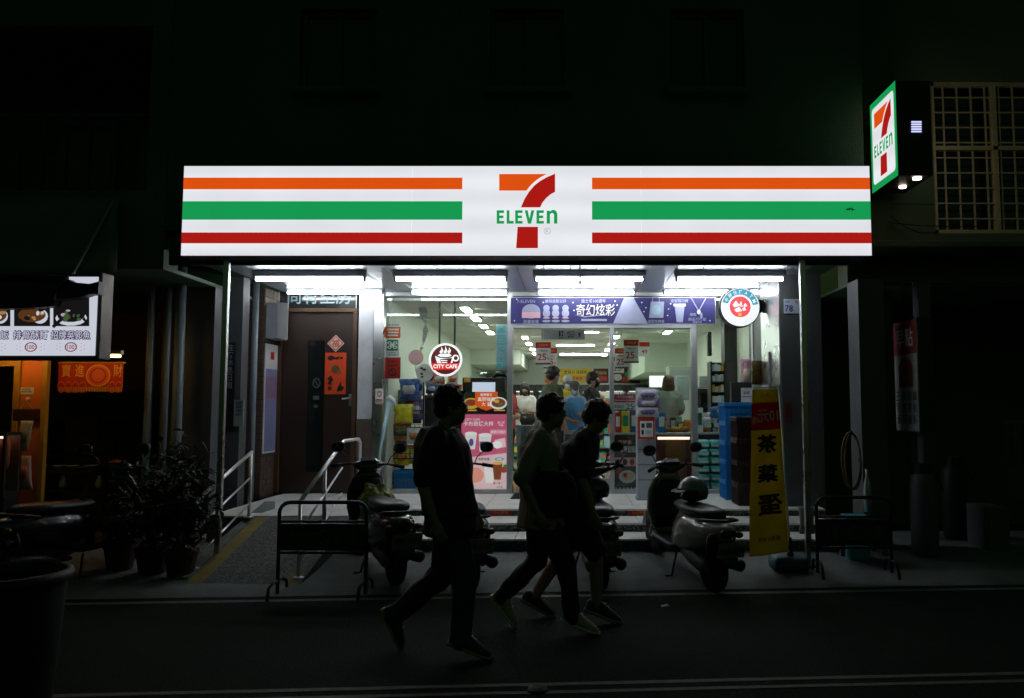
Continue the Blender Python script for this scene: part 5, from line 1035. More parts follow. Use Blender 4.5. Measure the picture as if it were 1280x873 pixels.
# ================================================================ NOODLE STALL (left)
ys = 7.55
sx = P(124.5, 400, ys)[0]; zt_, zb_ = P(60, 345, ys)[1], P(60, 446, ys)[1]; xl = -7.4
LWH = lit('menu_white', (218, 222, 236), .78)
t = thing('menu_lightbox', 'lit menu light box with dish photos over the noodle stall', 'light box', ((sx + xl) / 2, ys, zb_))
MB().box(xl, sx, ys + .012, ys + .16, zb_ - .03, zt_ + .02).build('casing', M['dark'], t, bev=.005)
MB().box(xl, sx - .03, ys, ys + .01, zb_ + .01, zt_ - .01).build('face_panel', LWH, t)
x2 = sx + .02; MB().box(sx + .003, x2, ys - .012, ys + .18, zb_ - .02, zt_ + .03).build('end_cheek', mat('brown_grey_steel', (.20, .17, .15), .5, .3), t, bev=.006)
def LP_(u, v): x, z = P(u, v, ys); return (x, z)
o = Vector((0, ys, 0)); a = MB(); l = MB()
EM = lambda n_, rgb: lit('menu_' + n_, rgb, .75)
dk, br, tn, gr, wh, pk, vi, rd = EM('dark', (24, 24, 24)), EM('brown', (98, 58, 30)), EM('tan', (180, 140, 90)), EM('green', (70, 96, 66)), LWH, EM('pink', (200, 176, 196)), EM('violet', (70, 40, 90)), EM('red', (128, 20, 50))
def rr_(u0, v0, u1, v1, m, k): a.use(m).poly([LP_(u0, v1), LP_(u1, v1), LP_(u1, v0), LP_(u0, v0)], o, off=.0012 * k)
def eu(u, v, ru, rv, m, k): c_ = LP_(u, v); e_ = LP_(u + ru, v - rv); a.use(m).disc(c_[0], c_[1], e_[0] - c_[0], e_[1] - c_[1], o, off=.0012 * k, n=14)
for (u0, u1) in ((-40, 13.5), (18, 63), (67, 112)):
    rr_(u0, 366, u1, 408, dk, 1)
rng = random.Random(5)
for (u0, u1) in ((-20, 13), (18, 63), (67, 112)):
    cu = (u0 + u1) / 2
    eu(cu, 398, (u1 - u0) * .45, 9.5, wh, 2) if u0 > 50 else eu(u1 - 12, 396, 10, 9, wh, 2)
    eu(cu, 394, (u1 - u0) * .40, 9, dk if u0 > 50 else br, 3)
    for k in range(12): eu(cu + rng.uniform(-.32, .32) * (u1 - u0), 394 + rng.uniform(-6, 6), rng.uniform(1.5, 5), rng.uniform(1, 3), rng.choice([br, tn, gr, dk, pk] if u0 > 50 else [br, tn, dk, tn, wh]), 4 + k)
for (u, rot) in ((75, 1), (112, -1)):
    a.use(dk).poly([LP_(u - 8 * rot - (0 if rot > 0 else 6), 408), LP_(u - 5 * rot, 411), LP_(u + 7 * rot, 400), LP_(u + 4 * rot, 397)][::rot], o, off=.025)
a.build('printed_artwork', None, t)
for (s, u, wpx) in (('飯', 6, 11), ('排骨酥麵', 39, 43), ('招牌吳郭魚', 89, 49)):
    x, z = LP_(u, 419); hgt = LP_(0, 414)[1] - LP_(0, 424)[1]; w_ = (LP_(u + wpx, 419)[0] - x)
    for q_, (ax_, az_) in enumerate(((.007, 0), (-.007, 0), (0, .007), (0, -.007), (.005, .005), (-.005, -.005), (.005, -.005), (-.005, .005))): l.use(vi).text(s, x + ax_, z + az_, hgt * 1.05, o, off=.002 + .0003 * q_, w=w_, bold=.012)
    l.use(LWH).text(s, x, z, hgt * 1.05, o, off=.006, w=w_, bold=.002)
for u in (-10, 39, 89):
    c_ = LP_(u, 434); e_ = LP_(u + 8, 428); rx, rz_ = e_[0] - c_[0], e_[1] - c_[1]
    l.use(rd).disc(c_[0], c_[1], rx, rz_, o, off=.002, ri=.8).text('100', c_[0], c_[1], rz_ * .95, o, off=.003, w=rx * 1.2)
    for s in (-1, 1):
        for k in range(5): l.use(pk).disc(c_[0] + s * (rx * 1.7 + .03 * (k % 2)), c_[1] + (k - 2) * .016, .008, .006, o, off=.002, n=8)
l.build('lettering', None, t)
# folded dark awning cloth over the light box
t = thing('folded_awning', 'dark folded awning bundle sagging over the lit menu box', 'awning', (-5.2, 7.4, zt_))
pts = [(-60, 348), (84, 349), (90, 353), (112, 355), (124, 352), (123, 368), (112, 368), (100, 372), (70, 375), (66, 383), (50, 384.5), (20, 386), (-60, 388)]
yy = 7.42; ring = [P(u, v, yy) for u, v in pts]
mb = MB(); n = len(ring); mb.add([(x, yy, z) for x, z in ring] + [(x, yy + .1, z) for x, z in ring], [tuple(range(n))[::-1], tuple(range(n, 2 * n))] + [(i, (i + 1) % n, n + (i + 1) % n, n + i) for i in range(n)]); mb.build('bundle', M['black'], t)
pts = [(66, 375), (70, 360), (84, 349), (40, 348), (-60, 346)]; MB().tube([(P(u, v, 7.4)[0], 7.4, P(u, v, 7.4)[1]) for u, v in pts], .03, 8).build('hem_fold', M['dark'], t, smooth=True)
t = thing('canvas_awning', 'dark green canvas awning sloping over the noodle stall', 'awning', (-5.5, 7.9, 2.8))
A_ = [P(-60, 243, 7.95), P(148, 247, 7.95), P(146, 340, 7.35), P(-60, 345, 7.35)]
CAN = mat('awning_canvas', (.13, .16, .12), .85, var=.2, scale=3, bump=.2)
nn = 16; vs = []
for j in range(9):
    for i in range(nn + 1):
        s = i / nn; tt = j / 8; xx = (A_[0][0] * (1 - s) + A_[1][0] * s) * (1 - tt) + (A_[3][0] * (1 - s) + A_[2][0] * s) * tt; zz = (A_[0][1] * (1 - s) + A_[1][1] * s) * (1 - tt) + (A_[3][1] * (1 - s) + A_[2][1] * s) * tt
        vs.append((xx, 7.95 - .6 * tt, zz - .06 * math.sin(math.pi * tt) + .01 * noise.noise((s * 7, tt * 3, 0))))
MB().add(vs, [(j * (nn + 1) + i, (j + 1) * (nn + 1) + i, (j + 1) * (nn + 1) + i + 1, j * (nn + 1) + i + 1) for j in range(8) for i in range(nn)]).build('canvas', CAN, t, smooth=True).modifiers.new('thickness', 'SOLIDIFY').thickness = .006
p0, p1 = P(92, 342, 7.3), P(142, 252, 7.92); MB().tube([(p0[0], 7.3, p0[1]), (p1[0], 7.92, p1[1])], .014, 8).build('strut', M['alu'], t)
# orange pillar and door frames
yp = 8.6; z_hi = P(0, 449, yp)[1]
t = thing('stall_pillar', 'orange painted pillar with yellow frames at the noodle stall', 'pillar', (P(38, 600, yp)[0], yp, Z0))
ORG = pr('orange_wall_paint', (226, 128, 48), .6, var=.14, scale=3); YFR = pr('yellow_frame_paint', (196, 150, 44), .5, var=.15)
MB().box(P(23, 560, yp)[0], P(50, 560, yp)[0], yp, yp + .06, Z0, 2.95).build('shaft', ORG, t)
for (u0, u1) in ((15, 22.5), (50.5, 57)): MB().box(P(u0, 560, yp)[0], P(u1, 560, yp)[0], yp - .03, yp + .03, Z0, 2.95).build('frame_strip', YFR, t, bev=.005)
z_ = P(0, 458, yp)[1]; MB().box(-7, P(15, 560, yp)[0], yp - .02, yp + .1, z_, z_ + .06).build('frame_strip', YFR, t)
sheet('stall_notice', 'small white notice on the orange pillar', 'notice', (25.5, 484.5, 42, 493), yp - .006, M['whitep'], [('t', .5, .3, .3, '內用請進', M['ink'], .85), ('r', .1, .6, .9, .7, M['bluep'])], thick=.004)
x0, x1, zb_, zt2 = Q(16, 511, 48.5, 526, yp - .04)
t = thing('wooden_plaque', 'dark wooden plaque hanging from a hook on the orange pillar', 'plaque', ((x0 + x1) / 2, yp - .04, zb_))
MB().box(x0, x1, yp - .04, yp - .005, zb_, zt2).build('board', pr('dark_plaque_wood', (66, 34, 18), .6, bump=.3, var=.3), t, bev=.015)
hx, hz = P(33, 499, yp - .03); MB().tube([(x0 + .08, yp - .03, zt2), (hx, yp - .03, hz), (x1 - .08, yp - .03, zt2)], .004, 5).build('cord', M['paper'], t); MB().lathe((hx, yp - .002, hz), [(0, 0), (.022, 0), (.02, .012), (.008, .03)], 10, (0, -1, 0)).build('hook', M['white'], t)
bag(31, 545, 15, 38, yp - .10, pr('white_carrier_film', (196, 192, 184), .4, bump=.6, var=.2), 'white plastic bag hanging on the orange pillar under the plaque', pr('grey_print', (130, 134, 120)), name='carrier_bag', cat='bag', rot=.12)
bag(30, 591, 19, 42, yp - .10, pr('pinkish_carrier_film', (206, 180, 170), .4, bump=.6, var=.3), 'pinkish plastic bag hanging low on the orange pillar', pr('red_print_faded', (180, 100, 96)), name='carrier_bag', cat='bag', rot=-.1)
# lamp of the stall
x0, z_ = P(66, 449, 8.3); x1, _ = P(153, 449, 8.3)
t = thing('stall_lamp', 'warm fluorescent lamp under the noodle stall light box', 'lamp', ((x0 + x1) / 2, 8.3, z_))
z_ += .03
MB().box(x0, x1, 8.27, 8.33, z_ + .02, z_ + .06).build('housing', M['white'], t); MB().tube([(x0 + .02, 8.3, z_), (x1 - .02, 8.3, z_)], .014, 8).build('tube', lit('warm_tube', (255, 190, 105), 12), t, smooth=True)
x0, z_ = P(-40, 449, 8.3); x1, _ = P(50, 449, 8.3)
t = thing('stall_lamp', 'warm fluorescent lamp in front of the orange pillar', 'lamp', ((x0 + x1) / 2, 8.3, z_)); z_ += .04
MB().box(x0, x1, 8.27, 8.33, z_ + .02, z_ + .06).build('housing', M['white'], t); MB().tube([(x0 + .02, 8.3, z_), (x1 - .02, 8.3, z_)], .014, 8).build('tube', lit('warm_tube', (255, 190, 105), 12), t, smooth=True)
# red fortune banner with fringe
BR_ = pr('banner_red', (190, 44, 16), .6, var=.2); GLD = pr('banner_gold', (236, 168, 40), .45)
yb = 8.72
t = sheet('fortune_banner', 'red and gold fringed fortune banner over the stall doorway', 'banner', (74, 454, 153.5, 484), yb, BR_, [('t', .12, .32, .52, '寶', GLD, .14), ('t', .33, .32, .52, '進', GLD, .14), ('t', .92, .32, .52, '財', GLD, .14), ('e', .62, .52, .19, .46, pr('banner_orange', (222, 96, 36))), ('o', .62, .52, .19, .46, .9, GLD), ('o', .62, .52, .13, .33, .8, BR_)] + [('o', .06 + .11 * i, 1.0, .06, .24, .75, pr('banner_orange', (222, 96, 36))) for i in range(4)] + [('o', .85 + .1 * i, 1.0, .06, .24, .75, pr('banner_orange', (222, 96, 36))) for i in range(2)], thick=.004)
fx0, fz1 = P(74, 484, yb); fx1, fz0 = P(153.5, 490, yb); nfr = 40; f_ = MB()
for i in range(nfr): xx = fx0 + (fx1 - fx0) * i / nfr; f_.box(xx, xx + .008, yb, yb + .003, fz0 + .01 * rng.random(), fz1)
f_ = f_.build('fringe', GLD, t); f_['kind'] = 'stuff'
MB().tube([(fx0 - .02, yb, P(0, 453.5, yb)[1]), (fx1 + .02, yb, P(0, 453.5, yb)[1])], .01, 6).build('rod', YFR, t)
# lit display case at the frame edge
x0, x1, zb_, zt2 = Q(-70, 541, 4, 615, 8.0)
t = thing('food_display_case', 'lit glass food case with hanging meat beside the orange pillar', 'display case', ((x0 + x1) / 2, 8.0, zap(-5, 8)))
MB().box(x0, x1, 8.0, 8.24, zb_ - .05, zb_).box(x0, x1, 8.0, 8.24, zt2 - .03, zt2).box(x1 - .025, x1, 8.0, 8.025, zb_, zt2 - .03).box(x1 - .025, x1, 8.215, 8.24, zb_, zt2 - .03).build('frame', M['black'], t)
MB().box(x0, x1 - .02, 8.0 - .004, 8.0, zb_, zt2 - .03).build('glass_front', M['pane'], t)
MB().box(x0, x1, 8.02, 8.23, .1, zb_ - .053).build('cabinet', M['black'], t)
MB().tube([(x0, 8.06, zt2 - .05), (x1 - .05, 8.06, zt2 - .05)], .012, 6).build('light_strip', lit('case_tube', (255, 210, 190), 2.5), t)
MB().box(x0, x1, 8.21, 8.22, zb_, zt2 - .03).build('back_panel', pr('case_back', (150, 100, 70)), t)
for i in range(6):
    x = x1 - .06 - i * .075
    tag(MB().sect([((x, 8.12, zt2 - .06), (.008, 0, 0), (0, .008, 0)), ((x, 8.12, zt2 - .12), (.024, 0, 0), (0, .03, 0)), ((x, 8.12, zt2 - .32), (.02, 0, 0), (0, .028, 0)), ((x, 8.12, zt2 - .38), (.006, 0, 0), (0, .006, 0))], 10).build('hanging_meat', pr('roast_meat', (178, 96, 66), .35, var=.3, scale=20), smooth=True), 'strip of roast meat hanging in the lit food case', 'meat', 'meat strips in the food case')
# dim stall inside: cabinet, table, bowls, statue shelf
def simple_table(name, label, x0, x1, y0, y1, h, m):
    t = thing(name, label, 'table', ((x0 + x1) / 2, (y0 + y1) / 2, Z0))
    MB().box(x0, x1, y0, y1, Z0 + h - .03, Z0 + h).build('top', m, t, bev=.005)
    for xx in (x0 + .04, x1 - .08):
        for yy in (y0 + .04, y1 - .08): MB().box(xx, xx + .04, yy, yy + .04, Z0, Z0 + h - .03).build('leg', m, t)
simple_table('stall_table', 'dark low table inside the noodle stall holding bowls', -6.35, -5.5, 9.2, 9.7, .72, pr('dark_table', (60, 40, 24)))
t = thing('stall_shelf', 'dark shelf at the back of the noodle stall', 'shelf', (-6.3, 10.6, Z0))
for z in (.5, .95, 1.4): MB().box(-6.9, -5.6, 10.6, 10.9, z, z + .03).build('board', pr('dark_table', (60, 40, 24)), t)
for x in (-6.9, -5.63): MB().box(x, x + .03, 10.6, 10.9, Z0, 1.43).build('side', pr('dark_table', (60, 40, 24)), t)
for i in range(7):
    x = -6.75 + i * .16; z = (.53, .98, 1.43)[i % 3]
    tag(MB().lathe((x, 10.72, z), [(.03, 0), (.05, .04), (.045, .1), (.02, .14), (.03, .17)], 10).build('jar', [M['white'], pr('brass_pot', (150, 110, 50), .3), M['greenp']][i % 3], smooth=True), 'small jar on the %s board of the stall shelf' % ('lowest', 'middle', 'top')[i % 3], 'jar', 'jars on the stall shelf')
for i in range(4): tag(MB().lathe((-6.2 + i * .19, 9.4 + .05 * (i % 2), Z0 + .72), [(.035, 0), (.07, .05), (.075, .055), (.06, .05), (.03, .015)], 14).build('bowl', M['white'], smooth=True), 'white bowl on the dark stall table', 'bowl', 'bowls on the stall table')
sheet('stall_backdrop', 'dark red panel hanging behind the stall table', 'panel', (84, 492, 124, 560), 10.2, pr('deep_red_panel', (84, 30, 16)), [], thick=.02)
# ---------------------------------------------------------------- foreground bin
bx = P(-4, 780, 4.25)[0]
t = thing('rubbish_bin', 'large round black plastic rubbish bin standing on the road edge', 'bin', (bx, 4.3, 0))
zt2 = P(40, 724, 4.1)[1]
MB().lathe((bx, 4.3, 0), [(0, 0), (.22, 0), (.235, .03), (.285, zt2 - .05), (.275, zt2 - .05), (.22, .05), (0, .05)], 36).build('body', mat('black_plastic', (.012, .014, .012), .6, var=.2, spec=.3), t, smooth=True, auto=40)
MB().lathe((bx, 4.3, zt2 - .06), [(.284, 0), (.31, .0), (.315, .03), (.305, .055), (.285, .06), (.275, .05), (.275, .0)], 36).build('rim', mat('black_plastic', (.012, .014, .012), .6, var=.2, spec=.3), t, smooth=True)
# ---------------------------------------------------------------- shrubs by the ramp
LEAFM = [mat('leaf_a', (.022, .040, .014), .65, var=.3), mat('leaf_b', (.028, .045, .016), .65, var=.3), mat('leaf_c', (.014, .027, .010), .65, var=.3)]
def shrub(x, y, h, r, nleaf, label, seed, ll=.11):
    g_ = random.Random(seed); z0 = zap(x, y)
    t = thing('potted_shrub', label, 'plant', (x, y, z0))
    MB().lathe((x, y, z0), [(0, 0), (.11, 0), (.14, .2), (.155, .2), (.155, .24), (.13, .24), (.125, .2), (0, .2)], 16).build('pot', pr('clay_pot', (52, 36, 28), .8), t)
    st_ = MB(); lf = MB()
    for k in range(9):
        a0 = g_.uniform(0, 6.28); rr0 = r * g_.uniform(.3, 1); hh_ = h * g_.uniform(.6, 1)
        pts = [(x, y, z0 + .2), (x + rr0 * .4 * math.cos(a0), y + rr0 * .4 * math.sin(a0), z0 + .2 + (hh_ - .2) * .6), (x + rr0 * math.cos(a0), y + rr0 * math.sin(a0), z0 + hh_)]
        st_.tube(pts, [.012, .008, .004], 5)
        for q_ in range(nleaf // 9):
            s = g_.uniform(.25, 1.); p = Vector(pts[0]).lerp(Vector(pts[1]), s * 1.6) if s < .6 else Vector(pts[1]).lerp(Vector(pts[2]), (s - .6) / .4)
            p += Vector((g_.gauss(0, .07), g_.gauss(0, .07), g_.gauss(0, .06)))
            d = Vector((g_.gauss(0, 1), g_.gauss(0, 1), g_.gauss(.1, .6))).normalized(); sd = d.cross(Vector((g_.gauss(0, .4), g_.gauss(0, .4), 1))).normalized(); L_ = ll * g_.uniform(.6, 1.3); W_ = L_ * .2
            lf.use(g_.choice(LEAFM)); dn = Vector((0, 0, -L_ * .25))
            lf.add([p, p + d * L_ * .45 + sd * W_, p + d * L_ + dn, p + d * L_ * .45 - sd * W_], [(0, 1, 2), (0, 2, 3)])
    st_.build('stem', pr('stem_brown', (60, 50, 30)), t); o_ = lf.build('foliage', None, t); o_['kind'] = 'stuff'
for i, (u, v, h, r, n_, lab) in enumerate(((150, 705, .85, .28, 420, 'leafy potted shrub next to the parked black scooter'), (190, 715, 1.0, .3, 520, 'tall bushy potted shrub in the middle of the plant row'), (226, 722, 1.05, .28, 520, 'drooping potted shrub against the ramp handrail'), (205, 690, 1.2, .28, 420, 'taller potted shrub behind the plant row by the drain pipe'))):
    yy = (7.6, 7.45, 7.35, 8.3)[i]; shrub(P(u, v, yy)[0], yy, h, r, n_, lab, 20 + i, .12 if i else .09)
# ================================================================ BREAKFAST SHOP SIDE (right)
yn, yfr = 8.0, 8.58; XB = P(1147.5, 470, yn)[0]; zb_, zt_ = P(1147, 541, yn)[1], P(1147, 397, yn)[1]; bh_, bw_ = zt_ - zb_, yfr - yn
t = thing('breakfast_sign', 'faded white and red breakfast sign box projecting on a post', 'sign', (XB, 8.3, zap(XB, 8.2)))
REDS = pr('sign_dull_red', (150, 50, 42)); GW = pr('sign_grey_white', (172, 182, 178))
MB().box(XB, XB + .16, yn, yfr, zb_, zt_).build('casing', pr('sign_casing', (60, 58, 50)), t, bev=.008)
o = Vector((XB, yfr, zt_)); B = lambda a, c: (a * bw_, -c * bh_)
a = MB().use(GW).poly([B(.02, .99), B(.98, .99), B(.98, .01), B(.02, .01)], o, FL, .002).use(REDS).poly([B(.02, .31), B(.98, .31), B(.98, .01), B(.02, .01)], o, FL, .004).use(REDS).poly([B(.2, .6), B(.8, .6), B(.8, .42), B(.72, .37), B(.6, .34), B(.5, .335), B(.4, .34), B(.28, .37), B(.2, .42)], o, FL, .004)
a.build('face_print', None, t)
l = MB().use(M['whitep']).text('早點', bw_ * .5, -bh_ * .16, bh_ * .17, o, FL, .006, w=bw_ * .84); l.build('lettering', None, t)
l = MB().use(M['greenp']).text('美而香', bw_ * .5, -bh_ * .49, bh_ * .08, o, FL, .006, w=bw_ * .5)
for cx_, s_ in ((.15, '三明治'), (.4, '漢堡蛋'), (.64, '奶茶飲'), (.86, '鐵板麵')):
    for i, ch in enumerate(s_): l.use(M['ink']).text(ch, bw_ * cx_, -bh_ * (.68 + .105 * i), bh_ * .085, o, FL, .005, w=bw_ * .2)
l.build('lettering', None, t)
px0 = P(1133, 600, 8.3)[0]; MB().box(px0 + .04, px0 + .11, 8.26, 8.33, zap(px0, 8.3), zb_).build('post', M['dgrey'], t)
# yellow hose coil
yy = 8.28; c_ = P(1063, 576, yy); pts = []
for i in range(60): tt = i / 59 * 4 * math.pi; k = .5 + .5 * math.sin(tt / 4); pts.append((c_[0] + (.075 + .015 * k) * math.cos(tt) + .02 * math.sin(tt * .5), yy - .02 - .012 * k * (i % 2) - .0006 * i, c_[1] + (.26 + .03 * k) * math.sin(tt)))
t = thing('hose_coil', 'yellow hose coiled on the dark pillar right of the store', 'hose', (c_[0], yy, c_[1])); MB().tube(pts, .011, 6).build('hose', pr('hose_yellow', (104, 84, 26), .5), t, smooth=True); MB().tube([(c_[0], yy + .03, c_[1] + .26), (c_[0], yy - .05, c_[1] + .27), (c_[0], yy - .06, c_[1] + .31)], .01, 6).build('hook', M['dark'], t)
# gas cylinders
for (u, lab) in ((1157, 'grey gas cylinder standing under the breakfast sign'), (1196, 'second gas cylinder deeper under the breakfast shop ledge')):
    yy = 8.1 if u < 1170 else 8.9; x = P(u, 700, yy)[0]; z = zap(x, yy); h = .82
    t = thing('gas_cylinder', lab, 'gas cylinder', (x, yy, z))
    MB().lathe((x, yy, z), [(0, 0), (.12, 0), (.13, .03), (.13, h - .12), (.11, h - .04), (.04, h), (.03, h + .05)], 20).build('tank', M['dgrey'] if u < 1170 else M['dark'], t, smooth=True)
    MB().lathe((x, yy, z + h - .02), [(.075, 0), (.08, 0), (.08, .1), (.075, .1)], 16).build('collar', M['dark'], t); MB().tube([(x, yy, z + h), (x + .1, yy, z + h + .06), (x + .2, yy, z + h - .2)], .008, 5).build('gas_hose', M['rubber'], t)
# steel bottle, teal tubs, planter, boxes
yy = 8.0; x, z = P(1083, 575, yy); tag(MB().lathe((x, yy, P(0, 640, yy)[1]), [(0, 0), (.035, 0), (.04, .2), (.035, .28), (.012, .36), (.016, .42)], 14).build('steel_bottle', M['alu'], smooth=True), 'tall shiny bottle standing on the side shelf right of the store', 'bottle')
x0, x1, zb_, zt2 = Q(1040, 640, 1108, 660, 8.0); simple_table('side_table', 'dark low side table behind the right-hand barrier', x0, x1, 7.85, 8.25, zb_ - Z0 + .06, M['dgrey'])
for (u0, v0, u1, v1, lab) in ((1054, 632, 1084, 641, 'teal tub on the side table behind the right barrier'), (1056, 674, 1090, 694, 'teal tub on the ground under the side table')):
    q = Q(u0, v0, u1, v1, 7.95); zz = Z0 + (zb_ - Z0 + .06) if v0 < 660 else zap(2.8, 7.9)
    tag(MB().sect([(((q[0] + q[1]) / 2, 8.0, zz + .005), ((q[1] - q[0]) / 2 * .85, 0, 0), (0, .09, 0)), (((q[0] + q[1]) / 2, 8.0, zz + .07 + (.05 if v0 > 660 else 0)), ((q[1] - q[0]) / 2, 0, 0), (0, .1, 0))], 16, 4).build('plastic_tub', pr('teal_plastic', (70, 150, 160), .4)), lab, 'tub')
for (px, y, lab, m) in (((1231, 634, 1264, 700), 8.2, 'dim grey cabinet at the breakfast shop edge', M['dgrey']),):
    q = Q(*px, y); t = thing('small_cabinet', lab, 'cabinet', ((q[0] + q[1]) / 2, y, zap(4.3, y))); MB().box(q[0], q[1], y, y + .4, zap(4.3, y), q[3]).build('body', m, t, bev=.015); MB().box(q[0] + .03, q[1] - .03, y - .01, y - .001, q[2] + .05, q[3] - .05).build('door', M['dgrey'], t, bev=.004)
sheet('menu_board', 'dim vertical menu board at the far end of the breakfast shop', 'sign', (1257, 526, 1300, 622), 8.1, pr('dim_board', (84, 84, 60)), [('v', .14, .1, .13, '早餐外帶', M['ink'], .2), ('v', .55, .1, .13, '豆漿米漿', M['ink'], .2)], thick=.03)
q = Q(1019, 632, 1012, 668, 7.9); 
bag(1008, 650, 18, 34, 8.0, M['grey'], 'crumpled pale plastic sack leaning by the canopy post', None, name='plastic_sack', cat='sack')
# ================================================================ SCOOTERS
def scooter(label, loc, rz, body, seatm, accent, plate_text, steer=0., tail=None, group=None, cowl=None):
    t = thing('motor_scooter', label, 'scooter', loc, rz, group)
    zc0, sl0 = gslope(loc[0], loc[1], rz); t.location.z = zc0 - .003; t.rotation_euler = (0, -math.atan(sl0), rz)
    t.scale = (.94, .94, .94); L = dict(local=True)
    def wheel(x):
        w = MB().lathe((x, -.05, .215), [(.135, .0), (.17, -.005), (.205, .01), (.215, .035), (.215, .065), (.205, .09), (.17, .105), (.135, .1)], 28, (0, 1, 0)).build('wheel', M['rubber'], t, smooth=True, **L)
        rm = MB().lathe((x, -.045, .215), [(.14, 0), (.145, .0), (.145, .09), (.14, .09), (.12, .07), (.12, .02)], 24, (0, 1, 0)).lathe((x, -.06, .215), [(.0, 0), (.035, 0), (.035, .12), (0, .12)], 14, (0, 1, 0))
        for k in range(5):
            a_ = 2 * math.pi * k / 5; d = Vector((math.cos(a_), 0, math.sin(a_))); sd = Vector((-math.sin(a_), 0, math.cos(a_)))
            rm.obox(Vector((x, 0, .215)) + d * .08, d * .05, (0, .02, 0), sd * .014)
        o = rm.build('rim', M['alu'], w, local=True)
    wheel(.62); wheel(-.60)
    secs = []
    for a_ in (10, 35, 60, 90, 120, 145, 165):
        c = Vector((.62 + .245 * math.cos(R(a_)), 0, .215 + .245 * math.sin(R(a_)))); rad = Vector((math.cos(R(a_)), 0, math.sin(R(a_))))
        secs.append((c, (0, .055 + .03 * math.sin(R(a_)), 0), rad * .018))
    MB().sect(secs, 14, 2.5).build('front_fender', body, t, smooth=True, **L)
    for s in (-1, 1): MB().tube([(.62, .075 * s, .215), (.50, .07 * s, .52)], .02, 8).build('fork_leg', M['alu'], t, smooth=True, **L)
    MB().sect([((.40, 0, .28), (0, .10, 0), (.05, 0, .01)), ((.47, 0, .36), (0, .15, 0), (.055, 0, .01)), ((.50, 0, .52), (0, .185, 0), (.055, 0, .01)), ((.475, 0, .70), (0, .195, 0), (.05, 0, .012)), ((.43, 0, .84), (0, .16, 0), (.045, 0, .015)), ((.40, 0, .92), (0, .09, 0), (.04, 0, .015))], 18, 2.6).build('front_apron', body, t, smooth=True, **L)
    MB().sect([((.40, 0, .34), (0, .13, 0), (.02, 0, 0)), ((.43, 0, .55), (0, .165, 0), (.02, 0, 0)), ((.405, 0, .72), (0, .17, 0), (.02, 0, 0)), ((.37, 0, .84), (0, .12, 0), (.02, 0, 0))], 14, 3).build('inner_panel', M['black'], t, smooth=True, **L)
    MB().sect([((.44, 0, .27), (0, .15, 0), (0, 0, .03)), ((.36, 0, .265), (0, .18, 0), (0, 0, .035)), ((.0, 0, .26), (0, .18, 0), (0, 0, .035)), ((-.12, 0, .27), (0, .15, 0), (0, 0, .04))], 14, 4).build('floorboard', M['black'], t, smooth=True, **L)
    # handlebar group
    ca, sa = math.cos(steer), math.sin(steer)
    H = lambda x, y, z: (.40 + (x - .40) * ca - y * sa, (x - .40) * sa + y * ca, z)
    MB().sect([(H(.32, 0, .955), (0, .06, 0), (0, 0, .03)), (H(.36, 0, .975), (0, .15, 0), (0, 0, .05)), (H(.42, 0, .975), (0, .165, 0), (0, 0, .065)), (H(.49, 0, .955), (0, .11, 0), (0, 0, .055)), (H(.515, 0, .945), (0, .06, 0), (0, 0, .035))], 16, 2.3).build('handlebar_cowl', cowl or body, t, smooth=True, **L)
    MB().ell(H(.505, 0, .945), .035, .085, .045, 14, 8).build('headlight', M['pane'], t, smooth=True, **L)
    MB().obox(H(.36, 0, 1.03), (.035, 0, .012), (0, .08, 0), (-.006, 0, .012)).build('instrument_panel', M['winglass'], t, bev=.008, **L)
    for s in (-1, 1):
        hb = MB().tube([H(.39, .10 * s, .985), H(.38, .2 * s, .99), H(.33, .27 * s, .985), H(.29, .35 * s, .975)], .012, 8).build('handlebar', M['dark'], t, smooth=True, **L)
        MB().tube([H(.335, .265 * s, .986), H(.28, .365 * s, .973)], .019, 10).build('grip', M['rubber'], hb, smooth=True, local=True)
        MB().tube([H(.37, .22 * s, .985), H(.37, .29 * s, .97), H(.325, .37 * s, .96)], .006, 6).build('brake_lever', M['alu'], hb, smooth=True, local=True)
        mm = MB().tube([H(.37, .19 * s, .99), H(.375, .22 * s, 1.06), H(.36, .295 * s, 1.135)], .006, 6).build('mirror', M['dark'], t, smooth=True, **L)
        c = Vector(H(.355, .315 * s, 1.165)); ax = Vector((-1, 0, .05)); 
        MB().sect([(c + Vector((.025, 0, 0)), (0, .03, 0), (0, 0, .025)), (c + Vector((.012, 0, 0)), (0, .066, 0), (0, 0, .05)), (c + Vector((-.008, 0, 0)), (0, .072, 0), (0, 0, .056)), (c + Vector((-.012, 0, 0)), (0, .068, 0), (0, 0, .052))], 18, 2.4).build('mirror_shell', M['black'], mm, smooth=True, local=True)
        MB().sect([(c + Vector((-.0125, 0, 0)), (0, .062, 0), (0, 0, .047)), (c + Vector((-.014, 0, 0)), (0, .06, 0), (0, 0, .045))], 18, 2.4).build('mirror_glass', mat('mirror_silver', (.8, .82, .85), .03, 1.), mm, local=True)
    MB().sect([((.06, 0, .345), (0, .09, 0), (0, 0, .130)), ((-.02, 0, .405), (0, .15, 0), (0, 0, .200)), ((-.18, 0, .445), (0, .175, 0), (0, 0, .205)), ((-.40, 0, .495), (0, .185, 0), (0, 0, .175)), ((-.60, 0, .545), (0, .165, 0), (0, 0, .130)), ((-.76, 0, .585), (0, .115, 0), (0, 0, .085)), ((-.85, 0, .605), (0, .05, 0), (0, 0, .040))], 20, 2.5).build('rear_body', body, t, smooth=True, **L)
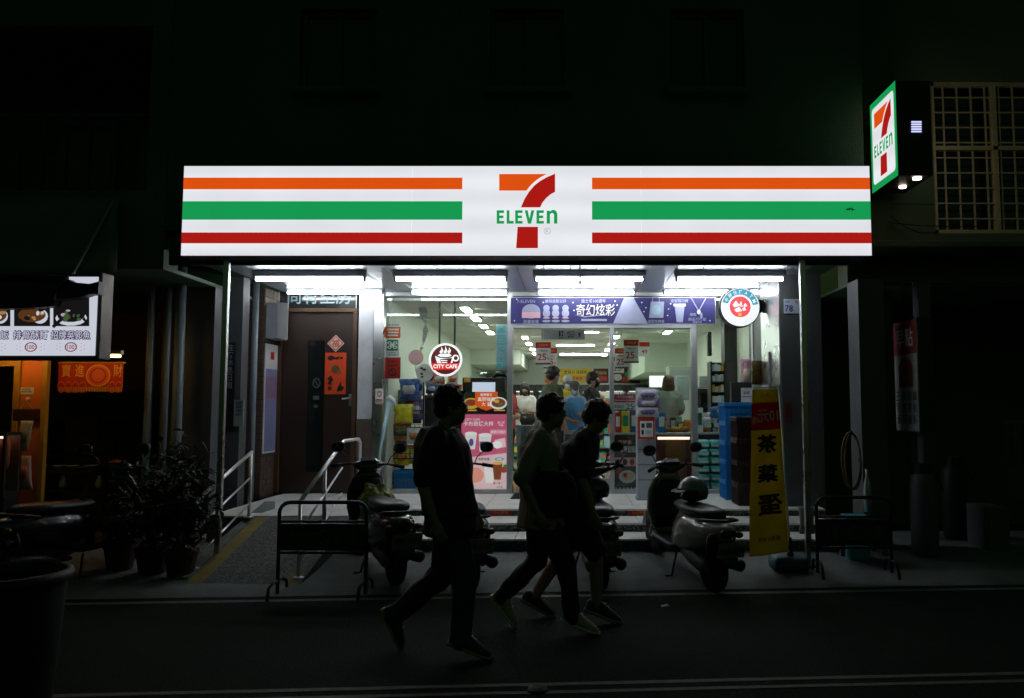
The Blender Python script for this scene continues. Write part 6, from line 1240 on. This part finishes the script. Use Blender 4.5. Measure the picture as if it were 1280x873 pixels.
    MB().sect([((.10, 0, .645), (0, .06, 0), (0, 0, .030)), ((.04, 0, .670), (0, .115, 0), (0, 0, .050)), ((-.18, 0, .680), (0, .145, 0), (0, 0, .050)), ((-.36, 0, .700), (0, .15, 0), (0, 0, .055)), ((-.58, 0, .720), (0, .125, 0), (0, 0, .050)), ((-.68, 0, .720), (0, .06, 0), (0, 0, .030))], 18, 2.6).build('seat', seatm, t, smooth=True, **L)
    MB().tube([(-.50, .15, .645), (-.66, .15, .690), (-.80, .10, .715), (-.84, 0, .720), (-.80, -.10, .715), (-.66, -.15, .690), (-.50, -.15, .645)], .014, 8).build('grab_rail', M['dark'], t, smooth=True, **L)
    MB().ell((-.83, 0, .600), .04, .085, .045, 14, 8).build('tail_light', tail or pr('tail_red', (64, 9, 8), .2), t, smooth=True, **L)
    for s in (-1, 1): MB().ell((-.79, .135 * s, .575), .035, .04, .03, 12, 6).build('turn_signal', pr('amber_lens', (92, 46, 12), .2), t, smooth=True, **L)
    MB().sect([((-.60, 0, .52), (0, .10, 0), (0, 0, .03)), ((-.78, 0, .50), (0, .09, 0), (0, 0, .02)), ((-.88, 0, .40), (0, .08, 0), (0, 0, .02)), ((-.91, 0, .33), (0, .075, 0), (0, 0, .012))], 12, 3).build('rear_fender', M['black'], t, smooth=True, **L)
    pl = MB().obox((-.90, 0, .47), (.004, 0, -.001), (0, .14, 0), (-.02, 0, .075)).build('licence_plate', pr('plate_white', (150, 140, 112), .6), t, bev=.003, **L)
    r_, u_ = Vector((0, -1, 0)), Vector((-.02, 0, .075)).normalized() * -1 if False else Vector((.0, 0, 1))
    MB().use(M['ink']).text(plate_text, 0, 0, .075, (-.903, 0, .47), (Vector((0, -1, 0)), Vector((-.26, 0, .966))), .006, w=.24).build('plate_lettering', None, pl, local=True)
    MB().sect([((-.12, .02, .27), (0, .09, 0), (0, 0, .06)), ((-.35, .05, .26), (0, .10, 0), (0, 0, .075)), ((-.60, .10, .24), (0, .045, 0), (0, 0, .07)), ((-.68, .10, .23), (0, .03, 0), (0, 0, .05))], 14, 2.6).build('engine', M['dgrey'], t, smooth=True, **L)
    MB().tube([(-.2, -.10, .2), (-.38, -.14, .22), (-.50, -.15, .25), (-.82, -.15, .30), (-.84, -.15, .305)], [.02, .03, .052, .055, .03], 12).build('exhaust', M['dark'], t, smooth=True, **L)
    MB().tube([(-.62, .09, .22), (-.72, .13, .55)], .022, 8).tube([(-.62, -.10, .22), (-.72, -.13, .55)], .022, 8).build('shock_absorber', M['dark'], t, smooth=True, **L)
    MB().tube([(-.10, .13, .22), (-.16, .2, .02), (-.14, .26, .012)], .012, 6).tube([(-.10, -.13, .22), (-.16, -.17, .02), (-.14, -.22, .012)], .012, 6).build('stand', M['dark'], t, smooth=True, **L)
    if accent: 
        for s in (-1, 1): MB().sect([((-.1, .178 * s, .52), (.01, 0, 0), (0, .004, .03)), ((-.35, .186 * s, .56), (.01, 0, 0), (0, .004, .05)), ((-.6, .165 * s, .61), (.01, 0, 0), (0, .004, .03))], 8).build('side_trim', accent, t, smooth=True, **L)
    return t
PAINT = lambda n_, c, r_=.25: mat('scooter_' + n_, c, r_, var=.06, scale=3, coat=.7)
CREAM, BLK, TEALP, GREYP = PAINT('cream', (.30, .30, .27)), PAINT('black', (.018, .019, .02)), PAINT('grey_teal', (.10, .15, .16)), PAINT('charcoal', (.04, .044, .045))
SEATB = mat('black_vinyl', (.02, .02, .021), .38, var=.15, bump=.1)
hd = lambda dx, dy: math.atan2(dy, dx)
def gslope(x, y, h):      # height under the rear wheel and the slope along the scooter
    c, s_ = math.cos(h), math.sin(h); zr_, zf_ = zap(x - .564 * c, y - .564 * s_), zap(x + .583 * c, y + .583 * s_)
    return zr_ + (zf_ - zr_) * .564 / 1.147, (zf_ - zr_) / 1.147
def place(x, y): return (x, y, 0.)
scooter('cream scooter with a helmet on its seat, parked nose-in by the steps', place(1.06, 7.62), hd(-.33, .94), CREAM, SEATB, None, 'NAD-0298', .25, cowl=BLK)
scooter('charcoal scooter with a yellow bag on its floorboard, next to the ramp handrail', place(-1.82, 7.62), hd(-.5, .86), GREYP, SEATB, None, 'MJK-1830', -.35)
scooter('grey-teal scooter parked behind the walker in the black shirt', place(-1.03, 7.60), hd(-.30, .95), TEALP, SEATB, None, 'PQA-6120', .1)
scooter('black scooter with a dark helmet, parked behind the two walkers side by side', place(.20, 7.66), hd(-.12, .99), BLK, SEATB, None, 'LGD-3170', .15)
scooter('black scooter parked sideways in front of the noodle stall', place(-4.46, 7.45), hd(.40, .92), BLK, SEATB, None, 'EWB-7716', .3)
# helmets
def helmet(label, loc, rz, shell):
    t = thing('open_face_helmet', label, 'helmet', loc, rz)
    mb = MB(); rs = []
    for i in range(9):
        th = math.pi * .5 * i / 8 * 1.28; ring = []
        for k in range(28):
            ph = 2 * math.pi * k / 28; cut = 1.0
            z = .145 * math.cos(th); rr0 = .135 * math.sin(th)
            if i > 5 and math.cos(ph) > .2: z = max(z, .145 * math.cos(math.pi * .5 * 5 / 8 * 1.28) - .01 * (i - 5))
            ring.append((rr0 * math.cos(ph) * 1.1, rr0 * math.sin(ph), z + .06))
        rs.append(ring)
    o = mb.rings(rs).build('shell', shell, t, smooth=True, local=True)
    MB().sect([((.12, 0, .085), (0, .115, 0), (0, 0, .004)), ((.17, 0, .075), (0, .10, 0), (0, 0, .004)), ((.20, 0, .065), (0, .06, 0), (0, 0, .003))], 12, 2.5).build('peak', M['black'], t, smooth=True, local=True)
    MB().ell((0, 0, .02), .12, .105, .05, 16, 8).build('lining', M['black'], t, smooth=True, local=True)
    MB().tube([(.02, .11, .0), (.03, .05, -.015), (.03, -.05, -.015), (.02, -.11, .0)], .006, 6).build('strap', M['rubber'], t, local=True)
    return t
def on_scooter(x, y, h, fx, fy, z): return (x + fx * math.cos(h) - fy * math.sin(h), y + fx * math.sin(h) + fy * math.cos(h), gslope(x, y, h)[0] + fx * gslope(x, y, h)[1] + z * .94)
h4 = hd(-.33, .94); helmet('grey and black open-face helmet on the cream scooter seat', on_scooter(1.06, 7.62, h4, -.22, 0, .765), 3.6, PAINT('helmet_grey', (.22, .22, .21), .2))
h3 = hd(-.12, .99); helmet('black open-face helmet on the black scooter behind the two walkers', on_scooter(.20, 7.66, h3, -.2, 0, .765), 3.2, BLK)
# ================================================================ PEOPLE
SKIN = mat('skin', (.36, .22, .15), .5, var=.08, scale=10)
def remesh(mb, name, m, parent, vox, smooth=3, disp=0., dscale=7., seed=0):
    me = bpy.data.meshes.new(name); me.from_pydata(mb.v, [], mb.f); me.update()
    bm = bmesh.new(); bm.from_mesh(me); bmesh.ops.recalc_face_normals(bm, faces=bm.faces); bm.to_mesh(me); bm.free()
    tmp = bpy.data.objects.new('tmp', me); COL.objects.link(tmp)
    r_ = tmp.modifiers.new('r', 'REMESH'); r_.mode = 'VOXEL'; r_.voxel_size = vox; r_.adaptivity = 0
    if smooth: s_ = tmp.modifiers.new('s', 'SMOOTH'); s_.factor = .5; s_.iterations = smooth
    dg = bpy.context.evaluated_depsgraph_get(); dg.update()
    out = bpy.data.meshes.new_from_object(tmp.evaluated_get(dg))
    bpy.data.objects.remove(tmp); bpy.data.meshes.remove(me)
    if disp:
        ns = [v.normal.copy() for v in out.vertices]
        for v, n_ in zip(out.vertices, ns):
            c = v.co; f = noise.noise((c.x * dscale + seed, c.y * dscale, c.z * dscale * .55)) + .5 * noise.noise((c.x * dscale * 2.3, c.y * dscale * 2.3 + seed, c.z * dscale * 1.1))
            v.co = c + n_ * disp * f
    out.name = name; out.materials.clear(); out.materials.append(m)
    out.polygons.foreach_set('use_smooth', [True] * len(out.polygons)); out.update()
    ob = bpy.data.objects.new(name, out); COL.objects.link(ob); ob.parent = parent
    return ob
def limb(mb, pts, rs, n=12):
    P_ = [Vector(p) for p in pts]
    # densify and add spherical ends
    out, rr = [], []
    for i in range(len(P_) - 1):
        for k in range(5): t = k / 5; out.append(P_[i].lerp(P_[i + 1], t)); rr.append(rs[i] + (rs[i + 1] - rs[i]) * t)
    out.append(P_[-1]); rr.append(rs[-1])
    mb.tube(out, rr, n)
    for p, r in zip(P_, rs): mb.ell(p, r, r, r, 10, 6)
def hand(mb, wrist, d, curl, side, k=1.):
    """palm, four unequal bent fingers and a thumb; d along the forearm, curl where the palm faces, side towards the thumb"""
    d, curl = Vector(d).normalized(), Vector(curl); curl = (curl - d * curl.dot(d)).normalized(); sd = d.cross(curl) * side
    w = Vector(wrist)
    mb.sect([(w, sd * .024 * k, curl * .017 * k), (w + d * .03 * k, sd * .036 * k, curl * .018 * k), (w + d * .07 * k, sd * .042 * k, curl * .016 * k), (w + d * .092 * k, sd * .038 * k, curl * .012 * k)], 12, 2.6)
    for i, (off, L_) in enumerate(((.031, .068), (.011, .078), (-.010, .073), (-.030, .056))):
        b = w + d * .088 * k + sd * off * k; p1 = b + (d * .9 + curl * .35).normalized() * L_ * .45 * k; p2 = p1 + (d * .65 + curl * .8).normalized() * L_ * .33 * k; p3 = p2 + (d * .2 + curl * 1.).normalized() * L_ * .25 * k
        limb(mb, [b - d * .012, p1, p2, p3], [.0098 * k, .0092 * k, .0085 * k, .0075 * k], 8)
    b = w + d * .03 * k + sd * .034 * k; p1 = b + (d * .7 + sd * .7 + curl * .3).normalized() * .04 * k; p2 = p1 + (d * .9 + curl * .35).normalized() * .032 * k
    limb(mb, [b - sd * .014, b, p1, p2], [.014 * k, .0125 * k, .011 * k, .009 * k], 8)
def person(label, loc, rz, H, pose, st, vox=.013, name='person'):
    k = H / 1.72
    root = thing(name, label, 'person', loc, rz)
    root.scale = (k, k, k)
    V = Vector; p = pose
    px, pz = p.get('pel', (0, .92)); cx, cz = p.get('chest', (0, 1.27)); nx_, nz = p.get('neck', (.0, 1.465)); hx, hy, hz = p.get('head', (.03, 0, 1.605)); pit = p.get('pitch', 0.)
    shw = st.get('sh', .185)
    def torso(mb, inf, lo=None, hi=True):
        S = [((px, pz - .11), .125, .095), ((px, pz - .02), .165, .118), ((px + (cx - px) * .35, pz + (cz - pz) * .4), .148, .108), ((cx + .005, cz - .04), .165, .122), ((cx + (nx_ - cx) * .45, cz + .09), .178, .112), ((cx + (nx_ - cx) * .8, nz - .045), .135, .080), ((nx_, nz), .07, .066)]
        if lo is not None: S = S[lo:]
        secs = [((x, 0, z), (0, w * st.get('wide', 1) + inf, 0), (dd * st.get('deep', 1) + inf, 0, 0)) for (x, z), w, dd in S]
        mb.sect(secs, 18, 2.2)
    body = MB(); torso(body, 0)
    sh = {}
    for s, nm in ((1, 'L'), (-1, 'R')):
        S0 = V((cx + (nx_ - cx) * .7 + p.get('tw', 0) * s, s * (shw - .025), nz - .065)); e, w = V(p['arm' + nm][0]), V(p['arm' + nm][1]); sh[nm] = S0
        limb(body, [S0, S0.lerp(e, .5), e, e.lerp(w, .35), w], [.052, .047, .039, .04, .026])
        d = (w - e).normalized(); cu = V(p.get('palm' + nm, (.3, -s, 0))); hand(body, w, d, cu, -s if p.get('flip' + nm) else s)
        kn, an, toe = (V(q) for q in p['leg' + nm]); h0 = V((px, s * .085, pz - .05))
        limb(body, [h0, h0.lerp(kn, .5), kn, kn.lerp(an, .35), an], [.088, .075, .052, .054, .036])
        limb(body, [an, toe], [.036, .026])
    limb(body, [(nx_, 0, nz - .03), (hx - .02, hy, hz - .07)], [.056, .052])
    rot = Matrix.Rotation(pit, 3, 'Y') @ Matrix.Identity(3); rotz = Matrix.Rotation(p.get('yaw', 0.), 3, 'Z'); rot = rotz @ rot
    hc = V((hx, hy, hz)); A = lambda x, y, z: hc + rot @ V((x, y, z))
    body.ell(A(-.012, 0, .03), .092, .073, .085, 18, 12, rot); body.ell(A(.018, 0, -.03), .072, .062, .088, 16, 10, rot); body.ell(A(.05, 0, -.085), .034, .036, .026, 12, 8, rot)
    body.ell(A(.082, 0, .022), .018, .052, .014, 12, 6, rot)                                    # brow
    body.sect([(A(.080, 0, .018), rot @ V((0, .010, 0)), rot @ V((.012, 0, 0))), (A(.095, 0, -.012), rot @ V((0, .013, 0)), rot @ V((.016, 0, 0))), (A(.094, 0, -.026), rot @ V((0, .017, 0)), rot @ V((.012, 0, 0)))], 10)   # nose
    body.ell(A(.082, 0, -.058), .012, .024, .007, 10, 6, rot); body.ell(A(.080, 0, -.068), .012, .021, .007, 10, 6, rot)   # lips
    for s in (-1, 1): body.ell(A(-.006, .072 * s, -.008), .018, .010, .032, 10, 8, rot); body.ell(A(.055, .035 * s, -.025), .02, .018, .018, 8, 6, rot)
    remesh(body, 'body', st.get('skin', SKIN), root, vox, 2)
    for s in (-1, 1):
        e_ = MB().ell(A(.079, .030 * s, .004), .010, .012, .008, 10, 6, rot).build('eye', mat('eye_white', (.5, .48, .45), .2), root, smooth=True, local=True)
        MB().ell(A(.088, .030 * s, .004), .0035, .005, .005, 8, 5, rot).build('iris', M['ink'], e_, smooth=True, local=True)
    # shirt
    shirt = MB(); torso(shirt, st.get('inf', .022), 1)
    hem = st.get('hem', .10); sf_ = st.get('flare', .012)
    shirt.sect([((px, 0, pz + .03), (0, .172 + sf_, 0), (.128 + sf_, 0, 0)), ((px, 0, pz - hem), (0, .178 + sf_ * 1.5, 0), (.132 + sf_ * 1.6, 0, 0))], 18, 2.2)
    for s, nm in ((1, 'L'), (-1, 'R')):
        e, w = V(p['arm' + nm][0]), V(p['arm' + nm][1]); S0 = sh[nm]; sl = st.get('sleeve', .78)
        limb(shirt, [V((nx_ - .01, s * .035, nz - .02)), S0 + V((0, -s * .01, .012))], [.062, .066])
        if sl <= 1: limb(shirt, [S0, S0.lerp(e, sl * .6), S0.lerp(e, sl)], [.070, .068, .070])
        else: limb(shirt, [S0, e, e.lerp(w, .5), w - (w - e) * .06], [.068, .056, .05, .040])
    remesh(shirt, 'shirt', st['shirt'], root, vox * 1.1, 4, .017, 9, len(label))
    if st.get('vest'):
        vs_ = MB(); torso(vs_, st.get('inf', .022) + .012, 1); remesh(vs_, 'vest', st['vest'], root, vox * 1.1, 4, .012, 9, 5)
    # trousers or shorts
    tr = MB()
    tr.sect([((px, 0, pz + .08), (0, .155, 0), (.115, 0, 0)), ((px, 0, pz - .03), (0, .178, 0), (.132, 0, 0)), ((px, 0, pz - .13), (0, .155, 0), (.115, 0, 0))], 16, 2.2)
    for s, nm in ((1, 'L'), (-1, 'R')):
        kn, an, toe = (V(q) for q in p['leg' + nm]); h0 = V((px, s * .085, pz - .05)); loose = st.get('loose', 1.)
        if st.get('pants_len', 'long') == 'long': limb(tr, [h0, h0.lerp(kn, .5), kn, kn.lerp(an, .5), an + (kn - an).normalized() * .03], [.105, .094 * loose, .074 * loose, .066 * loose, .060 * loose], 14)
        else: limb(tr, [h0, h0.lerp(kn, .5), kn + (h0 - kn) * .12], [.105, .100, .094], 14)
    remesh(tr, 'trousers' if st.get('pants_len', 'long') == 'long' else 'shorts', st['pants'], root, vox * 1.1, 3, .015, 10, len(label) + 3)
    # shoes
    for nm in 'LR':
        kn, an, toe = (V(q) for q in p['leg' + nm]); fd = (toe - an); fd.normalize(); sd = V((0, 1, 0)); up = sd.cross(fd) * -1
        if up.z < 0: up = -up
        if abs(fd.x) < .2 and fd.z < -.8: up = V((1, 0, .1)).normalized()
        fl_ = V((fd.x, fd.y, fd.z)); 
        base = toe - up * .028
        heel = base - fl_ * .205; heel_ = heel
        m_ = MB().sect([(heel_ - fl_ * .03 + up * .045, sd * .026, up * .040), (heel_ + up * .052, sd * .036, up * .052), (heel_ + fl_ * .07 + up * .055, sd * .038, up * .055), (heel_ + fl_ * .14 + up * .040, sd * .044, up * .040), (heel_ + fl_ * .205 + up * .030, sd * .044, up * .028), (heel_ + fl_ * .25 + up * .022, sd * .028, up * .016)], 16, 2.4).build('shoe', st['shoes'], root, smooth=True, local=True)
        MB().sect([(heel_ - fl_ * .036 + up * .008, sd * .028, up * .014), (heel_ + up * .006, sd * .040, up * .015), (heel_ + fl_ * .1 + up * .006, sd * .040, up * .013), (heel_ + fl_ * .2 + up * .008, sd * .048, up * .013), (heel_ + fl_ * .262 + up * .014, sd * .030, up * .011)], 16, 3).build('sole', st.get('sole', M['white']), m_, smooth=True, local=True)
        for q_ in range(3): c = heel_ + fl_ * (.10 + .03 * q_) + up * (.098 - .016 * q_); MB().tube([c - sd * .024, c + up * .006, c + sd * .024], .0035, 5).build('lace', st.get('sole', M['white']), m_, local=True)
    # hair / hats
    hr = MB(); g_ = random.Random(len(label) * 7 + 1)
    hm = st.get('hair', mat('black_hair', (.012, .011, .011), .45, var=.3))
    hq = 0. if st.get('hat') is not None else .012
    hr.ell(A(-.026, 0, .045), .094 + hq, .083 + hq, .086 + hq, 18, 12, rot); hr.ell(A(-.052, 0, -.005), .062 + hq, .076 + hq * .6, .078, 14, 8, rot)
    if st.get('hat') is None:
        for i in range(st.get('tufts', 70)):
            a_, b_ = g_.uniform(0, 6.28), g_.uniform(.0, 1.25); q = V((.104 * math.sin(b_) * math.cos(a_) - .026, .093 * math.sin(b_) * math.sin(a_), .096 * math.cos(b_) + .045))
            d = V((q.x + .026, q.y, q.z - .045)).normalized(); e_ = q + d * g_.uniform(.006, .018) * st.get('messy', 1) + V((g_.uniform(-.01, .03), g_.uniform(-.012, .012), -.006))
            hr.tube([A(*(q - d * .01)), A(*q), A(*e_)], [.014, .012, .004], 6)
        for i in range(9): y_ = -.062 + .0155 * i; hr.tube([A(.01, y_, .112 - abs(y_) * .3), A(.038, y_, .094 - abs(y_) * .3), A(.056 - abs(y_) * .35, y_ + g_.uniform(-.006, .006), .062 - g_.uniform(0, .014))], [.012, .010, .004], 6)
    if st.get('long'):
        for s in (-1, 1): hr.sect([(A(-.02, .07 * s, .04), (.05, 0, 0), (0, .025, 0)), (A(-.01, .085 * s, -.05), (.05, 0, 0), (0, .026, 0)), (A(.0, .085 * s, -.13), (.04, 0, 0), (0, .02, 0))], 10)
        hr.ell(A(-.06, 0, -.07), .045, .085, .10, 14, 8, rot)
    remesh(hr, 'hair', hm, root, .0085, 2, .006, 45)
    if st.get('hat'):
        hb = MB(); secs = []
        hb.ell(A(-.018, 0, .060), .104, .090, .075, 20, 12, rot); hb.sect([(A(-.1, 0, .045), rot @ V((0, .04, 0)), rot @ V((0, 0, .012))), (A(-.05, 0, .045), rot @ V((0, .088, 0)), rot @ V((0, 0, .02))), (A(.05, 0, .048), rot @ V((0, .084, 0)), rot @ V((0, 0, .02))), (A(.075, 0, .05), rot @ V((0, .06, 0)), rot @ V((0, 0, .015)))], 14)
        c_ = remesh(hb, 'cap', st['hat'], root, .008, 3)
        MB().sect([(A(.06, 0, .050), rot @ V((0, .075, 0)), rot @ V((0, 0, .006))), (A(.11, 0, .046), rot @ V((0, .068, 0)), rot @ V((0, 0, .005))), (A(.15, 0, .036), rot @ V((0, .035, 0)), rot @ V((0, 0, .004)))], 14).build('peak', st.get('peak', st['hat']), c_, smooth=True, local=True)
    if st.get('mask'):
        mk_ = MB().sect([(A(.062, 0, -.005), rot @ V((0, .055, 0)), rot @ V((.034, 0, 0))), (A(.078, 0, -.035), rot @ V((0, .060, 0)), rot @ V((.036, 0, 0))), (A(.070, 0, -.075), rot @ V((0, .050, 0)), rot @ V((.032, 0, 0))), (A(.055, 0, -.105), rot @ V((0, .034, 0)), rot @ V((.028, 0, 0)))], 14).build('face_mask', st['mask'], root, smooth=True, local=True)
        MB().tube([A(.05, .063, -.01), A(-.01, .082, .0), A(.04, .058, -.07)], .0025, 4).build('ear_loop', st['mask'], mk_, local=True)
    if st.get('glasses'):
        gl = MB()
        for s in (-1, 1): gl.tube([A(.098 - .3 * abs(.02 * math.cos(t)) , (.033 + .024 * math.cos(t)) * s, .003 + .018 * math.sin(t)) for t in [i * math.pi / 6 for i in range(12)]], .0025, 5, closed=True); gl.tube([A(.088, .057 * s, .008), A(-.01, .078 * s, .008)], .0025, 5)
        gl.tube([A(.1, -.009, .006), A(.1, .009, .006)], .0025, 5).build('glasses', M['dark'], root, local=True)
    return root
def stand(armL=((-.02, .24, 1.12), (.05, .25, .87)), armR=((-.02, -.24, 1.12), (.05, -.25, .87)), step=.0, **k):
    d = dict(armL=armL, armR=armR, legL=((.02 + step, .095, .5), (-.01 + step, .10, .085), (.13 + step, .12, .045)), legR=((.02 - step, -.095, .5), (-.01 - step, -.10, .085), (.13 - step, -.12, .045))); d.update(k); return d
FAB = lambda n_, c, b=.25: mat('cloth_' + n_, c, .85, var=.12, scale=6, bump=b, bscale=120)
c_black, c_char, c_beige, c_navy, c_white, c_olive, c_yel, c_blue, c_lb, c_jean, c_red, c_grey = FAB('black', (.012, .013, .014)), FAB('charcoal', (.02, .021, .022)), FAB('beige', (.36, .29, .23)), FAB('navy', (.02, .023, .03)), FAB('white', (.72, .72, .70)), FAB('olive', (.06, .075, .03)), FAB('yellow', (.62, .48, .04)), FAB('sky_blue', (.10, .32, .62)), FAB('pale_blue', (.42, .55, .70)), FAB('denim', (.07, .10, .14)), FAB('red', (.45, .04, .035)), FAB('grey_green', (.22, .26, .25))
sh_cream, sh_black, sole_w, sole_g = mat('cream_leather', (.52, .37, .28), .5, var=.15), mat('black_shoe', (.02, .02, .021), .5), mat('white_sole', (.62, .62, .55), .6), mat('grey_sole', (.22, .24, .2), .6)
# --- three walkers, heading along the street towards +X
x_ = P(563, 700, 5.28)[0]
person('walker in a black t-shirt and dark trousers with messy hair and glasses', (x_, 5.28, 0), 0., 1.73, dict(pel=(.0, .92), chest=(-.065, 1.25), neck=(-.075, 1.45), head=(.0, 0, 1.585), pitch=.05, armR=((-.15, -.235, 1.12), (-.06, -.25, .88)), armL=((.0, .225, 1.12), (.11, .22, .90)), legR=((.10, -.09, .50), (.09, -.095, .095), (.235, -.10, .045)), legL=((-.06, .09, .50), (-.40, .09, .20), (-.335, .09, .06))),
       dict(shirt=c_black, pants=c_navy, shoes=sh_black, sole=mat('lime_sole', (.22, .26, .10), .6), sleeve=.92, messy=1.3, tufts=150, glasses=True, deep=1.30, wide=1.15, sh=.21, hem=.14, inf=.034, flare=.03, loose=1.12), vox=.009)
x_ = P(676, 700, 5.83)[0]
person('walker in a beige t-shirt with a black shoulder bag and cream sneakers', (x_, 5.83, 0), 0., 1.68, dict(pel=(.0, .92), chest=(-.03, 1.26), neck=(.01, 1.455), head=(.085, 0, 1.595), pitch=.12, armR=((-.13, -.23, 1.12), (-.02, -.25, .90)), armL=((.05, .23, 1.13), (.21, .21, 1.02)), legR=((.18, -.09, .50), (.24, -.095, .095), (.38, -.10, .045)), legL=((-.03, .09, .50), (-.32, .09, .20), (-.21, .09, .06))),
       dict(shirt=c_beige, pants=c_black, shoes=sh_cream, sole=sole_w, sleeve=.95, hem=.16, inf=.036, flare=.025, loose=1.02), vox=.009)
x_ = P(719, 700, 6.12)[0]
person('walker in black with shorts looking down at a phone', (x_, 6.12, 0), 0., 1.70, dict(pel=(.0, .91), chest=(-.005, 1.24), neck=(.075, 1.42), head=(.165, 0, 1.53), pitch=.55, armR=((.05, -.235, 1.08), (.13, -.24, .84)), armL=((.09, .21, 1.08), (.24, .10, 1.13)), palmL=(.2, -.3, 1), legR=((.16, -.09, .50), (.16, -.095, .095), (.30, -.10, .045)), legL=((-.10, .09, .49), (-.34, .09, .12), (-.20, .09, .045))),
       dict(shirt=c_char, pants=c_black, pants_len='shorts', shoes=sh_black, sole=sole_g, sleeve=.8, hem=.12, inf=.028), vox=.009)
k_ = 1.70 / 1.72; pw_ = (x_ + .35 * k_, 6.12 + .09, 1.185 * k_)
t = thing('mobile_phone', 'dark mobile phone held by the walker in shorts', 'phone', pw_); MB().obox(pw_, (.04, 0, .06), (0, .037, 0), (-.0035, 0, .0024)).build('body', M['black'], t, bev=.002); MB().obox((pw_[0] - .0045, pw_[1], pw_[2] + .003), (.036, 0, .054), (0, .033, 0), (-.0006, 0, .0004)).build('screen', M['winglass'], t)
# shoulder bag of the beige walker
x_ = P(676, 700, 5.83)[0]; bx_ = (x_ + .10, 5.83 - .20, 1.0)
t = thing('shoulder_bag', 'black shoulder bag hanging at the side of the beige shirted walker', 'bag', bx_)
MB().sect([((bx_[0], bx_[1], bx_[2] - .17), (.09, 0, 0), (0, .04, 0)), ((bx_[0], bx_[1], bx_[2] - .13), (.145, 0, 0), (0, .06, 0)), ((bx_[0], bx_[1], bx_[2] + .02), (.16, 0, 0), (0, .07, 0)), ((bx_[0], bx_[1], bx_[2] + .1), (.14, 0, 0), (0, .06, 0)), ((bx_[0], bx_[1], bx_[2] + .15), (.09, 0, 0), (0, .035, 0))], 18, 2.4).build('bag_body', c_black, t, smooth=True)
MB().tube([(bx_[0] - .10, bx_[1], bx_[2] + .14), (x_ - .06, bx_[1] + .03, 1.32), (x_ - .03, 5.83 - .02, 1.45), (x_ + .05, 5.83 + .14, 1.33), (x_ + .16, 5.83 + .05, 1.15), (bx_[0] + .10, bx_[1] + .04, bx_[2] + .13)], .012, 6).build('strap', c_black, t)
# --- people inside the shop
def inside(u, Y): return (P(u, 560, Y)[0], Y, LZ)
bent = dict(armL=((.0, .23, 1.14), (.22, .10, 1.16)), armR=((.0, -.23, 1.12), (.20, -.06, 1.05)))
person('woman in a white blouse and jeans looking down at her phone in the shop', inside(656, 15.6), R(-92), 1.64, stand(head=(.05, 0, 1.595), pitch=.4, step=.03, **bent), dict(shirt=c_white, pants=c_jean, shoes=mat('white_shoe', (.6, .6, .6), .5), long=True, mask=c_char, hem=.05, sleeve=.9), .013)
w_ = inside(656, 15.6)
t = thing('black_handbag', 'black handbag carried by the woman in the white blouse', 'bag', (w_[0] + .1, w_[1] - .2, LZ + .95)); 
MB().sect([((w_[0] + .06, w_[1] - .22, LZ + .84), (.11, 0, 0), (0, .05, 0)), ((w_[0] + .06, w_[1] - .22, LZ + .92), (.15, 0, 0), (0, .06, 0)), ((w_[0] + .06, w_[1] - .22, LZ + 1.06), (.13, 0, 0), (0, .05, 0))], 14, 3).build('bag_body', c_black, t, smooth=True); MB().tube([(w_[0] - .06, w_[1] - .2, LZ + 1.05), (w_[0] - .17, w_[1] - .1, LZ + 1.25), (w_[0] - .10, w_[1], LZ + 1.40)], .012, 6).build('strap', c_black, t)
person('person in a red shirt half hidden behind the door mullion', inside(633, 14.4), R(-40), 1.66, stand(**bent), dict(shirt=c_red, pants=c_black, shoes=sh_black), .015)
person('man in an olive t-shirt seen from behind in the queue', inside(690, 12.3), R(35), 1.78, stand(pitch=.15, armL=((.0, .24, 1.14), (.12, .2, .95))), dict(shirt=c_olive, pants=c_char, shoes=sh_black, sleeve=.8), .013)
person('person in a yellow shirt with a white and blue cap and face mask', inside(709, 13.6), R(-75), 1.70, stand(pitch=.2, **bent), dict(shirt=c_yel, pants=c_char, shoes=sh_black, hat=c_white, peak=c_blue, mask=c_white), .013)
person('older man in a blue vest and pale shirt with a grey cap and mask', inside(718, 12.7), R(-80), 1.57, stand(pitch=.3, **bent), dict(shirt=c_lb, vest=c_blue, wide=.86, sh=.165, pants=c_jean, shoes=sh_black, hat=FAB('cap_grey', (.10, .12, .11)), mask=c_lb, sleeve=.9), .013)
person('man in a black t-shirt and dark mask standing in the queue', inside(740, 13.1), R(-25), 1.73, stand(pitch=.1), dict(shirt=c_char, pants=c_black, shoes=sh_black, mask=c_char, glasses=True), .013)
person('shop clerk with brown hair in a grey-green shirt behind the counter', inside(836, 13.2), R(80), 1.68, stand(**bent), dict(shirt=c_grey, pants=c_black, shoes=sh_black, hair=mat('brown_hair', (.09, .045, .02), .5, var=.3), long=True), .013)

p_ = Vector(on_scooter(-1.82, 7.62, hd(-.5, .86), .17, -.02, .29)); t = thing('shopping_bag', 'yellow striped plastic shopping bag stuffed between seat and handlebar of the charcoal scooter', 'bag', p_)
mb = MB().sect([((-.01, 0, 0), (.09, 0, 0), (0, .08, 0)), ((0, 0, .10), (.14, 0, 0), (0, .11, 0)), ((.02, 0, .26), (.16, 0, 0), (0, .12, 0)), ((.02, 0, .38), (.15, 0, 0), (0, .11, 0)), ((.01, 0, .45), (.09, 0, 0), (0, .06, 0))], 16, 2.2).ell((.06, 0, .44), .06, .05, .05).ell((-.06, .02, .45), .05, .05, .04)
remesh(mb, 'bag_body', pr('yellow_check_film', (176, 168, 84), .35, var=.8, scale=26, bump=.6), t, .012, 2, .035, 14)
